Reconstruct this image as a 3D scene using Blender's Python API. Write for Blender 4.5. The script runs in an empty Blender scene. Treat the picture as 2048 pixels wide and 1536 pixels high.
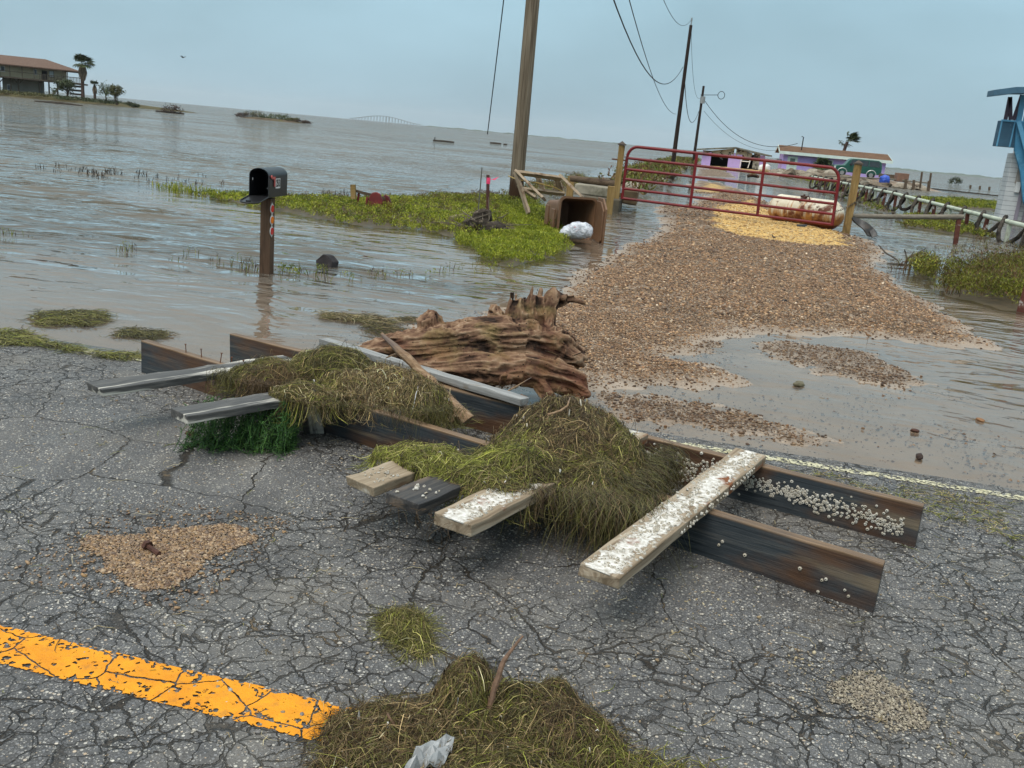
import bpy, bmesh, random
import numpy as np
from math import *
from mathutils import Vector, Matrix, noise as mnoise
rng = np.random.default_rng(7)
random.seed(7)
scene = bpy.context.scene
C = scene.collection

# ------------------------------------------------------------------ camera, world, sun, exposure
H, F, ROLL, PITCH, YAW = 1.6, 1850., radians(5.232), radians(15.087), radians(10.612)
r0 = np.array([cos(YAW), sin(YAW), 0.]); f0 = np.array([-sin(YAW), cos(YAW), 0.]); zz = np.array([0, 0, 1.])
fwd = f0*cos(PITCH) - zz*sin(PITCH); dwn = -f0*sin(PITCH) - zz*cos(PITCH)
cu = r0*cos(ROLL) - dwn*sin(ROLL); cv = r0*sin(ROLL) + dwn*cos(ROLL)
cam = bpy.data.objects.new('camera', bpy.data.cameras.new('camera')); C.objects.link(cam)
M = Matrix.Identity(4)
for i in range(3):
    M[i][0], M[i][1], M[i][2] = cu[i], -cv[i], -fwd[i]
M[2][3] = H
cam.matrix_world = M
cam.data.sensor_width = 36; cam.data.lens = F/2048*36; cam.data.clip_start = .05; cam.data.clip_end = 20000
scene.camera = cam

SUN_EL, SUN_AZ = radians(58), radians(205)          # azimuth clockwise from +Y; light comes from behind the viewer
w = bpy.data.worlds.new('World'); scene.world = w; w.use_nodes = True
wt = w.node_tree; wt.nodes.clear()
wo = wt.nodes.new('ShaderNodeOutputWorld'); bg = wt.nodes.new('ShaderNodeBackground')
sky = wt.nodes.new('ShaderNodeTexSky'); sky.sky_type = 'NISHITA'; sky.sun_disc = False
sky.sun_elevation = SUN_EL; sky.sun_rotation = SUN_AZ; sky.air_density = 1.5; sky.dust_density = 3
tc = wt.nodes.new('ShaderNodeTexCoord'); sp = wt.nodes.new('ShaderNodeSeparateXYZ'); wt.links.new(tc.outputs['Generated'], sp.inputs[0])
ramp = wt.nodes.new('ShaderNodeValToRGB'); er = ramp.color_ramp
SKY = [(0.0, (.292, .432, .510)), (.06, (.290, .440, .525)), (.16, (.305, .475, .568)), (.30, (.36, .545, .640)), (.5, (.56, .68, .74)), (1, (1.15, 1.18, 1.18))]
er.elements[0].position, er.elements[0].color = SKY[0][0], (*SKY[0][1], 1)
er.elements[1].position, er.elements[1].color = SKY[-1][0], (*SKY[-1][1], 1)
for p, c in SKY[1:-1]:
    e = er.elements.new(p); e.color = (*c, 1)
wt.links.new(sp.outputs['Z'], ramp.inputs[0])
mp = wt.nodes.new('ShaderNodeMapping'); mp.inputs['Scale'].default_value = (1.1, 1.1, 2.6); wt.links.new(tc.outputs['Generated'], mp.inputs[0])
nz = wt.nodes.new('ShaderNodeTexNoise'); nz.inputs['Scale'].default_value = 2.2; nz.inputs['Detail'].default_value = 5; nz.inputs['Roughness'].default_value = .5
wt.links.new(mp.outputs[0], nz.inputs['Vector'])
mr = wt.nodes.new('ShaderNodeMapRange'); mr.inputs[1].default_value = .3; mr.inputs[2].default_value = .7; mr.inputs[3].default_value = 7.8; mr.inputs[4].default_value = 10.7
wt.links.new(nz.outputs[0], mr.inputs[0])
vm = wt.nodes.new('ShaderNodeVectorMath'); vm.operation = 'SCALE'; wt.links.new(ramp.outputs[0], vm.inputs[0]); wt.links.new(mr.outputs[0], vm.inputs['Scale'])
mx = wt.nodes.new('ShaderNodeMix'); mx.data_type = 'RGBA'; mx.inputs[0].default_value = .93
wt.links.new(sky.outputs[0], mx.inputs[6]); wt.links.new(vm.outputs[0], mx.inputs[7])
bg.inputs[1].default_value = .1
wt.links.new(mx.outputs[2], bg.inputs[0]); wt.links.new(bg.outputs[0], wo.inputs[0])
ld = bpy.data.lights.new('sun', 'SUN'); ld.energy = 1.5; ld.angle = radians(35); ld.color = (1, .95, .88)
sun = bpy.data.objects.new('sun', ld); C.objects.link(sun)
sdir = Vector((sin(SUN_AZ)*cos(SUN_EL), cos(SUN_AZ)*cos(SUN_EL), sin(SUN_EL)))
sun.rotation_euler = sdir.to_track_quat('Z', 'Y').to_euler(); sun.location = (0, -5, 20)
scene.view_settings.view_transform = 'Standard'; scene.view_settings.look = 'None'
scene.view_settings.exposure = .45; scene.view_settings.gamma = 1; scene.view_settings.use_curve_mapping = False
scene.render.engine = 'CYCLES'
scene.cycles.use_denoising = True
scene.cycles.max_bounces = 6; scene.cycles.transparent_max_bounces = 16
scene.cycles.caustics_reflective = False; scene.cycles.caustics_refractive = False

# ------------------------------------------------------------------ helpers: picture point -> place
def ray(x, y):
    u, v = x-1024, y-768
    return fwd*F + cu*u + cv*v
WL = -.035                                          # level of the flood water (the road is 0)
def gp(x, y, z=WL):
    r = ray(x, y); t = (z-H)/r[2]; return np.array([0, 0, H]) + r*t
def at(x, y, Y):
    r = ray(x, y); return np.array([0, 0, H]) + r*(Y/r[1])
def V(*a): return np.array(a, float)

# ------------------------------------------------------------------ helpers: materials
class G:
    def __init__(s, name):
        s.m = bpy.data.materials.new(name); s.m.use_nodes = True; s.t = s.m.node_tree; s.t.nodes.clear()
        s.out = s.t.nodes.new('ShaderNodeOutputMaterial'); s._oc = None
    def set(s, sock, v):
        if isinstance(v, bpy.types.NodeSocket): s.t.links.new(v, sock)
        elif v is not None:
            if sock.type == 'RGBA' and len(v) == 3: v = (*v, 1)
            sock.default_value = v
    def n(s, ty, props=None, **k):
        nd = s.t.nodes.new('ShaderNode'+ty)
        for a, b in (props or {}).items(): setattr(nd, a, b)
        for a, b in k.items():
            a = int(a[1:]) if a[0] == '_' and a[1:].isdigit() else a.replace('_', ' ')
            s.set(nd.inputs[a], b)
        return nd
    @property
    def oc(s):
        if s._oc is None: s._oc = s.n('TexCoord').outputs['Object']
        return s._oc
    def sc(s, x, y, z, vec=None): return s.n('Mapping', Vector=vec or s.oc, Scale=(x, y, z)).outputs[0]
    def noise(s, scale, det=3, rough=.55, vec=None, dist=0): return s.n('TexNoise', Vector=vec or s.oc, Scale=scale, Detail=det, Roughness=rough, Distortion=dist).outputs[0]
    def noisec(s, scale, det=3, vec=None): return s.n('TexNoise', Vector=vec or s.oc, Scale=scale, Detail=det).outputs[1]
    def voro(s, scale, feat='F1', vec=None, rnd=1): return s.n('TexVoronoi', dict(feature=feat), Vector=vec or s.oc, Scale=scale, Randomness=rnd)
    def math(s, op, a, b=0., c=0., clamp=False): return s.n('Math', dict(operation=op, use_clamp=clamp), _0=a, _1=b, _2=c).outputs[0]
    def rng(s, v, a, b, c=0., d=1.): return s.n('MapRange', _0=v, _1=a, _2=b, _3=c, _4=d).outputs[0]
    def mix(s, f, a, b, mode='MIX'): return s.n('Mix', dict(data_type='RGBA', blend_type=mode), _0=f, _6=a, _7=b).outputs[2]
    def ramp(s, f, *st):
        nd = s.n('ValToRGB', Fac=f); e = nd.color_ramp.elements
        for i, (p, c) in enumerate(st):
            if not hasattr(c, '__len__'): c = (c, c, c)
            x = e[i] if i < 2 else e.new(p)
            x.position = p; x.color = (*c, 1)
        return nd.outputs[0]
    def attr(s, name, out='Fac'): return s.n('Attribute', dict(attribute_name=name)).outputs[out]
    def bump(s, h, st=.5, dist=.01, nrm=None):
        nd = s.n('Bump', Strength=st, Distance=dist, Height=h)
        if nrm is not None: s.t.links.new(nrm, nd.inputs['Normal'])
        return nd.outputs[0]
    def bsdf(s, col, rough=.7, nrm=None, spec=.3, metal=0., **k):
        nd = s.n('BsdfPrincipled', Base_Color=col, Roughness=rough, Metallic=metal, **k)
        nd.inputs['Specular IOR Level'].default_value = spec
        if nrm is not None: s.t.links.new(nrm, nd.inputs['Normal'])
        return nd.outputs[0]
    def done(s, sh): s.t.links.new(sh, s.out.inputs[0]); return s.m

def mat_plain(name, col, rough=.6, var=.25, scale=8, spec=.3, metal=0., bump=.2, bscale=40, dirt=None, col2=None, dscale=3, dthr=(.52, .68)):
    g = G(name)
    n1 = g.noise(scale, 5)
    a = tuple(x*(1-var) for x in col); b = tuple(min(1, x*(1+var)) for x in col)
    c = g.ramp(n1, (.3, a), (.7, col2 or b))
    if dirt: c = g.mix(g.rng(g.noise(dscale, 6, .65), *dthr), c, (*dirt, 1))
    return g.done(g.bsdf(c, rough, g.bump(g.noise(bscale, 4), bump, .004), spec, metal))

def mat_wood(name, cols, rough=.75, grain=14, knots=True, bump=.5, blotch=None, bthr=(.5, .62), streak=None, sthr=(.55, .62), spec=.25):
    """grain along local X; cols = dark, mid, light"""
    g = G(name)
    wv = g.sc(.7, grain, grain)
    n1 = g.noise(2.2, 6, .65, wv, 1.2)
    n2 = g.noise(7, 4, .6, g.sc(.35, grain*1.6, grain*1.6))
    h = g.math('ADD', g.math('MULTIPLY', n1, .6), g.math('MULTIPLY', n2, .4))
    c = g.ramp(h, (.33, cols[0]), (.5, cols[1]), (.66, cols[2]))
    if blotch: c = g.mix(g.rng(g.noise(1.6, 4, .6, g.sc(1, 2.5, 2.5)), *bthr), c, (*blotch, 1))
    if streak: c = g.mix(g.rng(g.noise(1.3, 5, .6, g.sc(.45, 7, 7)), *sthr), c, (*streak, 1))
    if knots:
        k = g.voro(3.2, vec=g.sc(1, 2.2, 2.2)).outputs['Distance']
        c = g.mix(g.rng(k, .07, .03), c, tuple(x*.5 for x in cols[0])+(1,))
    return g.done(g.bsdf(c, rough, g.bump(h, bump, .006), spec))

def mat_leafy(name, rough=.6, spec=.3, trans=.0):
    """colour from the mesh's own 'col' attribute (each leaf, strand or pebble has its own)"""
    g = G(name)
    c = g.attr('col', 'Color')
    sh = g.bsdf(c, rough, None, spec)
    if trans:
        t = g.n('BsdfTranslucent', Color=c).outputs[0]
        sh = g.n('MixShader', _0=trans, _1=sh, _2=t).outputs[0]
    return g.done(sh)

# ------------------------------------------------------------------ helpers: objects
def tag(o, label=None, cat=None, group=None, kind=None):
    if label: o['label'] = label
    if cat: o['category'] = cat
    if group: o['group'] = group
    if kind: o['kind'] = kind
    return o
def thing(name, loc, label, cat, group=None, rz=0):
    o = bpy.data.objects.new(name, None); C.objects.link(o); o.location = Vector(loc); o.rotation_euler.z = rz
    o.empty_display_size = .2
    return tag(o, label, cat, group)
def root_loc(p):
    l = Vector((0, 0, 0))
    while p is not None: l += Vector(p.location); p = p.parent
    return l
def setcol(me, cols, dom='POINT'):
    a = me.attributes.new('col', 'FLOAT_COLOR', dom)
    c = np.ones((len(a.data), 4), np.float32); c[:, :3] = cols
    a.data.foreach_set('color', c.ravel())
def setattr_f(me, name, v):
    a = me.attributes.new(name, 'FLOAT', 'POINT'); a.data.foreach_set('value', np.asarray(v, np.float32).ravel())
def npmesh(name, verts, faces):
    """fast mesh from arrays: faces (n,k)"""
    me = bpy.data.meshes.new(name)
    verts = np.asarray(verts, np.float32); faces = np.asarray(faces, np.int32); k = faces.shape[1]
    me.vertices.add(len(verts)); me.vertices.foreach_set('co', verts.ravel())
    me.loops.add(faces.size); me.loops.foreach_set('vertex_index', faces.ravel())
    me.polygons.add(len(faces)); me.polygons.foreach_set('loop_start', np.arange(0, faces.size, k, dtype=np.int32))
    me.update(calc_edges=True)
    return me
def link(name, me, mat, parent=None, smooth=False, M=None):
    """M: matrix of the object in the thing's frame"""
    if mat is not None and not me.materials: me.materials.append(mat)
    if smooth: me.shade_smooth()
    o = bpy.data.objects.new(name, me); C.objects.link(o)
    if parent is not None: o.parent = parent
    if M is not None: o.matrix_local = M
    return o
class MB:
    """mesh buffer in world coordinates; build() stores it relative to its parent"""
    def __init__(s): s.v = []; s.f = []
    def add(s, vs, fs):
        b = len(s.v); s.v += [tuple(map(float, p)) for p in vs]; s.f += [tuple(b+i for i in f) for f in fs]; return s
    def box(s, c, size, R=None):
        hx, hy, hz = [d/2 for d in size]; c = np.array(c, float)
        vs = [np.array([x, y, z]) for x in (-hx, hx) for y in (-hy, hy) for z in (-hz, hz)]
        if R is not None: vs = [R @ p for p in vs]
        return s.add([p+c for p in vs], [(0, 1, 3, 2), (4, 6, 7, 5), (0, 4, 5, 1), (2, 3, 7, 6), (0, 2, 6, 4), (1, 5, 7, 3)])
    def beam(s, a, b, w_, t_, up=(0, 0, 1)):
        """bar from a to b, w_ across, t_ along 'up'"""
        a = np.array(a, float); b = np.array(b, float); L = np.linalg.norm(b-a)
        return s.box((a+b)/2, (L, w_, t_), frame(b-a, up))
    def tube(s, pts, rad, n=8, cap=True, closed=False):
        pts = [np.array(p, float) for p in pts]; m = len(pts)
        rad = [rad]*m if not hasattr(rad, '__len__') else rad
        vs, fs = [], []; prev = None
        for i, p in enumerate(pts):
            if closed: d = pts[(i+1) % m]-pts[i-1]
            else: d = pts[min(i+1, m-1)]-pts[max(i-1, 0)]
            d = d/(np.linalg.norm(d)+1e-9)
            if prev is None:
                u = np.cross(d, (0, 0, 1)); u = u if np.linalg.norm(u) > .05 else np.cross(d, (1, 0, 0))
            else: u = prev - d*np.dot(prev, d)
            u = u/(np.linalg.norm(u)+1e-9); prev = u; v_ = np.cross(d, u)
            for k in range(n):
                a = 2*pi*k/n; vs.append(p+rad[i]*(cos(a)*u+sin(a)*v_))
        for i in range(m if closed else m-1):
            for k in range(n):
                j = (i+1) % m
                fs.append((i*n+k, i*n+(k+1) % n, j*n+(k+1) % n, j*n+k))
        if cap and not closed: fs += [tuple(range(n-1, -1, -1)), tuple((m-1)*n+k for k in range(n))]
        return s.add(vs, fs)
    def prism(s, poly, d):
        """polygon (3-D points) extruded by vector d"""
        poly = [np.array(p, float) for p in poly]; d = np.array(d, float); n = len(poly)
        fs = [tuple(range(n-1, -1, -1)), tuple(range(n, 2*n))] + [(i, (i+1) % n, n+(i+1) % n, n+i) for i in range(n)]
        return s.add(poly+[p+d for p in poly], fs)
    def mesh(s, name, off=(0, 0, 0)):
        me = bpy.data.meshes.new(name); off = np.array(off)
        me.from_pydata([tuple(np.array(p)-off) for p in s.v], [], s.f); me.update()
        bm = bmesh.new(); bm.from_mesh(me); bmesh.ops.recalc_face_normals(bm, faces=bm.faces); bm.to_mesh(me); bm.free()
        return me
    def build(s, name, mat, parent=None, bevel=0, smooth=False):
        me = s.mesh(name, root_loc(parent)); o = link(name, me, mat, parent)
        if bevel:
            b = o.modifiers.new('bevel', 'BEVEL'); b.width = bevel; b.segments = 2; b.limit_method = 'ANGLE'
        if smooth: smooth_by_angle(me, 40)
        return o
def smooth_by_angle(me, deg):
    me.shade_smooth()
    bm = bmesh.new(); bm.from_mesh(me)
    for e in bm.edges:
        if len(e.link_faces) == 2: e.smooth = e.calc_face_angle(0) < radians(deg)
    bm.to_mesh(me); bm.free()
def frame(d, up=(0, 0, 1)):
    x = np.array(d, float); x /= np.linalg.norm(x); z = np.array(up, float); y = np.cross(z, x)
    if np.linalg.norm(y) < 1e-4: y = np.cross((1, 0, 0), x)
    y /= np.linalg.norm(y); z = np.cross(x, y)
    return np.stack([x, y, z], 1)
def board(name, a, b, w_, t_, mat, parent, up=(0, 0, 1), bevel=.004, rough=.004, segs=14):
    """a plank from a to b (centre line) as its own object, grain along its length, slightly uneven"""
    a = np.array(a, float); b = np.array(b, float); L = np.linalg.norm(b-a); R = frame(b-a, up)
    me = bpy.data.meshes.new(name); vs = []; fs = []
    for i in range(segs+1):
        x = -L/2+L*i/segs
        for (sy, sz) in ((-1, -1), (1, -1), (1, 1), (-1, 1)):
            vs.append((x+random.gauss(0, rough) if i in (0, segs) else x, sy*w_/2+random.gauss(0, rough*.4), sz*t_/2+random.gauss(0, rough*.4)))
    for i in range(segs):
        for k in range(4): fs.append((i*4+k, i*4+(k+1) % 4, i*4+4+(k+1) % 4, i*4+4+k))
    fs += [(3, 2, 1, 0), tuple(segs*4+k for k in range(4))]
    me.from_pydata(vs, [], fs); me.update()
    bm = bmesh.new(); bm.from_mesh(me); bmesh.ops.recalc_face_normals(bm, faces=bm.faces); bm.to_mesh(me); bm.free()
    M = Matrix.Identity(4)
    c = (a+b)/2 - np.array(root_loc(parent))
    for i in range(3):
        for j in range(3): M[i][j] = R[i, j]
        M[i][3] = c[i]
    o = link(name, me, mat, parent, M=M)
    if bevel:
        m_ = o.modifiers.new('bevel', 'BEVEL'); m_.width = bevel; m_.segments = 2; m_.limit_method = 'ANGLE'
    return o
def fbm(x, y, sc, oct_=3, seed=0):
    """cheap tiling-free value noise on arrays, about -1..1"""
    out = 0; amp = 1; tot = 0
    for o in range(oct_):
        xs = x*sc+seed*17.3+o*5.1; ys = y*sc+seed*9.7-o*3.3
        xi = np.floor(xs).astype(np.int64); yi = np.floor(ys).astype(np.int64); fx = xs-xi; fy = ys-yi
        fx = fx*fx*(3-2*fx); fy = fy*fy*(3-2*fy)
        def h(a, b):
            n = (a*374761393+b*668265263+seed*1442695) & 0x7fffffff
            n = ((n ^ (n >> 13))*1274126177) & 0x7fffffff
            return ((n ^ (n >> 16)) & 0xffff)/32767.5-1
        v = (h(xi, yi)*(1-fx)+h(xi+1, yi)*fx)*(1-fy)+(h(xi, yi+1)*(1-fx)+h(xi+1, yi+1)*fx)*fy
        out = out+v*amp; tot += amp; amp *= .5; sc *= 2.03
    return out/tot
def sstep(a, b, x):
    t = np.clip((x-a)/(b-a), 0, 1); return t*t*(3-2*t)
def sdf(poly, x, y):
    """signed distance to a polygon, positive inside"""
    d = np.full(x.shape, 1e9); ins = np.zeros(x.shape, bool); n = len(poly)
    for i in range(n):
        x0, y0 = poly[i][:2]; x1, y1 = poly[(i+1) % n][:2]
        ex, ey = x1-x0, y1-y0; t = np.clip(((x-x0)*ex+(y-y0)*ey)/(ex*ex+ey*ey+1e-12), 0, 1)
        d = np.minimum(d, (x-x0-t*ex)**2+(y-y0-t*ey)**2)
        c = ((y0 > y) != (y1 > y)) & (x < (x1-x0)*(y-y0)/((y1-y0) if abs(y1-y0) > 1e-9 else 1e-9)+x0)
        ins ^= c
    return np.where(ins, 1, -1)*np.sqrt(d)
def pxpoly(*pts): return [gp(*p) for p in pts]
# ================================================================== SETTING: ground, road, driveway, water
def edge(x): return 5.17-.038*x                      # outer side of the white edge line
DRIVE = pxpoly((1975,692),(1925,655),(1880,618),(1830,590),(1785,560),(1752,535),(1748,515),(1772,502),(1745,488),(1720,478),(1692,468),(1668,462),(1600,440),(1545,408),(1505,394),(1480,380),(1440,372),(1405,362),(1390,370),(1425,392),(1398,402),(1384,412),(1345,411),(1310,415),(1332,432),(1332,455),(1302,478),(1240,503),(1185,535),(1148,555),(1135,588),(1100,604),(1010,622),(935,645),(870,655),(800,668),(735,690),(700,705),(800,745),(1000,775),(1180,772),(1270,768),(1380,775),(1470,758),(1420,738),(1345,715),(1400,682),(1530,664),(1620,668),(1700,672),(1790,680),(1890,692))
STREAKS = [pxpoly((1500,690),(1580,685),(1650,690),(1720,705),(1790,735),(1850,768),(1790,775),(1650,748),(1560,718)),
           pxpoly((1190,790),(1330,800),(1450,822),(1560,848),(1660,882),(1620,895),(1480,872),(1350,852),(1230,845)),
           pxpoly((1380,690),(1430,680),(1460,690),(1420,705))]
ISLES = [pxpoly((1392,352),(1472,356),(1462,346),(1435,339),(1395,338)), pxpoly((1382,386),(1440,390),(1470,378),(1440,364),(1395,366))]
BERM = pxpoly((405,390),(480,392),(560,397),(660,404),(800,407),(900,400),(990,400),(1060,405),(1075,440),(1115,470),(1138,495),(1100,515),(1030,530),(985,510),(930,482),(880,468),(800,457),(700,449),(600,428),(520,414),(440,402))
BACKLAND = pxpoly((1010,402),(1060,404),(1130,390),(1215,398),(1270,400),(1345,354),(1378,336),(1400,322),(1345,320),(1290,334),(1235,356),(1140,352),(1060,372))
FSTRIP = [pxpoly((1560,350),(1620,366),(1680,392),(1735,416),(1770,428),(1792,422),(1740,392),(1660,362),(1600,344)), pxpoly((1800,437),(1822,456),(1880,464),(1940,474),(1985,478),(1930,452),(1860,434)), pxpoly((1800,400),(1850,412),(2010,424),(2010,410),(1900,400))]
RBUSH = [pxpoly((1885,560),(1900,590),(1960,606),(2048,622),(2130,620),(2130,545),(2048,540),(1960,548)), pxpoly((1822,545),(1835,560),(1865,562),(1868,545),(1845,536))]
YELLOW = pxpoly((1425,432),(1440,420),(1500,405),(1530,425),(1600,440),(1660,462),(1690,498),(1640,500),(1560,492),(1480,480),(1430,462))
YELLOW2 = pxpoly((1380,384),(1440,388),(1460,376),(1420,368)) 
PADS = [([(-4.2, 102), (9, 104), (9, 130), (-6, 130)], .06), ([(6.5, 93), (20.5, 90), (23, 135), (8, 135)], .42)]
SAND = pxpoly((720,655),(860,640),(1000,615),(1150,545),(1300,500),(1300,560),(1200,600),(1000,660),(900,700),(740,720))

def ground_z(x, y):
    """height of the ground, plus masks: gravel, pale yellow gravel, weedy soil"""
    e = edge(x); yr = y-e
    n = fbm(x, y, 1.3, 3, 3); nf = fbm(x, y, 7., 3, 5)
    left = sstep(-.6, -2.6, x)
    # shallow shelf beyond the road edge; deeper on the left, a thin puddle in front of the driveway
    slope = left*(.021*np.clip(yr, 0, 3.5)+.05*np.clip(yr-3.5, 0, 8)) + (1-left)*(.006*np.clip(yr, 0, 3.5)+.04*np.clip(yr-3.5, 0, 8))
    z = WL-.012-slope+n*.012+nf*.004
    z = np.where(yr > 12, np.maximum(z-.004*(yr-12), -1.2), z)
    # road shoulder
    rd = .0-sstep(-.5, .12, yr)*(.03+.012*left)-.5*sstep(.1, .5, yr)
    road = np.where(yr < .5, rd, -9)
    z = np.maximum(z, road+np.where(yr > -.3, nf*.004, 0))
    grav = np.zeros_like(x); yel = np.zeros_like(x); soil = np.zeros_like(x)
    near = (y < 140) & (y > 4) & (x > -14) & (x < 40)
    idx = np.nonzero(near.ravel())[0]
    X = x.ravel()[idx]; Y = y.ravel()[idx]; Z = z.ravel()[idx].copy()
    N = fbm(X, Y, 2.2, 3, 11); N2 = fbm(X, Y, 9., 2, 12); sc = np.clip(Y/9, 1, 6)
    g_ = np.zeros_like(X); y_ = np.zeros_like(X); s_ = np.zeros_like(X)
    d = sdf(DRIVE, X, Y)+N*.10*sc+N2*.03*sc
    m = WL+.010+np.where(d > 0, np.minimum(.085, d*.10), np.maximum(d*.16, -.3))+N*.012+N2*.006
    ok = d > -1.5; Z[ok] = np.maximum(Z[ok], m[ok]); g_ = np.maximum(g_, sstep(-.22, .42, d))
    for P in STREAKS:
        d = sdf(P, X, Y)+N*.11+N2*.09
        m = WL+np.clip(d*.12, -.05, .008)+N2*.008; ok = d > -.5; Z[ok] = np.maximum(Z[ok], m[ok]); g_ = np.maximum(g_, .8*sstep(-.12, .16, d))
    for P in ISLES:
        d = sdf(P, X, Y)+N*.4; m = WL+np.clip(d*.05, -.3, .06); ok = d > -3; Z[ok] = np.maximum(Z[ok], m[ok]); g_ = np.maximum(g_, sstep(-.1, .2, d))
    for P in [BERM, BACKLAND]+FSTRIP+RBUSH:
        d = sdf(P, X, Y)+N*.25; m = WL+np.clip(d*.05, -.3, .035)+N*.01; ok = d > -2; Z[ok] = np.maximum(Z[ok], m[ok]); s_ = np.maximum(s_, sstep(-.6, -.15, d))
    for P, h in PADS:
        d = sdf(P, X, Y)+N*1.2; m = WL+np.clip(d*.12, -.5, h-WL)+N*.05; ok = d > -6; Z[ok] = np.maximum(Z[ok], m[ok]); g_ = np.maximum(g_, sstep(-.3, .6, d)*.7)
    y_ = sstep(-.12, .10, sdf(YELLOW, X, Y)+N*.22+N2*.10)
    y_ = np.maximum(y_, .7*sstep(-.2, .4, sdf(YELLOW2, X, Y)+N*.5)); y_ = np.maximum(y_, sstep(100, 102, Y)*sstep(112.5, 111, Y)*(X < 8)*.8)
    z.ravel()[idx] = Z; grav.ravel()[idx] = g_; yel.ravel()[idx] = y_; soil.ravel()[idx] = s_
    return z, grav, yel, soil
def gz(x, y): return float(ground_z(np.array([float(x)]), np.array([float(y)]))[0][0])

def axis(lo, hi, step, far, ratio):
    a = [lo]
    while a[-1] < hi: a.append(a[-1]+step)
    s_ = step
    while a[-1] < far: s_ *= ratio; a.append(a[-1]+s_)
    b = [lo]; s_ = step
    return a
def axes(lo, hi, step, far_lo, far_hi, ratio):
    a = axis(lo, hi, step, far_hi, ratio); b = []; s_ = step; v = lo
    while v > far_lo: s_ *= ratio; v -= s_; b.append(v)
    return np.array(b[::-1]+a)
def gridmesh(name, xs, ys, zf):
    X, Y = np.meshgrid(xs, ys); Z = zf(X, Y); nx, ny = len(xs), len(ys)
    vs = np.stack([X.ravel(), Y.ravel(), Z.ravel()], 1)
    i = (np.arange(ny-1)[:, None]*nx+np.arange(nx-1)[None]).ravel()
    return npmesh(name, vs, np.stack([i, i+1, i+nx+1, i+nx], 1)), X, Y, Z

# ---- ground
xs = axes(-6, 4.6, .035, -9000, 9000, 1.055)
ys = np.array(list(np.arange(-8, 4, .4))+list(np.arange(4, 9, .03)))
yl = [9.]; s_ = .03
while yl[-1] < 9000:
    s_ = max(s_*1.012, .03) if yl[-1] < 40 else s_*(1.02 if yl[-1] < 150 else 1.09); yl.append(yl[-1]+s_)
ys = np.concatenate([ys, yl[:]])
ys = np.unique(ys)
X, Y = np.meshgrid(xs, ys); Zg, MG, MY, MS = ground_z(X, Y)
Zlow = np.where(Y < edge(X)+.13, Zg-.03, Zg)         # a step below the road sheet, which lies on top
me, *_ = gridmesh('ground', xs, ys, lambda a, b: Zlow)
for nm, arr in (('gravel', MG), ('yellow', MY), ('soil', MS)): setattr_f(me, nm, arr)
setattr_f(me, 'wet', np.clip((Zg-WL)/.03, 0, 1))
g = G('ground mud and gravel')
peb = g.voro(62); pd = peb.outputs['Distance']; pc = peb.outputs['Color']
rr = g.n('SeparateColor', Color=pc).outputs[0]
stone = g.ramp(rr, (0, (.10, .058, .032)), (.3, (.22, .135, .072)), (.62, (.32, .205, .118)), (.86, (.44, .31, .19)), (1, (.66, .56, .44)))
stone = g.mix(g.rng(pd, .35, .6), stone, (.06, .036, .02, 1))
nn = g.noise(1.5, 5)
mudc = g.ramp(nn, (.3, (.39, .31, .235)), (.7, (.55, .455, .36)))
shell = g.voro(26)
sr = g.n('SeparateColor', Color=shell.outputs['Color']).outputs[1]
mudc = g.mix(g.math('MULTIPLY', g.rng(sr, .86, .88), g.rng(shell.outputs['Distance'], .25, .18)), mudc, (.52, .46, .36, 1))
mudc = g.mix(g.math('MULTIPLY', g.rng(sr, .14, .12), g.rng(shell.outputs['Distance'], .3, .2)), mudc, (.10, .06, .035, 1))
gmix = g.math('MULTIPLY', g.attr('gravel'), g.rng(g.noise(5, 4), .30, .52, .35, 1))
c = g.mix(gmix, g.mix(.35, mudc, (.20, .13, .075, 1)), stone)
ystone = g.ramp(rr, (0, (.50, .27, .06)), (.5, (.66, .40, .11)), (1, (.80, .58, .25)))
c = g.mix(g.math('MULTIPLY', g.attr('yellow'), g.rng(g.noise(9, 4), .3, .5)), c, ystone)
soilc = g.ramp(g.noise(6, 5), (.3, (.05, .04, .02)), (.7, (.12, .085, .045)))
c = g.mix(g.attr('soil'), c, soilc)
wet = g.attr('wet')
c = g.mix(g.rng(wet, 0, 1, .16, 0), c, (.06, .045, .03, 1))
hgt = g.math('ADD', g.math('MULTIPLY', g.math('SUBTRACT', 1, pd), gmix), g.math('MULTIPLY', nn, .3))
M_ground = g.done(g.bsdf(c, g.rng(wet, 0, 1, .35, .8), g.bump(hgt, .8, .02), .35))
tag(link('ground', me, M_ground, smooth=True), kind='structure')

# ---- road (asphalt): cracked lane, its own sheet just above the ground
rx = axes(-3.4, 2.6, .03, -60, 60, 1.08); ry = np.concatenate([np.arange(-9, 1.4, .2), np.arange(1.4, 5.75, .025)])
RX, RY = np.meshgrid(rx, ry)
def road_z(x, y):
    yr = y-edge(x); left = sstep(-.6, -2.6, x)
    z = -sstep(-.5, .12, yr)*(.03+.012*left)-.3*sstep(.13, .35, yr)+fbm(x, y, 1.1, 2, 21)*.006+fbm(x, y, 11, 2, 22)*.002
    return z+.004
rme, RX, RY, RZ = gridmesh('road', rx, ry, road_z)
sm1 = sdf(pxpoly((150,815),(560,880),(720,1000),(560,1055),(330,1045),(60,1010),(-80,960),(-80,850)), RX, RY)
sm2 = sdf(pxpoly((960,1020),(1250,1040),(1700,1260),(1500,1310),(1200,1250),(900,1180)), RX, RY)
setattr_f(rme, 'crackm', 1-np.maximum(sstep(-.15, .15, sm1), .8*sstep(-.2, .2, sm2)))
g = G('cracked asphalt')
oc = g.oc
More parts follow.
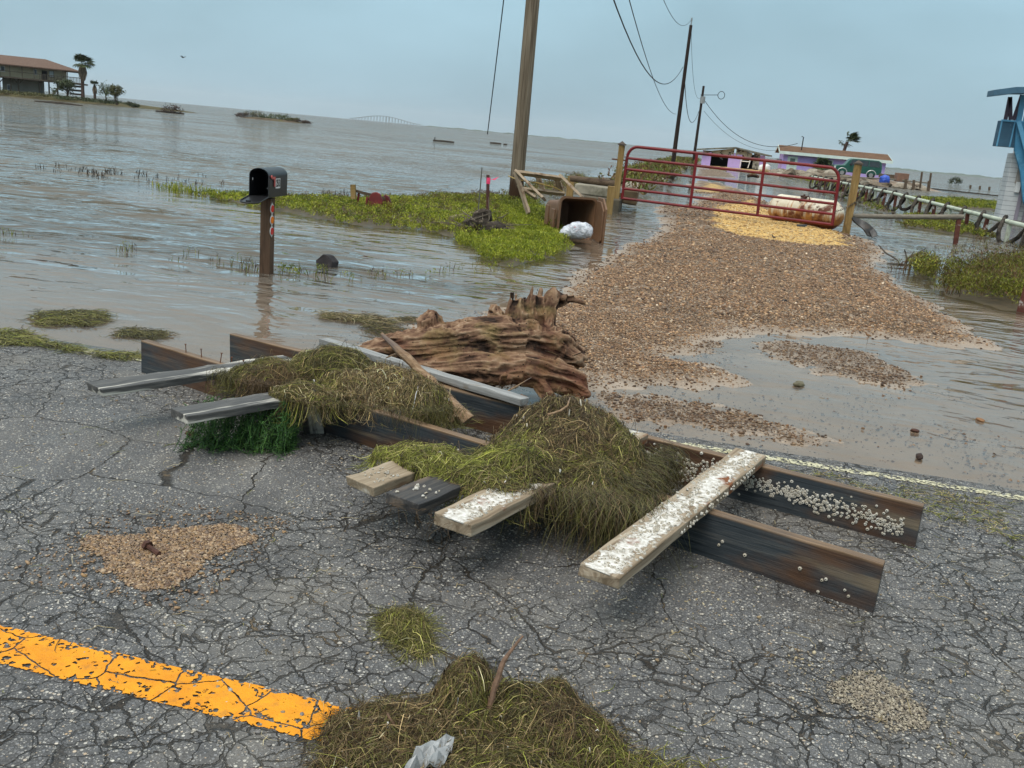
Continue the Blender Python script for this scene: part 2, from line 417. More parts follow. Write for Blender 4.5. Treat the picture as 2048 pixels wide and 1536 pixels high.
wv = g.n('VectorMath', dict(operation='MULTIPLY_ADD'), _0=g.noisec(4.5, 4), _1=(.16, .16, 0), _2=oc).outputs[0]
wv2 = g.n('VectorMath', dict(operation='MULTIPLY_ADD'), _0=g.noisec(22, 3), _1=(.034, .034, 0), _2=wv).outputs[0]
wv2 = g.n('VectorMath', dict(operation='MULTIPLY_ADD'), _0=g.noisec(75, 2), _1=(.012, .012, 0), _2=wv2).outputs[0]
flat = g.sc(1, 1.15, 0, wv2)
cm = g.attr('crackm'); area = g.rng(g.noise(1.7, 3), .34, .52)
wn = g.rng(g.noise(9, 4), .3, .7, .3, 1.15)
e1 = g.voro(5.6, 'DISTANCE_TO_EDGE', flat).outputs['Distance']; e2 = g.voro(12.5, 'DISTANCE_TO_EDGE', flat).outputs['Distance']
e0 = g.voro(1.5, 'DISTANCE_TO_EDGE', flat).outputs['Distance']
k1 = g.math('MULTIPLY', g.rng(g.math('DIVIDE', e1, wn), .026, .008), g.math('MULTIPLY', cm, g.rng(g.noise(1.05, 3), .36, .54, .22, 1)))
k2 = g.math('MULTIPLY', g.math('MULTIPLY', g.rng(g.math('DIVIDE', e2, wn), .042, .012), cm), area)
k0 = g.rng(g.math('DIVIDE', e0, wn), .009, .003)
crack = g.math('MAXIMUM', g.math('MAXIMUM', k1, k2), k0)
s1 = g.voro(78); s2 = g.voro(170)
def stonesel(v, thr, rad):
    sep = g.n('SeparateColor', Color=v.outputs['Color'])
    on = g.math('GREATER_THAN', sep.outputs[0], thr)
    return g.math('MULTIPLY', on, g.rng(v.outputs['Distance'], rad, rad*.7)), sep.outputs[1]
on1, v1 = stonesel(s1, .40, .47); on2, v2 = stonesel(s2, .40, .46)
base = g.ramp(g.noise(2.3, 6, .6), (.3, (.058, .056, .054)), (.54, (.102, .098, .093)), (.70, (.180, .172, .156)))
base = g.mix(.5, base, g.ramp(g.noise(160, 2), (.3, (.02, .02, .021)), (.7, (.14, .138, .135))))
def scol(v): return g.ramp(v, (0, (.12, .12, .125)), (.45, (.21, .21, .21)), (.72, (.36, .34, .30)), (.9, (.62, .59, .52)), (1, (.42, .30, .18)))
c = g.mix(g.math('MULTIPLY', on2, .8), base, scol(v2))
c = g.mix(on1, c, scol(v1))
film = g.rng(g.noise(3.1, 5, .6), .45, .62, .0, .42)      # tar film over part of the stones
c = g.mix(film, c, base)
grit = g.ramp(g.noise(120, 2), (.35, (.012, .010, .008)), (.75, (.05, .036, .022)))
c = g.mix(crack, c, grit)
c = g.mix(g.rng(g.noise(1.35, 6, .68), .50, .68, 0, .38), c, (.25, .225, .185, 1)); c = g.mix(g.rng(g.noise(.8, 4, .6, g.sc(1, 1, 1)), .56, .66, 0, .35), c, (.035, .032, .030, 1))
sandy = g.math('MULTIPLY', g.rng(g.noise(7, 5, .65), .60, .68), g.rng(crack, .0, .5, .0, .8))
c = g.mix(sandy, c, (.20, .14, .075, 1))
hh = g.math('SUBTRACT', g.math('ADD', g.math('MULTIPLY', g.math('ADD', on1, g.math('MULTIPLY', g.rng(e1, 0, .12), cm)), .18), g.math('ADD', g.math('MULTIPLY', g.noise(160, 2), .16), g.math('MULTIPLY', g.noise(7, 3), .35))), g.math('MULTIPLY', crack, 1.0))
M_road = g.done(g.bsdf(c, g.rng(g.noise(3, 4), .3, .7, .48, .8), g.bump(hh, 1, .018), .4))
tag(link('road', rme, M_road, smooth=True), kind='structure')

# ---- painted lines (worn)
def stripe(name, y0, width, xa, xb, mat, slope=-.038):
    xx = np.arange(xa, xb, .03); tt = np.linspace(-width/2, width/2, 8)
    TX, TT = np.meshgrid(xx, tt); TY = y0+slope*TX+TT
    Z = road_z(TX, TY)+.004
    vs = np.stack([TX.ravel(), TY.ravel(), Z.ravel()], 1); nx = len(xx)
    i = (np.arange(7)[:, None]*nx+np.arange(nx-1)[None]).ravel()
    me = npmesh(name, vs, np.stack([i, i+1, i+nx+1, i+nx], 1))
    setattr_f(me, 'across', np.repeat(np.abs(tt)/(width/2), nx))
    return tag(link(name, me, mat, smooth=True), kind='structure')
def paint(name, c1, c2, wear, edge_w):
    g = G(name)
    wv = g.n('VectorMath', dict(operation='MULTIPLY_ADD'), _0=g.noisec(30, 3), _1=(.02, .02, 0), _2=g.oc).outputs[0]
    c = g.ramp(g.noise(14, 5), (.3, c1), (.7, c2)); c = g.mix(g.rng(g.noise(26, 6, .7), .54, .72, 0, .38), c, (.16, .10, .04, 1))
    v = g.voro(80, vec=wv); r_ = g.n('SeparateColor', Color=v.outputs['Color']).outputs[0]
    keep = g.math('ADD', g.math('MULTIPLY', g.noise(13, 6, .75), .62), g.math('MULTIPLY', r_, .38))
    thr = g.math('ADD', wear, g.math('MULTIPLY', g.math('POWER', g.attr('across'), 5), edge_w))
    a = g.rng(g.math('SUBTRACT', keep, thr), -.004, .006)
    ck = g.voro(4.4, 'DISTANCE_TO_EDGE', g.sc(1, 1.15, 0, wv)).outputs['Distance']
    a = g.math('MULTIPLY', a, g.rng(ck, .008, .016))
    b = g.bsdf(c, .6, g.bump(g.math('ADD', g.noise(90, 3), g.math('MULTIPLY', r_, .6)), .6, .006), .35)
    tr = g.n('BsdfTransparent').outputs[0]
    return g.done(g.n('MixShader', _0=a, _1=tr, _2=b).outputs[0])
stripe('centre_line', 2.045, .168, -9, 6, paint('yellow paint', (.66, .235, .004), (.84, .34, .008), .335, .19))
stripe('edge_line', 5.13, .10, -14, 8, paint('faded white paint', (.46, .42, .24), (.66, .62, .44), .47, .10))

# ---- flood water: one sheet to the horizon; turbid, so the bottom only shows where it is shallow
wx = axes(-7, 5, .05, -9000, 9000, 1.06); wy = [4.2]; s_ = .04
while wy[-1] < 9000: s_ = .04 if wy[-1] < 11 else s_*1.02; wy.append(wy[-1]+s_)
WX, WY = np.meshgrid(wx, np.array(wy)); GZ = ground_z(WX, WY)[0]
def swell(x, y):
    dep = np.clip((WL-GZ)*1.2, 0, .2); a = .05*dep
    s1_ = np.sin(8.2*y+1.6*x+2.2*fbm(x, y, .8, 2, 31)); s2_ = np.sin(13.5*y-2.1*x+3*fbm(x, y, 1.1, 2, 32))
    return WL+np.where(y < 30, a*(s1_+.5*s2_), 0)
wme, WX, WY, WZ = gridmesh('water', wx, np.array(wy), swell)
setattr_f(wme, 'depth', np.clip(WL-GZ, 0, 2))
g = G('turbid flood water')
dp = g.attr('depth')
wp = g.n('VectorMath', dict(operation='MULTIPLY_ADD'), _0=g.noisec(.55, 2), _1=(.9, .9, 0), _2=g.oc).outputs[0]
def wnoise(s_, ay, det, rot=.0, vec=None):
    m_ = g.n('Mapping', Vector=wp if vec is None else vec, Scale=(s_, s_*ay, 0), Rotation=(0, 0, rot)).outputs[0]
    return g.n('TexNoise', Vector=m_, Scale=1., Detail=det, Roughness=.5).outputs[0]
rip = g.rng(dp, .012, .13, .12, 1); open_ = g.rng(dp, .08, .30, 0, 1); gust = g.math('MULTIPLY', g.rng(wnoise(.030, 3.2, 3), .36, .64, .45, 1.5), g.rng(wnoise(.11, 2.6, 2, .2), .36, .64, .6, 1.4))
a1 = g.math('MULTIPLY', g.math('MULTIPLY', open_, gust), .92); a2 = g.math('MULTIPLY', g.math('MULTIPLY', rip, gust), .185); a3 = g.math('MULTIPLY', rip, .040)
def wave_h(vec):
    return g.math('ADD', g.math('MULTIPLY', wnoise(.30, 1.9, 2, .12, vec), a1), g.math('ADD', g.math('MULTIPLY', wnoise(1.15, 2.3, 2, -.1, vec), a2), g.math('MULTIPLY', wnoise(4.2, 2.2, 1, .15, vec), a3)))
EPS = .03
def off(x, y): return g.n('VectorMath', dict(operation='ADD'), _0=wp, _1=(x, y, 0)).outputs[0]
h0 = wave_h(wp); hx_ = wave_h(off(EPS, 0)); hy_ = wave_h(off(0, EPS))
gx_ = g.math('MULTIPLY', g.math('SUBTRACT', h0, hx_), 1/EPS); gy_ = g.math('MULTIPLY', g.math('SUBTRACT', h0, hy_), 1/EPS)
nrm = g.n('VectorMath', dict(operation='NORMALIZE'), _0=g.n('CombineXYZ', X=gx_, Y=gy_, Z=1.).outputs[0]).outputs[0]
fr = g.n('Fresnel', IOR=1.33, Normal=nrm).outputs[0]
mudw = g.ramp(g.noise(.05, 4), (.35, (.105, .092, .070)), (.65, (.145, .127, .097)))
mudw = g.mix(g.rng(dp, .015, .12), (.38, .325, .27, 1), mudw)
body = g.n('BsdfDiffuse', Color=mudw).outputs[0]
op = g.math('SUBTRACT', 1, g.math('POWER', 2.718, g.math('MULTIPLY', dp, -8)))
op = g.math('ADD', .05, g.math('MULTIPLY', op, .95))
clear = g.n('BsdfTransparent', Color=(.93, .88, .8)).outputs[0]
under = g.n('MixShader', _0=op, _1=clear, _2=body).outputs[0]
gl = g.n('BsdfGlossy', Color=(.92, .93, .93), Roughness=.035, Normal=nrm).outputs[0]
sh = g.n('MixShader', _0=fr, _1=under, _2=gl).outputs[0]
foam = g.math('MULTIPLY', g.rng(wnoise(.22, 3.5, 5), .735, .75), g.rng(dp, .6, .9))
sh = g.n('MixShader', _0=foam, _1=sh, _2=g.n('BsdfDiffuse', Color=(.7, .7, .68)).outputs[0]).outputs[0]
M_water = g.done(sh)
tag(link('water', wme, M_water, smooth=True), kind='structure')

# ---- loose gravel: real pebbles over the driveway, the road's potholes and the puddle
ICO = None
def ico():
    bm = bmesh.new(); bmesh.ops.create_icosphere(bm, subdivisions=1, radius=1); v = np.array([q.co[:] for q in bm.verts]); f = np.array([[q.index for q in p.verts] for p in bm.faces]); bm.free(); return v, f
ICO = ico()
PAL = np.array([(.12, .065, .033), (.20, .115, .06), (.27, .165, .09), (.34, .215, .12), (.42, .275, .155), (.50, .36, .225), (.28, .21, .15), (.66, .55, .42), (.07, .042, .028), (.38, .21, .10)])*np.array((1.04, .96, .87))
PALW = np.array([.1, .17, .18, .17, .12, .07, .07, .03, .06, .03])
YPAL = np.array([(.50, .29, .09), (.62, .39, .13), (.72, .49, .20), (.78, .60, .32), (.36, .22, .09)])
def pebbles(pos, rad, cols, flat=.62):
    rad = np.minimum(rad, np.median(rad)*2.3) if len(rad) else rad; n = len(pos); v, f = ICO
    sx = rad*rng.uniform(.8, 1.5, n); sy = rad*rng.uniform(.65, 1.1, n); sz = rad*flat*rng.uniform(.6, 1.15, n)
    a = rng.uniform(0, 2*pi, n); ti = rng.normal(0, .35, n)
    p = v[None]*np.stack([sx, sy, sz], 1)[:, None, :]*rng.uniform(.78, 1.18, (n, len(v), 1))
    x, y, z = p[..., 0], p[..., 1], p[..., 2]
    z, x = z*np.cos(ti)[:, None]+x*np.sin(ti)[:, None], x*np.cos(ti)[:, None]-z*np.sin(ti)[:, None]
    ca, sa = np.cos(a)[:, None], np.sin(a)[:, None]
    P = np.stack([x*ca-y*sa, x*sa+y*ca, z], 2)+pos[:, None, :]
    fs = (f[None]+(np.arange(n)*len(v))[:, None, None]).reshape(-1, 3)
    return P.reshape(-1, 3), fs, np.repeat(cols, len(v), 0)
M_stone = None
g = G('gravel stones'); M_stone = g.done(g.bsdf(g.mix(g.rng(g.noise(90, 3), .35, .7, 0, .4), g.attr('col', 'Color'), (.05, .03, .02, 1)), .55, g.bump(g.noise(150, 2), .3, .003), .4))
def stuff_mesh(name, parts, mat, label=None, cat=None, kind='stuff', parent=None):
    vs = []; fs = []; cs = []; b = 0
    for v, f, c in parts: vs.append(v); fs.append(f+b); cs.append(c); b += len(v)
    me = npmesh(name, np.concatenate(vs), np.concatenate(fs)); setcol(me, np.concatenate(cs))
    o = link(name, me, mat, parent); tag(o, label, cat, None, kind); return o
def sample(x0, x1, y0, y1, n): return rng.uniform(x0, x1, n), rng.uniform(y0, y1, n)
parts = []
for (x0, x1, y0, y1, n, r_) in ((-2.6, 3.2, 4.9, 9.2, 98000, .0068), (-2.6, 4.0, 9.2, 13, 50000, .0092), (-3.5, 4.2, 13, 19, 40000, .0118), (-3.5, 4.2, 19, 40, 20000, .018)):
    x, y = sample(x0, x1, y0, y1, n); z, mg, my, ms = ground_z(x, y)
    cl = fbm(x, y, 1.8, 3, 41)
    keep = (rng.uniform(0, 1, n) < mg**1.3*(.5+.75*np.clip(cl+.35, 0, 1))) & (z > WL-.02)
    x, y, z, my = x[keep], y[keep], z[keep], my[keep]; n = len(x)
    rad = r_*np.exp(rng.normal(0, .38, n)); c = PAL[rng.choice(len(PAL), n, p=PALW/PALW.sum())]*rng.uniform(.55, 1.4, (n, 1))
    yl_ = rng.uniform(0, 1, n) < my*1.05
    c[yl_] = YPAL[rng.choice(len(YPAL), yl_.sum())]*rng.uniform(.85, 1.1, (yl_.sum(), 1))
    wetk = np.clip((z-WL)/.02, .45, 1)[:, None]
    parts.append(pebbles(np.stack([x, y, z+rad*.22], 1), rad, np.clip(c*wetk, 0, 1)))
# stragglers lying in the puddle
x, y = sample(-.9, 2.6, 5.3, 8.0, 6500); cl = fbm(x, y, 1.5, 3, 44); k = (rng.uniform(-.5, .5, 6500) < cl-.12) & (y > edge(x)+.1)
x, y = x[k], y[k]; z = ground_z(x, y)[0]; rad = .0055*np.exp(rng.normal(0, .55, len(x)))
parts.append(pebbles(np.stack([x, y, np.maximum(z, WL-.01)+rad*.3], 1), rad, PAL[rng.choice(6, len(x))]*.6))
# wash along the shore left of the stump
x, y = sample(-3.4, -.5, 5.3, 8.5, 3500); k = rng.uniform(0, 1, 3500) < sstep(-.6, .1, sdf(SAND, x, y))*.8
x, y = x[k], y[k]; z = ground_z(x, y)[0]; rad = .006*np.exp(rng.normal(0, .5, len(x)))
parts.append(pebbles(np.stack([x, y, z+rad*.3], 1), rad, PAL[rng.choice(len(PAL), len(x))]*.8))
stuff_mesh('driveway_gravel', parts, M_stone, 'loose brown gravel spread over the driveway from the road to the red gate', 'gravel')

def gravel_patch(name, poly, n, r_, pal, label, base_mat, irr=.075):
    P = pxpoly(*poly); P = [gp(a, b, 0) for a, b in poly]
    x0, x1 = min(p[0] for p in P)-.1, max(p[0] for p in P)+.1; y0, y1 = min(p[1] for p in P)-.1, max(p[1] for p in P)+.1
    x, y = sample(x0, x1, y0, y1, n); d = sdf(P, x, y)+fbm(x, y, 9, 3, 51)*irr; k = (d > rng.exponential(.012, n)-.004) | (d > -rng.exponential(.05, n)-rng.uniform(0, 6, n)*.06)&(rng.uniform(0, 1, n) < .05)
    x, y = x[k], y[k]; rad = r_*np.exp(rng.normal(0, .35, len(x))); z = road_z(x, y)
    c = pal[rng.choice(len(pal), len(x))]*rng.uniform(.75, 1.2, (len(x), 1))
    o = stuff_mesh(name, [pebbles(np.stack([x, y, z+rad*.1+.003], 1), rad, c, .55)], M_stone, label, 'gravel')
gravel_patch('gravel_patch', ((165,1095),(190,1075),(310,1066),(370,1055),(510,1052),(505,1075),(470,1100),(400,1130),(345,1182),(300,1182),(215,1165)), 26000, .0042, np.array([(.30, .19, .10), (.38, .25, .14), (.24, .16, .10), (.20, .14, .10), (.45, .33, .21), (.16, .09, .05), (.33, .2, .09)]), 'brown gravel filling the large pothole left of the dock wreckage', None)
gravel_patch('gravel_patch', ((1640,1395),(1655,1368),(1700,1352),(1760,1358),(1800,1385),(1830,1410),(1825,1440),(1790,1452),(1700,1420),(1650,1415)), 12000, .0030, np.array([(.30, .25, .18), (.38, .33, .25), (.24, .2, .15), (.44, .38, .27), (.18, .15, .11)]), 'pale fine gravel filling the small pothole at the lower right', None)
# pale grit and straw bits gathered in the cracks of the lower right corner
x, y = sample(-.3, 1.6, 1.95, 3.4, 9000); cl = fbm(x, y, 3.3, 3, 61); k = (cl > .33) & (rng.uniform(0, 1, 9000) < .16+.5*(cl > .5)*(x > .35))
x, y = x[k], y[k]; rad = .0034*np.exp(rng.normal(0, .4, len(x)))
gp_ = np.array([(.42, .34, .20), (.5, .42, .27), (.35, .26, .14), (.3, .3, .3)])
p1 = pebbles(np.stack([x, y, road_z(x, y)+rad*.3], 1), rad, gp_[rng.choice(4, len(x))])
x, y = sample(-3.2, 1.9, 1.9, 5.1, 5200); rad = .0032*np.exp(rng.normal(0, .45, len(x))); gq = np.array([(.4, .38, .33), (.55, .5, .42), (.2, .19, .18), (.3, .22, .13)])
p2 = pebbles(np.stack([x, y, road_z(x, y)+rad*.3], 1), rad, gq[rng.choice(4, len(x))])
stuff_mesh('road_grit', [p1, p2], M_stone, 'pale grit and pebbles scattered over the cracked asphalt', 'grit')
# ================================================================== THE WRECKED DOCK SECTION ON THE ROAD
g = G('wet weathered dock timber'); wv_ = g.sc(.7, 9, 9); n1 = g.noise(2.2, 6, .65, wv_, 1.2); n2 = g.noise(7, 4, .6, g.sc(.45, 24, 24)); h_ = g.math('ADD', g.math('MULTIPLY', n1, .6), g.math('MULTIPLY', n2, .4))
c = g.ramp(h_, (.34, (.012, .016, .020)), (.5, (.038, .046, .052)), (.64, (.085, .085, .080)))
c = g.mix(g.rng(g.noise(1.5, 4, .6, g.sc(1, 2.2, 2.2)), .46, .60, 0, .9), c, g.ramp(h_, (.34, (.040, .018, .009)), (.62, (.125, .062, .030))))
c = g.mix(g.rng(g.noise(1.3, 5, .6, g.sc(.5, 6, 6)), .60, .68, 0, .8), c, (.215, .165, .105, 1))
tz = g.n('SeparateXYZ', Vector=g.oc).outputs[2]; c = g.mix(g.math('MULTIPLY', g.rng(tz, .088, .097), g.rng(g.noise(3, 4), .3, .5, .5, 1)), c, g.ramp(h_, (.34, (.09, .052, .026)), (.64, (.28, .18, .10))))  # top face coloured tan so it looks lit, patchy like worn wood
k_ = g.voro(1.7, vec=g.sc(1, 2.0, 2.0)).outputs['Distance']; c = g.mix(g.rng(k_, .16, .10, 0, .8), c, (.10, .062, .030, 1)); c = g.mix(g.rng(k_, .05, .03), c, (.03, .015, .008, 1))
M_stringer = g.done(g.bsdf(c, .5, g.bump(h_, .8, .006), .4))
M_plankgrey = mat_wood('grey weathered plank', ((.035, .034, .033), (.075, .072, .068), (.15, .14, .125)), .6, 10, False, .7, None, streak=(.56, .53, .46), sthr=(.53, .585), spec=.4)
M_planktan = mat_wood('bare tan plank', ((.17, .125, .08), (.30, .235, .16), (.42, .35, .26)), .7, 10, True, .6, (.16, .075, .035), (.60, .70), (.60, .56, .48), (.56, .66))
M_plankdark = mat_wood('dark stained plank', ((.022, .022, .024), (.055, .052, .050), (.11, .095, .08)), .6, 10, False, .7, (.20, .15, .11), (.56, .66))
M_rail = mat_wood('silvery rail board', ((.13, .13, .125), (.27, .27, .26), (.46, .46, .44)), .5, 12, False, .5, (.16, .10, .045), (.58, .66), spec=.4)
M_barn = mat_leafy('barnacle shell', .8, .2); M_crust = M_barn
M_iron = mat_plain('rusty iron', (.13, .05, .025), .8, .4, 40, .3, .3)
dock = thing('dock_section', (-1.1, 4.2, 0), 'wrecked wooden dock section with two long dark stringers lying across the road', 'dock section')
nL, nR, fL, fR = V(-3.21, 4.91, 0), V(.825, 3.345, 0), V(-2.87, 5.36, 0), V(1.11, 4.06, 0)
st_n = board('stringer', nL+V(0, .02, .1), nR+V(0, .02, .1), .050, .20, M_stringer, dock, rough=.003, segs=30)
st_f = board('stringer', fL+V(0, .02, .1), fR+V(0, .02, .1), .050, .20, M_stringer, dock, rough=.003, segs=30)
def pl(x, y, z=.223): return gp(x, y, z)
def plank(a1, a2, b1, b2, mat, t=.042, za=.223, zb=.223, drop=0.):
    """plank from its near-end corners a1,a2 to far-end corners b1,b2 (picture points on its top face)"""
    A = (gp(*a1, za)+gp(*a2, za))/2; B = (gp(*b1, zb)+gp(*b2, zb))/2
    w_ = (np.linalg.norm(gp(*a1, za)-gp(*a2, za))*.5+np.linalg.norm(gp(*b1, zb)-gp(*b2, zb))*.5)
    return A, B, w_
g = G('barnacle crusted plank'); wv_ = g.sc(.7, 10, 10); n1 = g.noise(2.2, 6, .65, wv_, 1.2); sp_ = g.n('SeparateXYZ', Vector=g.oc)
c = g.ramp(n1, (.36, (.17, .125, .08)), (.5, (.29, .225, .155)), (.66, (.42, .35, .26)))
ay_ = g.math('ABSOLUTE', sp_.outputs[1]); cr = g.math('ADD', g.noise(9, 6, .7), g.math('MULTIPLY', g.noise(45, 3), .35)); msk = g.math('MULTIPLY', g.rng(g.math('SUBTRACT', cr, g.math('MULTIPLY', ay_, 5.0)), .43, .50), g.math('MULTIPLY', g.rng(sp_.outputs[2], .017, .020), g.rng(g.noise(3, 3), .34, .42)))
c = g.mix(msk, c, g.ramp(g.noise(60, 4), (.3, (.40, .36, .30)), (.6, (.74, .72, .67))))
c = g.mix(g.rng(g.noise(4.5, 5, .6), .62, .68), c, (.20, .075, .03, 1))
M_crusted = g.done(g.bsdf(c, .8, g.bump(g.math('ADD', n1, g.math('MULTIPLY', msk, g.noise(60, 4))), .8, .008), .2))
planks = []
A, B = V(-.175, 2.80, .222), V(.372, 4.345, .222)
p_white = board('deck_plank', A, B, .150, .044, M_crusted, dock)
A, B = V(-2.775, 3.85, .222), V(-2.22, 4.85, .222); board('deck_plank', A, B, .15, .040, M_plankgrey, dock)
A, B = V(-2.215, 3.665, .222), V(-1.70, 4.55, .222); board('deck_plank', A, B, .15, .040, M_plankgrey, dock)
p_c1 = board('deck_plank', V(-1.165, 3.21, .222), V(-.975, 3.68, .222), .155, .040, M_planktan, dock)
p_c2 = board('deck_plank', V(-.96, 3.115, .222), V(-.42, 4.50, .222), .165, .044, M_plankdark, dock)
p_c3 = board('deck_plank', V(-.735, 3.005, .222), V(-.20, 4.40, .222), .170, .046, M_crusted, dock)
stub = board('post_stub', gp(612, 790, .27), gp(620, 868, .01)+V(0, .05, 0), .10, .045, M_plankgrey, dock, up=(-.4, .9, 0))
n_ = MB()
for i, (t, ln) in enumerate(((.10, .05), (.135, .045), (.175, .055), (.20, .05), (.225, .05), (.245, .045), (.262, .05))):
    p = nL+(nR-nL)*t*.9+V(0, .02, .2); q = p+V(random.uniform(-.01, .014), random.uniform(-.01, .01), ln)
    m_ = MB(); m_.tube([p-V(0, 0, .02), q], .0028, 6); m_.tube([q, q+V(0, 0, .002)], .007, 8); m_.build('nail', M_iron, dock)
tag(p_white, 'deck plank crusted white with barnacles'); tag(stub, 'short grey stub hanging from the deck')

BCOL = []
def barnacle(v0, f0_, p, nrm, r, hgt):
    nrm = np.array(nrm, float); nrm /= np.linalg.norm(nrm)
    u = np.cross(nrm, (0.3, .5, .8)); u /= np.linalg.norm(u); w2 = np.cross(nrm, u); k = 7; b = len(v0)
    ti = u*random.gauss(0, .25)+w2*random.gauss(0, .25)
    for (rr_, hh_) in ((1, 0), (.82, .55), (.55, 1), (.36, .95), (.25, .45)):
        for i in range(k):
            a = 2*pi*i/k; j = random.uniform(.88, 1.12)
            v0.append(p+r*rr_*j*(cos(a)*u+sin(a)*w2)+hgt*hh_*(nrm+ti*.4))
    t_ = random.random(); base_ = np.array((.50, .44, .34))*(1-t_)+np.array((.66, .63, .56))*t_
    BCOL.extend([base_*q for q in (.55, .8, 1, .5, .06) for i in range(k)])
    for l in range(4):
        for i in range(k): f0_.append((b+l*k+i, b+l*k+(i+1) % k, b+l*k+k+(i+1) % k, b+l*k+k+i))
    f0_.append(tuple(b+4*k+i for i in range(k)))
def barn_obj(parent, pts, mat=M_barn):
    """all barnacles on one timber: (point in world, normal, radius, height)"""
    mb = MB(); vs = []; fs = []; BCOL.clear()
    for p, nn_, r, hh_ in pts: barnacle(vs, fs, np.array(p), nn_, r, hh_)
    mb.add(vs, fs); Mi = Matrix(parent.matrix_basis)       # vertices into the timber's own frame
    M0 = Matrix.Translation(root_loc(dock)) @ Mi; inv = M0.inverted()
    mb.v = [tuple(inv @ Vector(p)) for p in mb.v]
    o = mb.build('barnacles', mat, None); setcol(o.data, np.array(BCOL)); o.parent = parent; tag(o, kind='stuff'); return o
dirn = (nR-nL)/np.linalg.norm(nR-nL); facen = np.array([dirn[1], -dirn[0], 0.])
def on_face(L, R, t, z): d = (R-L); return L+d*t+V(0, .02, z)+np.array([d[1], -d[0], 0])/np.linalg.norm(d)*.0255
pts = []
for (x, y) in ((1438, 1090), (1445, 1083), (1490, 1110), (1600, 1137), (1644, 1160), (1652, 1158), (1690, 1180), (1697, 1192), (1636, 1183), (1555, 1172), (1352, 1105), (1308, 1010), (1617, 1196)):
    r_ = ray(x, y); d = nR-nL; nn_ = np.array([d[1], -d[0], 0]); q = nL+V(0, .02, 0)+nn_/np.linalg.norm(nn_)*.0255
    t = np.dot(q-np.array([0, 0, H]), nn_)/np.dot(r_, nn_); p = np.array([0, 0, H])+r_*t
    pts.append((p, nn_, random.uniform(.006, .009), random.uniform(.006, .011)))
barn_obj(st_n, pts)
pts = []
for i in range(720):
    u = random.random()
    if u < .42: t, z = random.uniform(.68, .80), .095+random.gauss(0, .032)
    elif u < .75: t = random.uniform(.86, .985); z = .110-(t-.86)*.30+random.gauss(0, .024)
    elif u < .97: t = random.uniform(.79, .88); z = .105+random.gauss(0, .018)
    else: t, z = random.uniform(.7, .98), random.uniform(.03, .18)
    flat_ = .79 < t < .87
    pts.append((on_face(fL, fR, t, np.clip(z, .012, .19)), np.array([(fR-fL)[1], -(fR-fL)[0], 0]), random.uniform(.005, .0092), random.uniform(.0015, .003) if flat_ else random.uniform(.004, .009)))
barn_obj(st_f, pts)
def on_top(A, B, w_, n, lo=.0, hi=1., big=1.):
    A, B = np.array(A), np.array(B); d = B-A; s = np.array([-d[1], d[0], 0])/np.linalg.norm(d); out = []
    for i in range(n):
        t = random.uniform(lo, hi); q = random.uniform(-.46, .46)
        if mnoise.noise(Vector((t*7, q*3, 3))) < -.12 and random.random() < .8: continue
        out.append((A+d*t+s*q*w_+V(0, 0, .0215), (random.gauss(0, .3), random.gauss(0, .3), 1), random.uniform(.0035, .0085)*big, random.uniform(.003, .009)*big))
    return out
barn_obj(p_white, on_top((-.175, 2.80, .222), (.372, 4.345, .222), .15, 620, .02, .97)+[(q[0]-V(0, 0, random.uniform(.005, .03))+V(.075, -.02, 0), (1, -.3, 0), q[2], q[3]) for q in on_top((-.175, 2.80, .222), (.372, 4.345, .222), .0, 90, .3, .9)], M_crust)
barn_obj(p_c3, on_top((-.735, 3.005, .222), (-.20, 4.40, .222), .15, 150, .05, .32, 1.1), M_crust)
barn_obj(p_c1, on_top((-1.165, 3.21, .222), (-.60, 4.60, .222), .13, 30, .02, .12, .8), M_crust)
barn_obj(p_c2, on_top((-.96, 3.115, .222), (-.42, 4.50, .222), .13, 14, .02, .12, 1.2), M_crust)
lr = thing('loose_board', gp(845, 740, .24), 'silvery loose board lying along the back stringer in front of the stump', 'board')
board('plank', V(-2.25, 5.40, .225), V(-.80, 4.67, .232), .075, .04, M_rail, lr)

# ================================================================== SEAWEED
M_weed = mat_leafy('wet seaweed', .5, .35)
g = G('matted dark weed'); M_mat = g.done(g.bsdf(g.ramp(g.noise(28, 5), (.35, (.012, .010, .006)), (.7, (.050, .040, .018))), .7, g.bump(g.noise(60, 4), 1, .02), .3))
OLIVE = np.array([(.072, .066, .018), (.105, .097, .023), (.15, .138, .038), (.048, .042, .014), (.20, .175, .062), (.085, .062, .025), (.035, .030, .012)])
BRIGHT = np.array([(.17, .185, .025), (.24, .245, .042), (.125, .13, .02), (.34, .31, .10)])
BROWN = np.array([(.075, .046, .022), (.12, .075, .035), (.17, .115, .058), (.045, .028, .015), (.26, .18, .09)])
STRAW = np.array([(.42, .33, .16), (.34, .25, .11), (.5, .42, .25)])
WHITE = np.array([(.62, .60, .55), (.5, .45, .36), (.7, .68, .64)])
GREEN = np.array([(.028, .085, .018), (.045, .12, .022), (.02, .06, .014), (.07, .15, .03)])
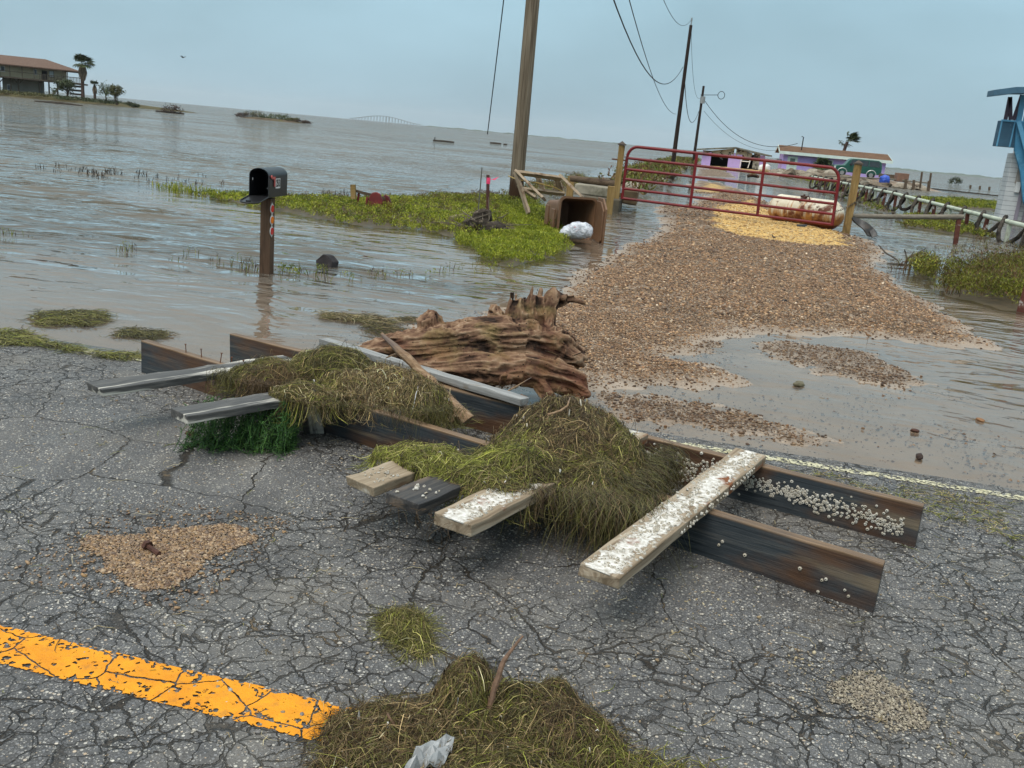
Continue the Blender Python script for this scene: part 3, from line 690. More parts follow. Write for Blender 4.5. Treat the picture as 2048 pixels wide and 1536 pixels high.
def strands(xy, surf, ang, length, width, cols, K=6, lift=.008, curl=.45, jit=.01, down=True):
    """ribbon-like tubes creeping over surf(x,y) from points xy, heading ang"""
    n = len(xy); p = np.array(xy, float); a = np.array(ang, float); st = length/(K-1)
    z = surf(p[:, 0], p[:, 1]); P = [np.stack([p[:, 0], p[:, 1], z], 1)]; off = np.abs(rng.normal(0, lift, n)); arch = rng.normal(0, lift*1.2, n)
    ca = rng.normal(0, curl, n)
    for i in range(1, K):
        a = a+ca*.5+rng.normal(0, curl*.5, n); dx = np.cos(a)*st; dy = np.sin(a)*st
        z2 = surf(p[:, 0]+dx, p[:, 1]+dy); dz = z2-z; k = st/np.sqrt(st*st+dz*dz)
        p = p+np.stack([dx, dy], 1)*k[:, None]; z = np.where(k < .98, z+dz*k, surf(p[:, 0], p[:, 1]))
        P.append(np.stack([p[:, 0], p[:, 1], z+off+arch*np.sin(pi*i/(K-1))+rng.normal(0, jit*.35, n)], 1))
    P[0][:, 2] += off
    return tubes(np.stack(P, 1), width, cols)
def tubes(P, width, cols, m=3):
    """P (n,K,3) centre lines -> thin three-sided tubes"""
    n, K, _ = P.shape
    d = np.gradient(P, axis=1); d /= np.linalg.norm(d, axis=2, keepdims=True)+1e-9
    u = np.cross(d, np.array([.31, .17, .93])); u /= np.linalg.norm(u, axis=2, keepdims=True)+1e-9; v = np.cross(d, u)
    wd = np.asarray(width).reshape(-1, 1, 1)*np.ones((n, 1, 1))*np.interp(np.linspace(0, 1, K), [0, .15, .7, 1], [.5, 1, .9, .25])[None, :, None]
    vs = np.stack([P+wd*(cos(2*pi*k/m)*u+sin(2*pi*k/m)*v*.7) for k in range(m)], 2)        # n,K,m,3
    idx = (np.arange(n)[:, None, None]*K*m+np.arange(K-1)[None, :, None]*m+np.arange(m)[None, None])
    nxt = (np.arange(n)[:, None, None]*K*m+np.arange(K-1)[None, :, None]*m+((np.arange(m)+1) % m)[None, None])
    fs = np.stack([idx, nxt, nxt+m, idx+m], -1).reshape(-1, 4)
    cc = np.repeat(np.asarray(cols)*np.ones((n, 3)), K*m, 0)
    return vs.reshape(-1, 3), fs, cc
def pick(pal, n, j=.25): return pal[rng.integers(0, len(pal), n)]*rng.uniform(1-j, 1+j, (n, 1))
class Mound:
    """lumpy heap: union of domes (cx,cy,rx,ry,rot,z0,h,power)"""
    def __init__(s, lumps, rough=.02, seed=1, floor=0., fr=9.): s.l = lumps; s.r = rough; s.seed = seed; s.floor = floor; s.fr = fr
    def raw(s, x, y):
        z = np.full(np.shape(x), -9.)
        for (cx, cy, rx, ry, ro, z0, h_, pw) in s.l:
            dx, dy = x-cx, y-cy; u = (dx*cos(ro)+dy*sin(ro))/rx; v = (-dx*sin(ro)+dy*cos(ro))/ry
            r = np.sqrt(u*u+v*v)+fbm(x, y, 5, 2, s.seed+3)*.16
            z = np.maximum(z, np.where(r < 1, z0+h_*np.clip(1-r**pw, 0, 1), -9))
        return np.where(z > -5, z+fbm(x, y, 4.2, 2, s.seed+7)*.035, z)
    def __call__(s, x, y):
        z = s.raw(x, y); return np.where(z > -5, z+fbm(x, y, s.fr, 3, s.seed)*s.r, s.floor)
    def points(s, n):
        out = []; tot = 0
        x0 = min(l[0]-max(l[2], l[3]) for l in s.l); x1 = max(l[0]+max(l[2], l[3]) for l in s.l); y0 = min(l[1]-max(l[2], l[3]) for l in s.l); y1 = max(l[1]+max(l[2], l[3]) for l in s.l)
        while tot < n:
            x, y = sample(x0, x1, y0, y1, n); k = s.raw(x, y) > -5; out.append(np.stack([x[k], y[k]], 1)); tot += k.sum()
        return np.concatenate(out)[:n]
    def core(s, step=.02, sink=.012):
        x0 = min(l[0]-max(l[2], l[3]) for l in s.l); x1 = max(l[0]+max(l[2], l[3]) for l in s.l); y0 = min(l[1]-max(l[2], l[3]) for l in s.l); y1 = max(l[1]+max(l[2], l[3]) for l in s.l)
        gx = np.arange(x0, x1, step); gy = np.arange(y0, y1, step); X, Y = np.meshgrid(gx, gy); R = s.raw(X, Y); Z = s(X, Y)-sink; nx = len(gx)
        ok = R > -5; q = ok[:-1, :-1] & ok[1:, :-1] & ok[:-1, 1:] & ok[1:, 1:]
        i = (np.arange(len(gy)-1)[:, None]*nx+np.arange(nx-1)[None])[q]
        f = np.stack([i, i+1, i+nx+1, i+nx], 1); used = np.unique(f); remap = np.full(X.size, -1); remap[used] = np.arange(len(used))
        v = np.stack([X.ravel(), Y.ravel(), Z.ravel()], 1)[used]
        return v, remap[f]
def weed_pile(label, mound, n, mix, loc, length=(.05, .17), width=(.0007, .0013), flow=0., spread=1.2, extra=(), zones=None, name='seaweed_pile', core=True, lift=.007, cat='seaweed'):
    root = thing(name, loc, label, cat)
    L = np.array(root.location)
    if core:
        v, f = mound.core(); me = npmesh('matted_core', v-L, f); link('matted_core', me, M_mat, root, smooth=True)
    xy = mound.points(n); cols = np.zeros((n, 3)); pal = rng.choice(len(mix), n, p=np.array([m_[1] for m_ in mix])/sum(m_[1] for m_ in mix))
    zn = fbm(xy[:, 0], xy[:, 1], 4., 2, mound.seed+9)
    for i, (pp, _) in enumerate(mix):
        k = pal == i; cols[k] = pick(pp, k.sum())
    if zones:
        for (cx, cy, r, pp, pr) in zones:
            k = (np.hypot(xy[:, 0]-cx, xy[:, 1]-cy)+zn*.08 < r) & (rng.uniform(0, 1, n) < pr); cols[k] = pick(pp, k.sum())
    cols *= ((1+.45*zn)*np.exp(rng.normal(0, .38, n)))[:, None]
    wide = rng.uniform(0, 1, n) < .13; cols[wide] = cols[wide]*1.35+np.array((.03, .03, .004))
    fa = flow(xy[:, 0], xy[:, 1]) if callable(flow) else flow
    ang = fa+rng.normal(0, spread, n)+pi*(rng.uniform(0, 1, n) < .5)+1.3*fbm(xy[:, 0], xy[:, 1], 3., 2, mound.seed+5)
    parts = [strands(xy, mound, ang, rng.uniform(*length, n)*np.where(wide, 1.25, 1), rng.uniform(*width, n)*np.where(wide, 1.6, 1), cols, lift=lift*np.where(wide, 1.2, 1), curl=np.where(wide, .28, .6))]
    m2 = n//16; xq = mound.points(m2); parts.append(strands(xq, mound, rng.uniform(0, 6.3, m2), rng.uniform(length[0]*.5, length[1], m2), rng.uniform(width[0], width[1]*1.1, m2), pick(np.concatenate([STRAW[:2]*.8, OLIVE, BROWN]), m2), lift=lift*2.2, curl=.25, jit=.02))
    parts += list(extra)
    vs = []; fs = []; cs = []; b = 0
    for v, f, c in parts: vs.append(v); fs.append(f+b); cs.append(c); b += len(v)
    me = npmesh('weed_strands', np.concatenate(vs)-L, np.concatenate(fs)); setcol(me, np.clip(np.concatenate(cs), 0, 1))
    o = link('weed_strands', me, M_weed, root); tag(o, kind='stuff'); return root
def hang(a, b, n, zt, zl, pal, out=(0, 0), width=(.0007, .0013), spread=.03, K=7):
    """strands hanging from the line a-b, from height zt down by zl=(min,max)"""
    a, b = np.array(a, float), np.array(b, float); t = rng.uniform(0, 1, n); L = rng.uniform(*zl, n)
    base = a[None]+(b-a)[None]*t[:, None]+rng.normal(0, spread, (n, 2)); dx = rng.normal(0, .32, n)*L; dy = rng.normal(0, .25, n)*L; ph = rng.uniform(0, 6, n)
    P = []
    for i in range(K):
        s_ = i/(K-1); x = base[:, 0]+dx*s_+out[0]*np.sin(pi*s_*.6)+np.sin(ph+s_*(4+ph))*.014; y = base[:, 1]+dy*s_+out[1]*np.sin(pi*s_*.6)+np.cos(ph*1.7+s_*(3+ph))*.012
        P.append(np.stack([x, y, np.maximum(zt+.02-L*s_**1.2+.02*np.sin(pi*s_), .006)], 1))
    return tubes(np.stack(P, 1), rng.uniform(*width, n), pick(pal, n))
def bits(xy, surf, size, pal, n=None, K=3, ln=(.008, .028)):
    n = len(xy); return strands(xy, surf, rng.uniform(0, 2*pi, n), rng.uniform(*ln, n), rng.uniform(size*.5, size, n), pick(pal, n), K=K, lift=.014, curl=.3)

# main heap across both stringers
main = Mound([(-.50, 4.02, .34, .46, .1, .20, .155, 2.4), (-.50, 4.22, .28, .20, .1, .28, .105, 2.0), (-.86, 3.50, .40, .17, -.38, .22, .05, 2.2), (-.60, 3.66, .26, .22, -.2, .22, .09, 2.2), (-.30, 3.70, .22, .26, .2, .18, .12, 2.2), (-.22, 3.98, .15, .28, .1, .15, .16, 2.6)], .030, 5, .16)
mp_ = main.points(2400); k = (np.hypot(mp_[:, 0]+.66, mp_[:, 1]-4.07) < .40); mb_ = mp_[k]
hp = [hang((-.62, 3.40), (-.12, 3.50), 420, .24, (.05, .22), np.concatenate([OLIVE, BROWN]), (0, -.05)), hang((-.14, 3.48), (-.02, 4.12), 1000, .27, (.08, .28), np.concatenate([OLIVE, BROWN[:2]]), (.05, 0)), hang((-1.1, 3.2), (-.75, 3.02), 40, .21, (.04, .16), BROWN[:2], (0, 0), spread=.05),
      hang((-.30, 3.42), (-.08, 3.46), 800, .25, (.08, .30), np.concatenate([OLIVE, OLIVE, BROWN]), (.02, -.06), spread=.06)]
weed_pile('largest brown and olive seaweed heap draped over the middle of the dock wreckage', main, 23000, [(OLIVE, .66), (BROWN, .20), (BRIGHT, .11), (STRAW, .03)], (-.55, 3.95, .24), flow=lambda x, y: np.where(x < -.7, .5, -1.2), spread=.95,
          extra=hp+[bits(mb_, main, .0032, np.concatenate([BROWN, STRAW[:2]])), bits(main.points(34), main, .007, WHITE, ln=(.010, .022)), bits(main.points(300), main, .0035, BROWN[:2]*.4)], zones=[(-.60, 4.05, .37, np.concatenate([BROWN, BROWN*.6, STRAW[:1]*.7]), .88), (-.95, 3.62, .36, BRIGHT, .8), (-.87, 3.24, .14, BROWN[:2]*.6, .95), (-.72, 3.80, .2, BRIGHT, .45)])
mid1 = Mound([(-1.86, 4.64, .31, .21, -.3, .21, .178, 2.3), (-2.16, 4.46, .22, .18, .5, .21, .07, 2.3)], .030, 6, .17)
weed_pile('rounded olive seaweed mound nearest the left end of the dock wreckage', mid1, 10000, [(OLIVE, .72), (BROWN, .12), (STRAW, .04), (BRIGHT, .12)], (-1.9, 4.58, .24), flow=.3, spread=.8,
          extra=[hang((-2.40, 4.36), (-2.25, 4.25), 160, .25, (.06, .22), OLIVE), hang((-2.2, 4.25), (-2.0, 4.2), 160, .25, (.06, .16), BROWN[:2])], zones=[(-2.08, 4.32, .17, BROWN[:2], .8)])
mid2 = Mound([(-1.48, 4.50, .34, .17, -.33, .20, .15, 2.5), (-1.82, 4.20, .20, .16, .5, .22, .065, 2), (-1.68, 4.38, .22, .16, -.3, .2, .12, 2.2), (-1.27, 4.44, .16, .18, 0, .10, .19, 2.6)], .030, 7, .14)
weed_pile('brown straw littered seaweed heap between the stump and the near stringer', mid2, 12000, [(OLIVE, .55), (BROWN, .26), (STRAW, .07), (BRIGHT, .12)], (-1.55, 4.35, .24), flow=-.3, spread=.9,
          extra=[hang((-1.80, 4.03), (-1.45, 4.14), 130, .24, (.03, .12), np.concatenate([BROWN, OLIVE])), hang((-1.25, 4.16), (-1.06, 4.3), 200, .25, (.06, .22), OLIVE), hang((-1.45, 4.12), (-1.2, 4.15), 110, .24, (.03, .12), np.concatenate([OLIVE, BROWN])), bits(mid2.points(900), mid2, .003, np.concatenate([STRAW, BROWN])), bits(mid2.points(22), mid2, .007, WHITE, ln=(.010, .022))], zones=[(-1.5, 4.42, .24, np.concatenate([BROWN, STRAW]), .7), (-1.55, 4.14, .10, BROWN[:2], .8)])
# heap at the bottom edge of the picture
fg = Mound([(-.50, 2.07, .33, .17, .15, 0, .10, 2), (-.47, 2.20, .11, .14, .1, 0, .19, 2.2), (-.20, 2.15, .28, .18, -.5, 0, .14, 2.1), (-.22, 2.26, .10, .10, 0, .0, .15, 2), (.02, 2.07, .28, .12, -.55, 0, .06, 2), (-.30, 1.95, .45, .25, 0, 0, .10, 2)], .018, 8)
weed_pile('olive brown seaweed heap with an upright twig at the bottom edge', fg, 26000, [(OLIVE, .58), (BROWN, .29), (BRIGHT, .09), (STRAW, .04)], (-.35, 2.1, .0), flow=.2, spread=1.0, width=(.0005, .0010), length=(.04, .13),
          zones=[(-.52, 2.24, .09, BROWN[:3], .8), (-.12, 2.14, .13, BROWN, .6), (.10, 2.03, .2, BRIGHT, .5), (-.66, 2.05, .2, BROWN, .5)], lift=.008, extra=[bits(fg.points(500), fg, .002, np.concatenate([STRAW, BROWN])), bits(fg.points(30), fg, .004, WHITE, ln=(.006, .014)), bits(fg.points(500), fg, .0028, BROWN[:2]*.4)])
cl1 = Mound([(-.775, 2.62, .115, .085, -1.1, 0, .045, 2), (-.70, 2.52, .05, .06, 0, 0, .02, 2)], .008, 9, fr=20)
weed_pile('small olive seaweed clump alone on the asphalt above the bottom heap', cl1, 2400, [(OLIVE, .75), (BRIGHT, .2), (STRAW, .05)], (-.76, 2.6, 0), length=(.04, .11), width=(.0005, .0009), flow=-1., spread=.9, lift=.006, name='seaweed_clump')
cl2 = Mound([(.17, 2.12, .13, .05, .1, 0, .03, 2)], .006, 10, fr=20)
weed_pile('bright green seaweed wisp at the bottom edge right of the heap', cl2, 700, [(OLIVE, .4), (BRIGHT, .6)], (.17, 2.1, 0), length=(.06, .14), width=(.0009, .0015), flow=.1, spread=.4, lift=.004, name='seaweed_clump')
def drift(label, poly, n, mix, z0=.012, flow=-.04, spread=.35, length=(.08, .2), zz_=None, seed=12):
    P = [gp(a, b, zz_ if zz_ is not None else WL) for a, b in poly]; c = np.mean(P, 0)
    x0, x1 = min(p[0] for p in P), max(p[0] for p in P); y0, y1 = min(p[1] for p in P), max(p[1] for p in P)
    x, y = sample(x0-.1, x1+.1, y0-.1, y1+.1, n*8); d = sdf(P, x, y)+fbm(x, y, 6, 3, seed)*.20; k = np.nonzero(d > rng.uniform(-.03, .08, len(d)))[0][:n]; xy = np.stack([x[k], y[k]], 1); n = len(xy)
    sf = lambda a, b: np.maximum(np.where(b < edge(a)+.12, road_z(a, b), -1), np.maximum(ground_z(a, b)[0], WL))+z0*(.4+np.clip(sdf(P, a, b)*6, 0, 1))
    cols = np.concatenate([pick(pp, max(1, int(n*w_)+1)) for pp, w_ in mix])[:n]; rng.shuffle(cols)
    v, f, cc = strands(xy, sf, flow+rng.normal(0, spread, n), rng.uniform(*length, n), rng.uniform(.0014, .0028, n), cols[:len(xy)] if len(cols) >= n else pick(OLIVE, n), lift=.006)
    root = thing('seaweed_drift', (c[0], c[1], WL), label, 'seaweed'); me = npmesh('weed_strands', v-np.array(root.location), f); setcol(me, np.clip(cc, 0, 1)); tag(link('weed_strands', me, M_weed, root), kind='stuff')
drift('flat olive seaweed raft floating in the shallows near the left edge', ((40,632),(110,624),(165,625),(200,638),(160,647),(110,648),(60,645)), 1300, [(OLIVE, .75), (BRIGHT, .25)], .014, zz_=WL)
drift('yellow green seaweed line strewn along the flooded edge line at far left', ((-40,650),(60,668),(180,690),(270,700),(290,712),(200,712),(90,692),(-40,680)), 1500, [(OLIVE, .5), (BRIGHT, .5)], .008, spread=.6, zz_=-.01)
drift('thin seaweed streak in the shallows just above the left dock end', ((210,668),(260,660),(325,664),(300,672),(230,676)), 350, [(OLIVE, 1)], .010)
drift('sparse seaweed mat at the waterline left of the stump', ((620,630),(680,628),(760,636),(830,640),(760,648),(690,648),(640,640)), 1000, [(OLIVE, .6), (STRAW, .25), (BROWN, .15)], .015)
drift('small weed tangle on the sand between the mat and the stump', ((700,655),(760,650),(790,660),(740,670)), 300, [(OLIVE, .6), (BROWN, .4)], .012)
drift('loose straw and weed lying on the asphalt beyond the right stringers', ((1540,930),(1760,960),(2048,1010),(2048,1120),(1900,1050),(1620,960)), 420, [(BRIGHT, .5), (OLIVE, .3), (STRAW, .2)], .003, spread=.9, length=(.03, .10), zz_=0, seed=14)
# loose blades on the bare asphalt
x, y = sample(-3.3, 1.9, 1.9, 5.0, 620); fl = lambda a, b: road_z(a, b)+.002
v, f, cc = strands(np.stack([x, y], 1), fl, rng.uniform(0, 6.3, 620), rng.uniform(.02, .11, 620), rng.uniform(.0008, .0016, 620), np.concatenate([pick(STRAW, 260), pick(BRIGHT, 160), pick(BROWN, 200)]), lift=.003)
stuff_mesh('straw_litter', [(v, f, cc)], M_weed, 'loose straw and seaweed blades scattered over the asphalt', 'litter')

# ---- leafy green weed under the left planks
gw = thing('green_weed', (-2.05, 4.0, 0), 'feathery bright green weed bunch hanging beneath the left planks', 'weed')
n = 340; P = []
bx = rng.uniform(-2.28, -1.82, n); by = 4.02+.36*(bx+2.05)+rng.normal(0, .05, n); zt = rng.uniform(.08, .22, n)
for i in range(7):
    s_ = i/6; P.append(np.stack([bx+rng.normal(0, .01, n)+.05*s_*np.sin(bx*90), by-.10*s_+rng.normal(0, .008, n), np.maximum(zt*(1-s_)**1.1+.015*np.sin(5*s_+bx*50), .008)], 1))
P = np.stack(P, 1); pr = [tubes(P, np.full(n, .0018), pick(GREEN, n))]
Q = P[:, rng.integers(0, 7, 14)].reshape(-1, 3); m_ = len(Q); dv = rng.normal(0, .018, (m_, 3)); dv[:, 2] = rng.normal(.004, .010, m_)
pr.append(tubes(np.stack([Q, Q+dv*.5+V(0, 0, .004), Q+dv], 1), np.full(m_, .0026), pick(GREEN, m_, .4)))
vs, fs, cs, b = [], [], [], 0
for v, f, c_ in pr: vs.append(v); fs.append(f+b); cs.append(c_); b += len(v)
me = npmesh('fronds', np.concatenate(vs)-np.array(gw.location), np.concatenate(fs)); setcol(me, np.concatenate(cs)); tag(link('fronds', me, M_weed, gw), kind='stuff')

# ================================================================== DRIFTWOOD
def remesh_wood(name, mb, voxel, mat, parent, disp, grain_dirs, seed=0, smooth_it=3):
    """tubes fused into one body, then gnarled along the grain"""
    me = mb.mesh(name+'_raw'); o = bpy.data.objects.new('tmp', me); C.objects.link(o)
    r = o.modifiers.new('r', 'REMESH'); r.mode = 'VOXEL'; r.voxel_size = voxel
    s = o.modifiers.new('s', 'SMOOTH'); s.iterations = smooth_it; s.factor = .5
    dg = bpy.context.evaluated_depsgraph_get(); m2 = bpy.data.meshes.new_from_object(o.evaluated_get(dg)); bpy.data.objects.remove(o)
    m2.name = name; n = len(m2.vertices); co = np.empty(n*3, np.float32); m2.vertices.foreach_get('co', co); co = co.reshape(-1, 3)
    no = np.empty(n*3, np.float32); m2.vertex_normals.foreach_get('vector', no); no = no.reshape(-1, 3)
    d = np.empty(n); gv = np.empty(n)
    for i in range(n):
        p = co[i]
        best = min(grain_dirs, key=lambda gd: np.sum((p-gd[0])**2)); ax = best[1]
        t = np.dot(p, ax); q = p-ax*t
        warp = mnoise.noise(Vector(p*3.2+seed))*.09
        s1_ = Vector((q*13+ax*(t*2.0))+warp*8); s2_ = Vector((q*42+ax*(t*5))+warp*16)
        a = 1-abs(mnoise.noise(s1_))*2.2; b_ = 1-abs(mnoise.noise(s2_))*2.2
        v_ = .60*a+.40*b_; gv[i] = v_; d[i] = (v_-.45)*disp+mnoise.noise(Vector(p*6))*disp*.7
    co = co+no*d[:, None]
    m2.vertices.foreach_set('co', (co-np.array(root_loc(parent))).astype(np.float32).ravel())
    setattr_f(m2, 'grain', gv); m2.update()
    return link(name, m2, mat, parent, smooth=True)
g = G('gnarled reddish driftwood')
gr = g.attr('grain'); n1 = g.noise(5, 6, .6); n2 = g.noise(40, 4)
c = g.ramp(g.math('ADD', g.math('MULTIPLY', gr, .6), g.math('MULTIPLY', n2, .4)), (.20, (.022, .012, .008)), (.44, (.115, .060, .036)), (.64, (.225, .135, .080)), (.88, (.40, .285, .19)))
c = g.mix(g.rng(n1, .52, .66, 0, .6), c, (.21, .155, .062, 1))
c = g.mix(g.rng(g.noise(2.6, 5), .52, .66, 0, .55), c, (.16, .055, .03, 1))
holes = g.voro(26); c = g.mix(g.rng(holes.outputs['Distance'], .13, .09), c, (.012, .006, .004, 1))
M_drift = g.done(g.bsdf(c, .8, g.bump(g.math('ADD', g.math('MULTIPLY', gr, .4), n2), .7, .012), .2))
stump = thing('driftwood_stump', (-1.15, 5.75, 0), 'large gnarled reddish driftwood stump with twisted roots behind the dock wreckage', 'driftwood')
sb = MB()
def wp_(x, y, z): return gp(x, y, z)
t1 = [V(-1.98, 5.42, .13), V(-1.72, 5.47, .20), V(-1.42, 5.56, .27), V(-1.12, 5.66, .33), V(-.86, 5.78, .30), V(-.70, 5.90, .20)]
sb.tube(t1, [.11, .145, .15, .155, .15, .09], 14)
t2 = [V(-1.75, 5.40, .10), V(-1.45, 5.42, .15), V(-1.15, 5.45, .19), V(-.92, 5.52, .19), V(-.74, 5.62, .13), V(-.68, 5.66, .06)]
sb.tube(t2, [.10, .115, .10, .085, .085, .07], 12)
sb.tube([V(-1.55, 5.62, .2), V(-1.60, 5.60, .36), V(-1.63, 5.57, .44)], [.09, .085, .07], 10)                      # cut limb
sb.tube([V(-1.05, 5.72, .36), V(-1.08, 5.76, .50), V(-1.10, 5.78, .58)], [.09, .075, .055], 10)
sb.tube([V(-.97, 5.74, .34), V(-.99, 5.80, .52), V(-.975, 5.82, .60)], [.08, .06, .045], 10)
sb.tube([V(-.90, 5.76, .36), V(-.90, 5.84, .54), V(-.87, 5.87, .62), V(-.80, 5.89, .60)], [.08, .06, .05, .035], 10)
sb.tube([V(-.86, 5.86, .58), at(1105, 606, 5.90), at(1140, 598, 5.94), at(1172, 607, 5.96)], [.045, .04, .03, .014], 8)
sb.tube([V(-1.15, 5.70, .36), V(-1.22, 5.72, .47), V(-1.24, 5.73, .53)], [.07, .05, .02], 8)
sb.tube([V(-.78, 5.72, .28), V(-.68, 5.78, .24), V(-.64, 5.80, .21)], [.07, .05, .02], 8)
sb.tube([V(-.80, 5.60, .20), V(-.62, 5.60, .13), V(-.58, 5.58, .05)], [.08, .065, .045], 8)
sb.tube([V(-.86, 5.50, .14), V(-.78, 5.44, .06), V(-.76, 5.42, .01)], [.05, .045, .035], 8)
sb.tube([V(-1.05, 5.42, .16), V(-1.06, 5.34, .13), V(-1.04, 5.30, .20)], [.045, .03, .01], 8)
sb.tube([V(-1.1, 5.36, .05), V(-.98, 5.34, .06), V(-.90, 5.36, .04)], [.03, .035, .02], 8)
def ridges(path, rads, n, rmin, rmax):
    """split, stringy wood: long tapered ridges running along a limb"""
    path = [np.array(p) for p in path]; m = len(path)
    for q in range(n):
        a0 = random.uniform(0, 2*pi); tw = random.gauss(0, .5); t0 = random.uniform(-.05, .55); t1_ = min(1.03, t0+random.uniform(.3, .7)); P = []; R = []; r0_ = random.uniform(rmin, rmax)
        for k in range(9):
            t = np.clip(t0+(t1_-t0)*k/8, 0, 1)*(m-1); j = min(int(t), m-2); u = t-j; c_ = path[j]*(1-u)+path[j+1]*u; d = path[j+1]-path[j]; d = d/np.linalg.norm(d); rr_ = rads[j]*(1-u)+rads[j+1]*u
            e = np.cross(d, (0, 0, 1)); e = e/(np.linalg.norm(e)+1e-6); f_ = np.cross(e, d); a = a0+tw*k/8
            P.append(c_+(e*cos(a)+f_*sin(a))*(rr_*(.97+.05*sin(k*1.3+q)))+d*(.03 if k == 8 else 0)); R.append(r0_*(.35+.65*sin(pi*(k+.6)/9.4)))
        sb.tube(P, R, 6)
ridges(t1, [.11, .145, .15, .155, .15, .09], 46, .008, .026); ridges(t2, [.10, .115, .10, .085, .085, .07], 34, .008, .022)
ridges([V(-1.05, 5.72, .36), V(-1.08, 5.76, .50), V(-1.10, 5.78, .60)], [.09, .075, .055], 9, .006, .015)
ridges([V(-.97, 5.74, .34), V(-.99, 5.80, .52), V(-.975, 5.82, .63)], [.08, .06, .045], 8, .006, .014)
ridges([V(-.90, 5.76, .36), V(-.90, 5.84, .54), V(-.87, 5.87, .62), at(1105, 606, 5.90), at(1140, 598, 5.94)], [.08, .06, .05, .045, .03], 10, .006, .013)
ridges([V(-1.55, 5.62, .2), V(-1.60, 5.60, .36), V(-1.63, 5.57, .43)], [.09, .085, .07], 8, .006, .012)
ax1 = V(.95, .28, .10); ax1 /= np.linalg.norm(ax1)
gd = [(V(-1.6, 5.5, .2), ax1), (V(-1.2, 5.6, .25), ax1), (V(-.85, 5.72, .2), V(.9, .3, -.3)/np.linalg.norm(V(.9, .3, -.3))), (V(-1.62, 5.58, .42), V(0, 0, 1)), (V(-1.0, 5.78, .56), V(0, .2, .98)), (V(-.86, 5.84, .56), V(.2, .3, .93)), (V(-.70, 5.93, .6), V(.9, .4, 0)/np.linalg.norm(V(.9, .4, 0)))]
remesh_wood('trunk', sb, .0072, M_drift, stump, .020, gd, 3, 1)
rf = MB()
for i in range(9):
    a = V(random.uniform(-1.0, -.65), random.uniform(5.5, 5.7), random.uniform(.15, .35)); b_ = a+V(random.uniform(-.02, .14), random.uniform(-.06, .04), random.uniform(-.14, .02))
    rf = MB(); rf.tube([a, (a+b_)/2+V(0, 0, random.uniform(-.02, .03)), b_], [.004, .003, .001], 5); rf.build('root_fibre', M_drift, stump)

M_stick = mat_wood('bare driftwood stick', ((.13, .075, .04), (.26, .165, .095), (.40, .29, .19)), .8, 14, True, .6, (.16, .12, .10), (.5, .6))
def stick(name, label, pts, rads, mat=M_stick, cat='stick', sides=8, side_twigs=(), vox=None):
    root = thing(name, pts[0], label, cat); m_ = MB()
    P = []; R = []
    for i in range(len(pts)-1):
        for k in range(4):
            t = k/4; P.append(np.array(pts[i])*(1-t)+np.array(pts[i+1])*t+np.array([random.gauss(0, rads[i]*.13) for _ in range(3)])); R.append(rads[i]*(1-t)+rads[i+1]*t)
    P.append(np.array(pts[-1])); R.append(rads[-1]); m_.tube(P, [r*random.uniform(.88, 1.12) for r in R], sides)
    m_.build('stem', mat, root, smooth=True)
    for tp, tr in side_twigs: MB().tube(tp, tr, 5).build('twig', mat, root, smooth=True)
    return root
stick('driftwood_stick', 'long bare stick leaning over the loose board in front of the stump', [gp(763, 668, .50), gp(800, 702, .44), gp(850, 752, .34), gp(900, 803, .24), gp(935, 842, .16)], [.010, .022, .026, .030, .042],
      side_twigs=[([gp(800, 705, .43), gp(780, 712, .40), gp(772, 716, .38)], [.007, .005, .003]), ([gp(912, 830, .2), gp(905, 843, .16), gp(907, 848, .13)], [.014, .01, .004])])
M_twig = mat_plain('brown twig', (.16, .095, .06), .7, .3, 60, .3, bump=.4, bscale=80, dirt=(.45, .38, .3), dscale=9, dthr=(.54, .6))
stick('twig', 'upright brown twig poking out of the bottom seaweed heap', [gp(978, 1420, .10), gp(990, 1370, .16), gp(1008, 1320, .22), gp(1046, 1272, .27)], [.008, .0085, .007, .003], M_twig)
stick('twig', 'short pinkish twig on the left flank of the bottom seaweed heap', [gp(797, 1470, .04), gp(785, 1445, .08), gp(774, 1427, .10)], [.005, .0045, .003], M_twig)
stick('twig', 'slender pale twig hanging below the right end of the largest heap', [gp(1192, 1022, .23), gp(1190, 1070, .12), gp(1195, 1105, .02)], [.0035, .003, .002], M_stick)
stick('twig', 'crooked pale twig lying on top of the largest heap', [gp(1095, 830, .40), gp(1120, 822, .41), gp(1135, 812, .42), gp(1140, 795, .45)], [.006, .005, .0045, .003], M_stick)
stick('twig', 'thin bowed twigs under the stump beside the loose board', [gp(1010, 786, .10), gp(1040, 768, .16), gp(1068, 752, .17)], [.005, .004, .002], M_stick)
# small finds
M_rust2 = mat_plain('dark rusted iron', (.07, .03, .02), .7, .5, 40, .3, bump=.6, bscale=60)
bolt = thing('rusty_bolt', gp(310, 1105, 0), 'rusty brown bolt lying on the large gravel pothole', 'bolt'); m_ = MB()
m_.tube([gp(295, 1092, .018), gp(318, 1108, .012)], .010, 7); m_.build('shank', M_rust2, bolt, smooth=True); m_ = MB(); m_.tube([gp(292, 1089, .02), gp(297, 1093, .018)], .02, 6); m_.build('bolt_head', M_rust2, bolt)
M_film = mat_plain('grey plastic film', (.30, .31, .31), .3, .3, 14, .5, bump=.4, bscale=20, dirt=(.08, .07, .06), dscale=8)
pf = thing('plastic_scrap', gp(850, 1522, .08), 'crumpled grey plastic scrap in the bottom seaweed heap', 'litter'); m_ = MB()
gx, gy = 9, 7; pts = []
for j in range(gy):
    for i in range(gx):
        p = gp(808+(i+ j*.4)*10, 1545-j*9+i*-2.2, .105); pts.append(p+V(0, 0, random.gauss(0, .010)))
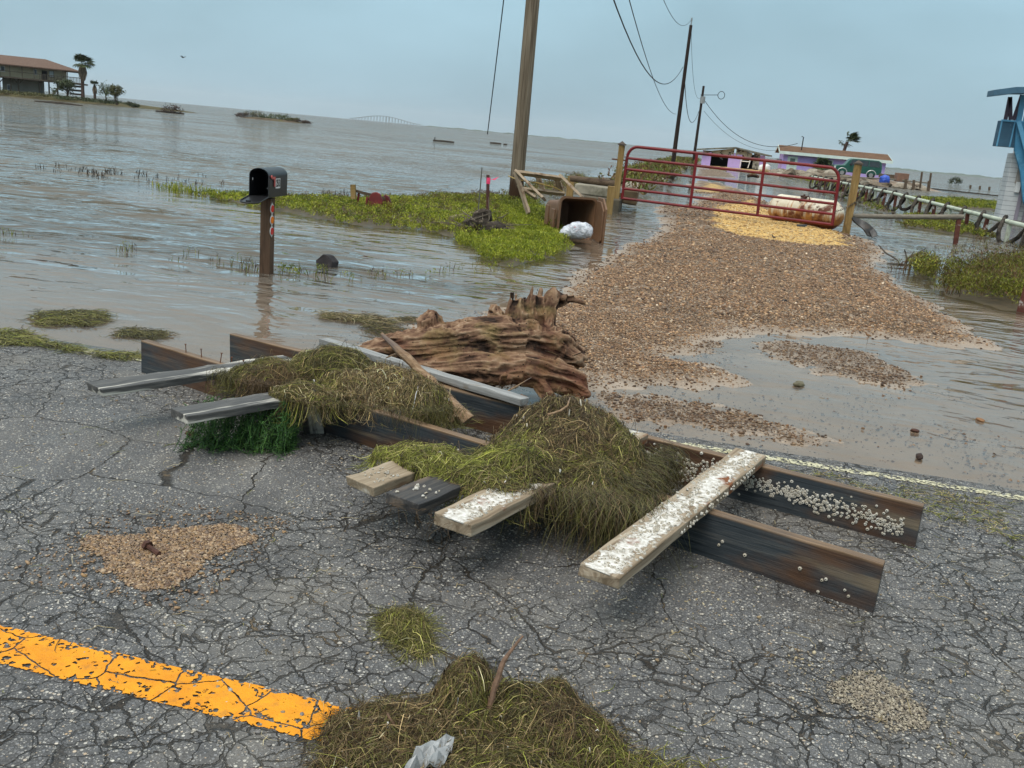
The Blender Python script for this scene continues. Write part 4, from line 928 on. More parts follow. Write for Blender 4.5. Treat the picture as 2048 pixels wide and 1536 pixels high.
m_.add(pts, [(j*gx+i, j*gx+i+1, (j+1)*gx+i+1, (j+1)*gx+i) for j in range(gy-1) for i in range(gx-1)])
o = m_.build('film', M_film, pf); o.modifiers.new('s', 'SOLIDIFY').thickness = .002
def rock(label, px, py, z, size, col, name='stone', sq=.6, seed=0, sink=.3):
    p = gp(px, py, z); bm = bmesh.new(); bmesh.ops.create_icosphere(bm, subdivisions=3, radius=1)
    for v in bm.verts:
        q = v.co.copy(); k = 1+.32*mnoise.noise(q*1.3+Vector((seed*7.1, 3, 1)))+.12*mnoise.noise(q*3.5+Vector((seed, 0, 0)))
        v.co = Vector((q.x*size[0]*k, q.y*size[1]*k, q.z*size[2]*k))
    me = bpy.data.meshes.new(name); bm.to_mesh(me); bm.free()
    o = link(name, me, mat_plain(name+' face', col, .7, .3, 20/size[0]*.06, .3, bump=.6, bscale=30), None, smooth=True); o.location = Vector(p)+Vector((0, 0, size[2]*(1-sink))); o.rotation_euler.z = seed
    return tag(o, label, 'stone')
rock('flat olive stone in the puddle right of the gravel tongue', 1597, 772, WL, (.055, .035, .022), (.13, .115, .07), seed=1)
rock('rusty orange stone at the right edge of the puddle', 1960, 842, WL, (.035, .02, .012), (.25, .13, .06), seed=2)
rock('dark red stone in the puddle below the gravel streak', 1829, 864, WL, (.026, .018, .014), (.07, .03, .02), seed=3)
rock('black lump on the gravel before the yellow patch', 1567, 605, .04, (.06, .025, .02), (.012, .012, .014), seed=4)
rock('dark lump beside the white line at far right', 1838, 918, WL, (.028, .02, .02), (.04, .025, .02), seed=5)
rock('reddish crab like lump on the asphalt left of the green weed', 380, 870, 0, (.03, .02, .012), (.07, .02, .015), seed=6)
ck = gp(648, 531); chk = thing('timber_chunk', ck, 'dark angular timber chunk jutting out of the flood right of the mailbox', 'timber'); m_ = MB(); A_ = lambda x, y, d=0: at(x, y, ck[1]+d)
m_.prism([A_(631, 521), A_(646, 508), A_(654, 511), A_(665, 524), A_(660, 542, -.05), A_(634, 540, -.05)], (.03, .13, -.01)); m_.build('block', mat_plain('wet black timber', (.030, .024, .024), .7, .4, 20, .3, bump=.7, bscale=40), chk, .008)
# ================================================================== MIDDLE GROUND
M_post = mat_wood('treated post', ((.17, .105, .035), (.27, .175, .065), (.36, .25, .11)), .8, 8, True, .4, (.12, .075, .03), (.56, .68))
M_oldpost = mat_wood('old grey brown post', ((.055, .038, .025), (.11, .075, .048), (.17, .125, .085)), .85, 9, True, .6, (.05, .03, .02), (.55, .65))
M_black = mat_plain('black powder coat', (.012, .012, .013), .38, .2, 20, .5, bump=.15)
M_white = mat_plain('white paint', (.72, .72, .70), .5, .08, 12, .4)
M_redp = mat_plain('gate red paint', (.17, .009, .012), .45, .22, 6, .4, dirt=(.08, .010, .010), dscale=3, dthr=(.5, .66), bump=.15)
M_galv = mat_plain('galvanised steel', (.33, .33, .32), .5, .25, 30, .5, .7)
def vpost(name, x, y, z0, z1, s, mat, parent, rz=0., lean=(0, 0)):
    return board(name, V(x, y, z0), V(x+lean[0], y+lean[1], z1), s, s, mat, parent, up=(cos(rz), sin(rz), 0), bevel=.006, segs=8)
def text_mesh(name, body, size, M, mat, parent, bold=.0):
    cu_ = bpy.data.curves.new(name, 'FONT'); cu_.body = body; cu_.size = size; cu_.extrude = .001; cu_.offset = bold; cu_.align_x = 'CENTER'; cu_.align_y = 'CENTER'
    o = bpy.data.objects.new('tmp', cu_); C.objects.link(o); me = bpy.data.meshes.new_from_object(o.evaluated_get(bpy.context.evaluated_depsgraph_get()))
    bpy.data.objects.remove(o); me.name = name; me.materials.clear(); return link(name, me, mat, parent, M=M)

# ---- mailbox
mb0 = gp(530, 547); mbz = mb0[2]
mail = thing('mailbox', mb0, 'black metal mailbox with open door and red flag on a flooded wooden post', 'mailbox', rz=radians(4))
def mbx(m_, name, mat, bevel=0, smooth=False, parent=None):       # parts are written in the mailbox's own frame
    me = m_.mesh(name); o = link(name, me, mat, parent or mail)
    if bevel: b = o.modifiers.new('b', 'BEVEL'); b.width = bevel; b.segments = 2
    if smooth: smooth_by_angle(me, 35)
    return o
M_mpost = mat_wood('wet brown mailbox post', ((.045, .026, .016), (.095, .055, .033), (.15, .095, .06)), .7, 9, True, .5, (.035, .025, .015), (.55, .65))
def arch(w_, h_, n=14):
    r = w_/2; p = [(-r, 0)]
    for i in range(n+1): a = pi-pi*i/n; p.append((r*cos(a), h_-r*.72+r*.72*sin(a)))
    return p+[(r, 0)]
PB = .80
o = board('post', V(0, .04, -.35)+mb0, V(0, .04, PB-.02)+mb0, .112, .112, M_mpost, None, up=(1, 0, 0), bevel=.006, segs=10); o.parent = mail; o.matrix_basis = Matrix.Translation(-Vector(mb0)) @ o.matrix_basis
W_, HH_, L_ = .205, .285, .50
m_ = MB(); A_ = arch(W_, HH_); B_ = [(x*.94, .006+z*.965) for x, z in A_]; y0, y1 = -.20, .30
n = len(A_); vs = [V(x, y0, PB+z) for x, z in A_]+[V(x, y1, PB+z) for x, z in A_]+[V(x, y0, PB+z) for x, z in B_]+[V(x, y1-.012, PB+z) for x, z in B_]
fs = []
for i in range(n):
    j = (i+1) % n; fs += [(i, j, n+j, n+i), (2*n+j, 2*n+i, 3*n+i, 3*n+j), (j, i, 2*n+i, 2*n+j)]
fs += [tuple(range(n, 2*n)), tuple(range(4*n-1, 3*n-1, -1))]
m_.add(vs, fs); mbx(m_, 'body', M_black, smooth=True)
m_ = MB(); fr_ = MB()
tl = radians(10)                                                   # door hinged at the bottom, hanging a little below level
dv = V(0, -cos(tl), -sin(tl)); up_ = V(0, -sin(tl), cos(tl)); poly = [V(x*.98, y0, PB+.004)+dv*z*.98 for x, z in A_]
m_.prism(poly, up_*-.006)
rim_ = [p+up_*.0 for p in poly]; m_.tube([p+up_*.004 for p in poly[:1]+poly[1:]], .006, 6); m_.box(poly[len(poly)//2]-dv*.03+up_*.012, (.05, .012, .02))
mbx(m_, 'door', M_black, smooth=True)
m_ = MB(); m_.box((W_/2-.03, y0+.10, PB+.09), (.004, .12, .012)); mbx(m_, 'inner_rib', M_galv)
m_ = MB(); m_.tube([(-.07, y0+.012, PB+.16), (-.07, y0+.012, PB+.185)], .005, 6); mbx(m_, 'latch', M_galv)
m_ = MB(); xs_ = W_/2+.006
m_.tube([(xs_, y0+.055, PB+.205), (xs_+.008, y0+.055, PB+.205)], .018, 12); m_.box((xs_+.004, y0+.105, PB+.193), (.006, .09, .022)); m_.box((xs_+.004, y0+.135, PB+.145), (.006, .034, .075))
mbx(m_, 'flag', mat_plain('faded red flag', (.50, .10, .09), .5, .3, 40), .002)
m_ = MB(); m_.box((xs_-.003, y0+.235, PB+.135), (.004, .118, .098)); plate = mbx(m_, 'number_plate', M_white)
Mt = Matrix.Translation((xs_+.0005, y0+.235, PB+.135)) @ Matrix(((0, 0, 1, 0), (1, 0, 0, 0), (0, 1, 0, 0), (0, 0, 0, 1))) @ Matrix.Diagonal((.62, 1.25, 1, 1))
text_mesh('digits', '2513', .082, Mt, M_black, plate, .002)
M_ref = {'r': mat_plain('red reflector', (.62, .012, .02), .25, .1, 30, .6), 'o': mat_plain('orange reflector', (.85, .20, .015), .25, .1, 30, .6)}
for k, (z, cc) in enumerate(((PB-.125, 'r'), (PB-.24, 'o'), (PB-.355, 'r'))):
    m_ = MB(); xq = .112/2
    m_.tube([(xq+.001, .01, z), (xq+.006, .01, z)], .047, 20); m_.prism([(xq+.001, -.006, z+.042), (xq+.001, .026, z+.042), (xq+.001, .01, z+.062)], (.005, 0, 0)); m_.prism([(xq+.001, -.006, z-.042), (xq+.001, .026, z-.042), (xq+.001, .01, z-.062)], (.005, 0, 0))
    rim = mbx(m_, 'reflector', M_white); m_ = MB(); m_.tube([(xq+.006, .01, z), (xq+.011, .01, z)], .037, 20); mbx(m_, 'lens', M_ref[cc], parent=rim)

# ---- utility poles and lines
M_pole = mat_plain('weathered pole wood', (.17, .13, .09), .85, .35, 5, .2, bump=.6, bscale=30, dirt=(.08, .06, .042), dscale=2.2, dthr=(.5, .7))
g = G('weathered utility pole'); vz = g.sc(26, 26, .9)
hz_ = g.n('SeparateXYZ', Vector=g.oc).outputs[2]; gn = g.noise(1, 6, .65, vz)
c = g.ramp(gn, (.3, (.075, .055, .036)), (.5, (.17, .135, .095)), (.7, (.27, .225, .165)))
c = g.mix(g.rng(g.math('ADD', hz_, g.math('MULTIPLY', gn, .9)), 1.25, 1.0), c, (.045, .024, .013, 1))
M_pole = g.done(g.bsdf(c, .85, g.bump(gn, .8, .02), .15))
M_pole2 = mat_plain('dark creosoted pole', (.028, .019, .015), .8, .4, 3, .2)
def pole(label, base, h, r1, r2, mat, fittings=()):
    root = thing('utility_pole', base, label, 'utility pole'); m_ = MB(); b = np.array(base, float)
    P = [b+V(0, 0, -.6+(h+.6)*t) for t in np.linspace(0, 1, 9)]; m_.tube(P, [r1+(r2-r1)*t for t in np.linspace(0, 1, 9)], 18); m_.build('pole', mat, root, smooth=True)
    return root
pm = gp(1029, 416, .0); pole_main = pole('thick weathered wooden utility pole cut off by the top of the picture', pm, 9.5, .158, .135, M_pole)
p2b = at(1345, 334, 72.); p2h = (at(1378, 50, 72.)-p2b)[2]; pole2 = pole('tall thin dark utility pole behind the left end of the red gate', p2b, p2h, .17, .11, M_pole2)
p3b = at(1387, 322, 112.); p3t = at(1409, 172, 112.); pole3 = pole('shorter dark utility pole with a transformer near the purple garage', p3b, (p3t-p3b)[2], .18, .13, M_pole2)
m_ = MB(); tp = p2b+V(0, 0, p2h); m_.tube([tp, tp+V(0, 0, .3)], [.05, .03], 8); m_.tube([tp+V(0, 0, .26), tp+V(0, 0, .5)], [.07, .05], 8); m_.build('insulator', M_galv, pole2)
m_ = MB(); k = p3t+V(0, -.2, -1.5); m_.tube([k+V(0, 0, -.4), k+V(0, 0, .35)], .28, 12); m_.build('transformer', M_galv, pole3, smooth=True)
m_ = MB(); m_.beam(p3t+V(-.3, 0, -1.0), p3t+V(1.6, 0, -.85), .06, .06); ring = [p3t+V(2.0+.38*cos(a), 0, -.85+.42*sin(a)) for a in np.linspace(0, 2*pi, 14)[:-1]]; m_.tube(ring, .035, 5, closed=True); m_.build('lamp_bracket', M_pole2, pole3)
M_wire = mat_plain('black cable', (.02, .022, .024), .6, .1, 5)
def wire(label, pts, r, par=None):
    """cable through 3-D points with parabolic sag"""
    root = thing('power_line', pts[0], label, 'cable'); m_ = MB(); m_.tube(pts, r, 6); m_.build('cable', M_wire, root, smooth=True)
def sag(a, b, s_, n=22, side=(0, 0, 0)):
    a, b = np.array(a), np.array(b); return [a+(b-a)*t-V(0, 0, 4*s_*t*(1-t)) for t in np.linspace(0, 1, n)]
p2a = at(1366, 134, 72.); p3a = at(1398, 222, 112.)
wire('heavy sagging cable dropping from above to the tall dark pole', sag(at(1195, -95, 22.), p2a, 1.9), .022)
wire('thin cable sloping behind the tall dark pole at its lower bracket', sag(at(1240, -70, 22.), at(1352, 228, 71.8), .8), .014)
wire('thin cable arriving at the tip of the tall dark pole', sag(at(1290, -110, 24.), p2b+V(0, 0, p2h+.4), 1.0), .012)
wire('cable slung between the two dark poles', sag(p2a+V(.1, 0, 0), p3a, 2.4), .028)
wire('faint cable between the tips of the two dark poles', sag(p2b+V(.05, 0, p2h-.2), p3t+V(0, 0, -.8), 2.2), .014)
hp_ = at(1595, 287, 104.)
wire('service cable from the transformer pole to the purple house', sag(at(1410, 202, 112.), hp_, 2.0), .030)
wire('second fainter service cable below the first one', sag(at(1408, 222, 112.), at(1568, 300, 108.), 1.4), .018)
wire('guy cable slanting down left of the thick pole', [at(1011, -30, 20.5), at(992, 128, 22), at(975, 268, 24.)], .012)

# ---- plants of the flooded verge (leafy succulents), generic generator
M_marsh = mat_leafy('succulent leaves', .5, .3, .15)
LIME = np.array([(.25, .29, .018), (.33, .36, .03), (.17, .215, .018), (.38, .38, .05), (.11, .145, .018)])
OLIVEP = np.array([(.15, .15, .02), (.20, .18, .03), (.10, .095, .02), (.13, .085, .03)])
RUST = np.array([(.13, .06, .028), (.09, .05, .025), (.17, .09, .035), (.07, .055, .02)])
def sprigs(pos, hgt, pal, leaf=.03, nl=14, spread=.5, wd=.35):
    """little branching sprigs: each a few stems carrying many small folded leaves"""
    n = len(pos); m = n*nl
    b = np.repeat(pos, nl, 0); h_ = np.repeat(hgt, nl)*rng.uniform(.12, 1, m)**.8
    a = rng.uniform(0, 2*pi, m); r = rng.uniform(.05, 1, m)*spread*np.repeat(hgt, nl)*(.4+.6*h_/np.repeat(hgt, nl))
    c0 = b+np.stack([np.cos(a)*r, np.sin(a)*r, h_], 1)
    el = rng.uniform(.35, 1.35, m); az = a+rng.normal(0, .8, m); d = np.stack([np.cos(az)*np.cos(el), np.sin(az)*np.cos(el), np.sin(el)], 1)
    s_ = np.cross(d, rng.normal(0, 1, (m, 3))); s_ /= np.linalg.norm(s_, axis=1, keepdims=True)+1e-9; u = np.cross(d, s_)
    L = (leaf*rng.uniform(.6, 1.4, m))[:, None]; w_ = L*wd
    vs = np.stack([c0, c0+d*L*.5+s_*w_*.5+u*w_*.2, c0+d*L, c0+d*L*.5-s_*w_*.5+u*w_*.2], 1)
    fs = np.arange(m*4).reshape(-1, 4)
    base = np.repeat(pick(pal, n, .3), nl, 0)*rng.uniform(.75, 1.25, (m, 1))
    return vs.reshape(-1, 3), fs, np.repeat(base, 4, 0)
def scatter(polys, n, marg=-.02, px=True, noise_=.3, dens=None):
    P = pxpoly(*polys) if px else polys
    x0, x1 = min(p[0] for p in P)-.3, max(p[0] for p in P)+.3; y0, y1 = min(p[1] for p in P)-.3, max(p[1] for p in P)+.3
    ox = []; tot = 0; it = 0
    while tot < n and it < 40:
        x, y = sample(x0, x1, y0, y1, n*2); d = sdf(P, x, y)+fbm(x, y, 1.7, 3, 71)*noise_+fbm(x, y, 5, 2, 72)*noise_*.5; k = d > marg
        ox.append(np.stack([x[k], y[k]], 1)); tot += k.sum(); it += 1
    return np.concatenate(ox)[:n]
def plants(name, label, parts, cat='plants'):
    return stuff_mesh(name, parts, M_marsh, label, cat)
def ground_pos(xy, sink=.0): z = np.maximum(ground_z(xy[:, 0], xy[:, 1])[0], WL-.02); return np.stack([xy[:, 0], xy[:, 1], z-sink], 1)
xy = scatter(((405,388),(480,390),(560,395),(660,402),(800,404),(900,398),(985,398),(1010,440),(990,470),(930,478),(880,465),(800,457),(700,447),(600,427),(520,412),(440,400)), 4800, marg=-.18)
hh_ = .07+.10*np.clip(fbm(xy[:, 0], xy[:, 1], 1.2, 2, 73)+.5, 0, 1)
hh_ *= .45+.55*sstep(-9.5, -5.5, xy[:, 0])
k = rng.uniform(0, 1, len(xy)) < np.clip(.22+.5*fbm(xy[:, 0], xy[:, 1], 1.6, 2, 74)+.25*(xy[:, 1] > 19), .03, .8)
xy2 = scatter(((560,398),(660,404),(800,408),(900,402),(1010,402),(1000,388),(900,392),(790,398),(640,396)), 700, noise_=.5)
pt = [sprigs(ground_pos(xy[~k]), hh_[~k], LIME, .034, 16), sprigs(ground_pos(xy[k]), hh_[k]*1.2, OLIVEP, .032, 14), sprigs(ground_pos(xy2), rng.uniform(.06, .16, 700), RUST, .03, 10)]
plants('marsh_plants', 'low lime green succulent plants on the strip of ground behind the mailbox', pt)
xy = scatter(((960,520),(1000,528),(1035,530),(1100,516),(1138,497),(1112,468),(1085,440),(1060,420),(1010,415),(1000,440),(1030,470),(960,480),(920,478)), 4300, noise_=.25)
hh_ = .07+.09*np.clip(fbm(xy[:, 0], xy[:, 1], 1.5, 2, 75)+.5, 0, 1)+.12*sstep(15.5, 18, xy[:, 1])*(xy[:, 0] > -3.6)
pt = [sprigs(ground_pos(xy), hh_, np.concatenate([LIME, LIME[:2]*.9]), .036, 14, .28, .22)]
xy = scatter(((1000,412),(1060,410),(1110,450),(1095,470),(1060,455),(1020,430)), 900, noise_=.2); pt.append(sprigs(ground_pos(xy), rng.uniform(.12, .3, len(xy)), LIME*.62, .04, 16, .45))
plants('marsh_plants', 'dense green succulents in front of the thick pole and the brown bin', pt)
xy = scatter(((1000,410),(1060,404),(1130,388),(1200,380),(1160,354),(1060,372),(1010,392)), 600, noise_=.4); pt = [sprigs(ground_pos(xy), rng.uniform(.1, .3, len(xy)), np.concatenate([OLIVEP, RUST[:1]]), .05, 14)]
xy = scatter(((1232,380),(1270,398),(1345,352),(1400,322),(1345,320),(1290,334),(1240,356)), 1500, noise_=1.); pt.append(sprigs(ground_pos(xy), rng.uniform(.2, .6, len(xy)), np.concatenate([OLIVEP, LIME[4:], RUST[:1]]), .16, 12))
plants('marsh_plants', 'olive scrub growing among the rocks behind the left gate post', pt)
pt = []
for P_, n in ((FSTRIP[0], 2600), (FSTRIP[1], 1500)):
    xy = scatter(P_, n, px=False, noise_=.4); pt.append(sprigs(ground_pos(xy), rng.uniform(.08, .2, len(xy)), np.concatenate([LIME*.8, OLIVEP]), .06, 12))
plants('marsh_plants', 'green and olive ground cover along the foot of the rope wrapped fence', pt)
xy = scatter(FSTRIP[2], 1300, px=False, noise_=.5); plants('marsh_plants', 'low green plants in front of the white wall at the right edge', [sprigs(ground_pos(xy), rng.uniform(.1, .25, len(xy)), LIME*.75, .08, 12)])
xy = scatter(RBUSH[0], 2300, px=False, noise_=.3); hh_ = .16+.30*np.clip(fbm(xy[:, 0], xy[:, 1], 1.3, 2, 77)+.55, 0, 1); k = rng.uniform(0, 1, len(xy)) < .35
plants('marsh_plants', 'large olive and green plant clump standing in the flood at the right edge', [sprigs(ground_pos(xy[~k]), hh_[~k]*.8, np.concatenate([LIME*.6, OLIVEP]), .045, 22, .45, .25), sprigs(ground_pos(xy[k]), hh_[k]*1.15, np.concatenate([RUST, OLIVEP]), .05, 16, .4, .2)])
xy = scatter(RBUSH[1], 170, px=False, noise_=.1); plants('marsh_plants', 'small round olive bush in the flood beside the dead branch', [sprigs(ground_pos(xy), rng.uniform(.16, .34, len(xy)), np.concatenate([OLIVEP, LIME[3:]]), .045, 26, .5, .25)])
def stalks(label, lines, n, hgt, pal, wd=.004, cl=3):
    """thin upright stems in the water along picture lines"""
    P = []; 
    for i in range(n):
        seg = lines[random.randrange(len(lines))]; t = random.random(); x = seg[0]+(seg[2]-seg[0])*t+random.gauss(0, seg[4]); y = seg[1]+(seg[3]-seg[1])*t+random.gauss(0, seg[5]); p = gp(x, y, WL)
        for j in range(random.randint(1, cl)):
            q = p+V(random.gauss(0, .05), random.gauss(0, .05), -.03); h_ = random.uniform(.3, 1)*hgt; l = V(random.gauss(0, .25)*h_, random.gauss(0, .2)*h_, 0)
            P.append([q, q+l*.4+V(0, 0, h_*.55), q+l+V(0, 0, h_)])
    P = np.array(P); m = len(P); pr = [tubes(P, rng.uniform(wd*.6, wd*1.4, m), pick(pal, m))]
    k = rng.uniform(0, 1, m) < .45
    pr.append(sprigs(P[k][:, 1], np.full(k.sum(), hgt*.4), pal, hgt*.16, 5, .2))
    vs = []; fs = []; cs = []; b = 0
    return stuff_mesh('marsh_stalks', pr, M_marsh, label, 'plants')
stalks('dark dead stalks in a line across the flood behind the mailbox strip', [(0,325,230,352,6,3), (140,345,260,352,8,3), (180,350,230,348,10,4), (270,352,470,372,10,4), (640,385,760,398,10,3), (830,398,940,402,12,4), (880,400,930,400,10,3)], 95, .15, np.concatenate([RUST*.22, RUST*.4]), .009, 5)
stalks('sparse green and dark stalks standing in the shallow flood around the mailbox', [(0,468,70,476,6,2), (330,512,480,532,10,4), (550,540,640,548,14,6), (560,545,700,560,16,6), (740,552,860,548,22,5), (880,545,1000,535,14,5), (480,520,520,545,6,4), (235,500,275,505,6,2)], 110, .13, np.concatenate([LIME*.7, RUST*.5, OLIVEP]), .005, 3)
stalks('lime fringe of stems thinning out left of the green strip', [(310,374,420,384,8,3), (330,380,470,398,10,3), (520,392,600,398,12,3)], 190, .14, LIME, .008, 4)
stalks('olive stalks at the water line by the right hand plant clump', [(1790,540,1830,545,8,2), (1880,548,1905,560,8,4), (1890,575,1915,590,10,4), (1640+250,505,1990,486,12,3), (1930,480,2040,500,14,3)], 70, .24, np.concatenate([OLIVEP, RUST]), .006, 3)

tuft = np.array([gp(*q)+V(random.gauss(0, .05), random.gauss(0, .05), 0) for q in ((562, 540), (572, 543), (580, 545), (590, 546), (606, 550), (640, 543), (700, 556), (560, 548), (575, 551), (860, 552), (965, 540), (985, 534), (1010, 540)) for _ in range(3)])
plants('marsh_plants', 'small lime tufts breaking the flood surface just right of the mailbox post', [sprigs(tuft, rng.uniform(.04, .10, len(tuft)), LIME, .03, 9, .6, .3)])
# ---- overturned red tank chair / float wreck
M_redold = mat_plain('faded red plastic', (.16, .022, .022), .5, .3, 6, .4, dirt=(.08, .02, .02), dscale=4)
rc = thing('wrecked_chair', gp(745, 425), 'overturned dark red chair with a broken wooden bar lying in the green strip', 'chair')
yq = gp(745, 425)[1]; A = lambda x, y, d=0: at(x, y, yq+d)
m_ = MB()
def shell(pts, d, m_): m_.prism(pts, d)
m_.prism([A(735, 418), A(737, 396), A(743, 386), A(752, 384), A(760, 388), A(764, 400), A(764, 420)], (0, .05, 0)); m_.build('seat', M_redold, rc, .01)
m_ = MB(); m_.prism([A(763, 420, .3), A(764, 396, .3), A(770, 389, .3), A(777, 393, .3), A(782, 405, .3), A(784, 420, .3)], (0, .05, 0)); m_.build('backrest', M_redold, rc, .01)
m_ = MB(); m_.beam(A(708, 381, -.05), A(770, 397, .25), .05, .05); m_.build('crossbar', M_oldpost, rc)
m_ = MB(); m_.beam(A(706, 369, -.1), A(707, 398, -.1), .09, .05, (0, 1, 0)); m_.build('broken_board', M_post, rc)
for (x0, y0_, x1, y1_) in ((718, 386, 714, 412), (735, 394, 732, 414)):
    m_ = MB(); m_.beam(A(x0, y0_), A(x1, y1_), .035, .035, (0, 1, 0)); m_.build('leg', M_redold, rc)

# ---- stake, rod, brush pile, pole surroundings
st = thing('survey_stake', gp(977, 445, .02), 'dark red stake with a pink ribbon before the thick pole', 'stake'); b = gp(977, 445, .02); t_ = at(976, 350, b[1])
MB().beam(b-V(0, 0, .2), t_, .055, .03, (0, 1, 0)).build('stake', mat_plain('stake brown', (.075, .03, .024), .7, .3, 20), st)
M_pink = mat_plain('pink ribbon', (.80, .06, .16), .5, .2, 20); c_ = at(977, 361, b[1]); m_ = MB(); m_.beam(c_-V(0, 0, .06), c_+V(0, 0, .05), .062, .038, (0, 1, 0)); m_.add([c_+V(.03, 0, .02), c_+V(.12, -.01, .02), c_+V(.19, 0, .09), c_+V(.12, 0, .05)], [(0, 1, 2, 3)]); m_.build('ribbon', M_pink, st)
b = gp(955, 440, .02); rod = thing('thin_rod', b, 'slim grey rod standing left of the ribboned stake', 'rod'); MB().tube([b, at(964, 335, b[1])], .011, 6).build('rod', mat_plain('grey rod', (.12, .12, .10), .6, .2), rod)
M_brush = mat_plain('dark rotten wood', (.045, .036, .028), .85, .5, 14, .15, bump=.8, bscale=30, dirt=(.16, .13, .095), dscale=9, dthr=(.55, .62))
bc = gp(965, 462, .02); br = thing('brush_pile', bc, 'dark tangled driftwood and brush lying in front of the ribboned stake', 'driftwood'); m_ = MB()
A = lambda x, y, d=0: at(x, y, bc[1]+d)
m_.tube([A(915, 452), A(940, 450), A(965, 452, -.1), A(990, 460, -.2), A(1012, 467, -.2)], [.05, .09, .12, .10, .07], 10); m_.tube([A(948, 456), A(956, 432), A(972, 424)], [.12, .10, .06], 9); m_.tube([A(960, 445), A(978, 432), A(976, 422)], [.10, .08, .05], 8); m_.tube([A(985, 455), A(1005, 462), A(1016, 468)], [.11, .10, .07], 9)
remesh_wood('log_core', m_, .022, M_brush, br, .05, [(bc, V(.95, .1, .3)/np.linalg.norm(V(.95, .1, .3)))], 9, 2)
m_ = MB()
for i in range(46):
    p = A(random.uniform(918, 1005), random.uniform(435, 460), random.uniform(-.3, .3)); d = V(random.gauss(0, .25), random.gauss(0, .12), random.gauss(.03, .10)); m_.tube([p, p+d*.5+V(0, 0, random.gauss(0, .02)), p+d], [.010, .008, .003], 5)
m_.build('loose_twigs', mat_plain('grey twigs', (.13, .105, .08), .85, .5, 10), br)
for lab, pts, r_ in (('pale log half buried in the green strip behind the brush pile', [(900, 438), (940, 430), (975, 420)], .06),):
    stick('driftwood_log', lab, [gp(*p, .10) for p in pts], [r_*.7, r_, r_], mat_plain('bleached log', (.22, .18, .10), .85, .3, 12, .2, bump=.7), cat='driftwood')

# ---- tipped wheeled bin with its lid, and the bag
M_bin = mat_plain('brown bin plastic', (.165, .088, .046), .5, .14, 3, .4, dirt=(.22, .15, .10), dscale=5, dthr=(.58, .75), bump=.1)
bin_o = at(1190, 474, 15.9); 
binr = thing('wheelie_bin', (bin_o[0]-.35, bin_o[1]+.3, WL), 'brown plastic wheelie bin tipped over on its side, mouth open towards the road', 'bin')
n_dir = V(.50, -.865, 0); n_dir /= np.linalg.norm(n_dir); r_dir = V(n_dir[1]*-1, n_dir[0], 0)       # r_dir: to the right along the mouth
r_dir = V(-n_dir[1], n_dir[0], 0)
mouth_bl = at(1113, 468, 15.75); mouth_bl[2] = WL-.04; Wm = .70; Hm = .74; Dm = 1.02
def bp(u, v, d): return mouth_bl+r_dir*u+V(0, 0, v)-n_dir*d
def ringq(d, ins, w0=0., w1=1., r=.09, k=5):
    """rounded rectangle at depth d, tapering towards the bottom of the bin"""
    tp_ = .11*d/Dm; u0, u1 = tp_+ins, Wm-tp_*.6-ins; v0, v1 = tp_*.4+ins, Hm-tp_-ins; out = []
    for (cx, cz, a0) in ((u1-r, v1-r, 0), (u0+r, v1-r, pi/2), (u0+r, v0+r, pi), (u1-r, v0+r, 1.5*pi)):
        for i in range(k+1): a = a0+pi/2*i/k; out.append((cx+r*cos(a), cz+r*sin(a)))
    return [bp(u, v, d) for u, v in out]
rings = [ringq(0, .0), ringq(.03, .0), ringq(.035, .025), ringq(.22, .025), ringq(.24, .05), ringq(.62, .045), ringq(Dm, .04), ringq(Dm-.02, .06), ringq(.05, .045), ringq(0, .035)]
m_ = MB(); n = len(rings[0]); vs = [p for r in rings for p in r]; fs = []
for i in range(len(rings)-1):
    for k in range(n): fs.append((i*n+k, i*n+(k+1) % n, i*n+n+(k+1) % n, i*n+n+k))
for k in range(n): fs.append(((len(rings)-1)*n+k, (len(rings)-1)*n+(k+1) % n, (k+1) % n, k))
# close the bottom inside and outside
fs = [f for f in fs if not (6*n <= f[0] < 7*n and f[2] >= 7*n)]
fs += [tuple(6*n+k for k in range(n)), tuple(7*n+k for k in range(n-1, -1, -1))]
m_.add(vs, fs); m_.build('body', M_bin, binr, smooth=True)
m_ = MB()
for (d0, v0_) in ((.12, .16), (.42, .20)):                           # moulded grip recesses on the flank
    a_ = bp(-.012, .12, d0); m_.prism([bp(-.005, v0_, d0), bp(-.005, v0_+.34, d0), bp(-.005, v0_+.34, d0+.16), bp(-.005, v0_, d0+.16)], -r_dir*.03)
m_.build('grip', M_bin, binr, .01)
hg = MB()
ld_dir = n_dir*.93-r_dir*.13; ld_dir /= np.linalg.norm(ld_dir); lid0 = bp(Wm+.03, 0, 0); ln_ = np.cross(ld_dir, (0, 0, 1))
pl_ = []
for (s_, v) in ((0, .0), (.0, Hm+.02), (.30, Hm+.02), (.52, Hm-.14), (.52, .02), (.44, -.02)): pl_.append(lid0+ld_dir*s_*1.05+V(0, 0, v))
m_ = MB(); m_.prism(pl_, ln_*.035); c_ = sum(pl_)/len(pl_); m_.prism([c_+(p-c_)*.86+ln_*.035 for p in pl_], ln_*.03); m_.build('lid', M_bin, binr, .008)
hg.tube([bp(Wm+.02, .08, -.0), bp(Wm+.02, Hm-.1, -.0)], .016, 8); hg.build('hinge', M_bin, binr)
for v_ in (.04, Hm-.16):
    m_ = MB(); c_ = bp(Wm-.02, v_+.06, Dm-.04); m_.tube([c_-V(0, 0, .03), c_+V(0, 0, .03)], .13, 16); m_.build('wheel', M_black, binr)
g = G('shiny white plastic bag'); nb = g.noise(9, 5, .6)
c = g.mix(g.rng(g.noise(22, 3), .62, .68, 0, .7), g.ramp(nb, (.3, (.34, .36, .40)), (.6, (.72, .74, .78))), (.45, .12, .12, 1))
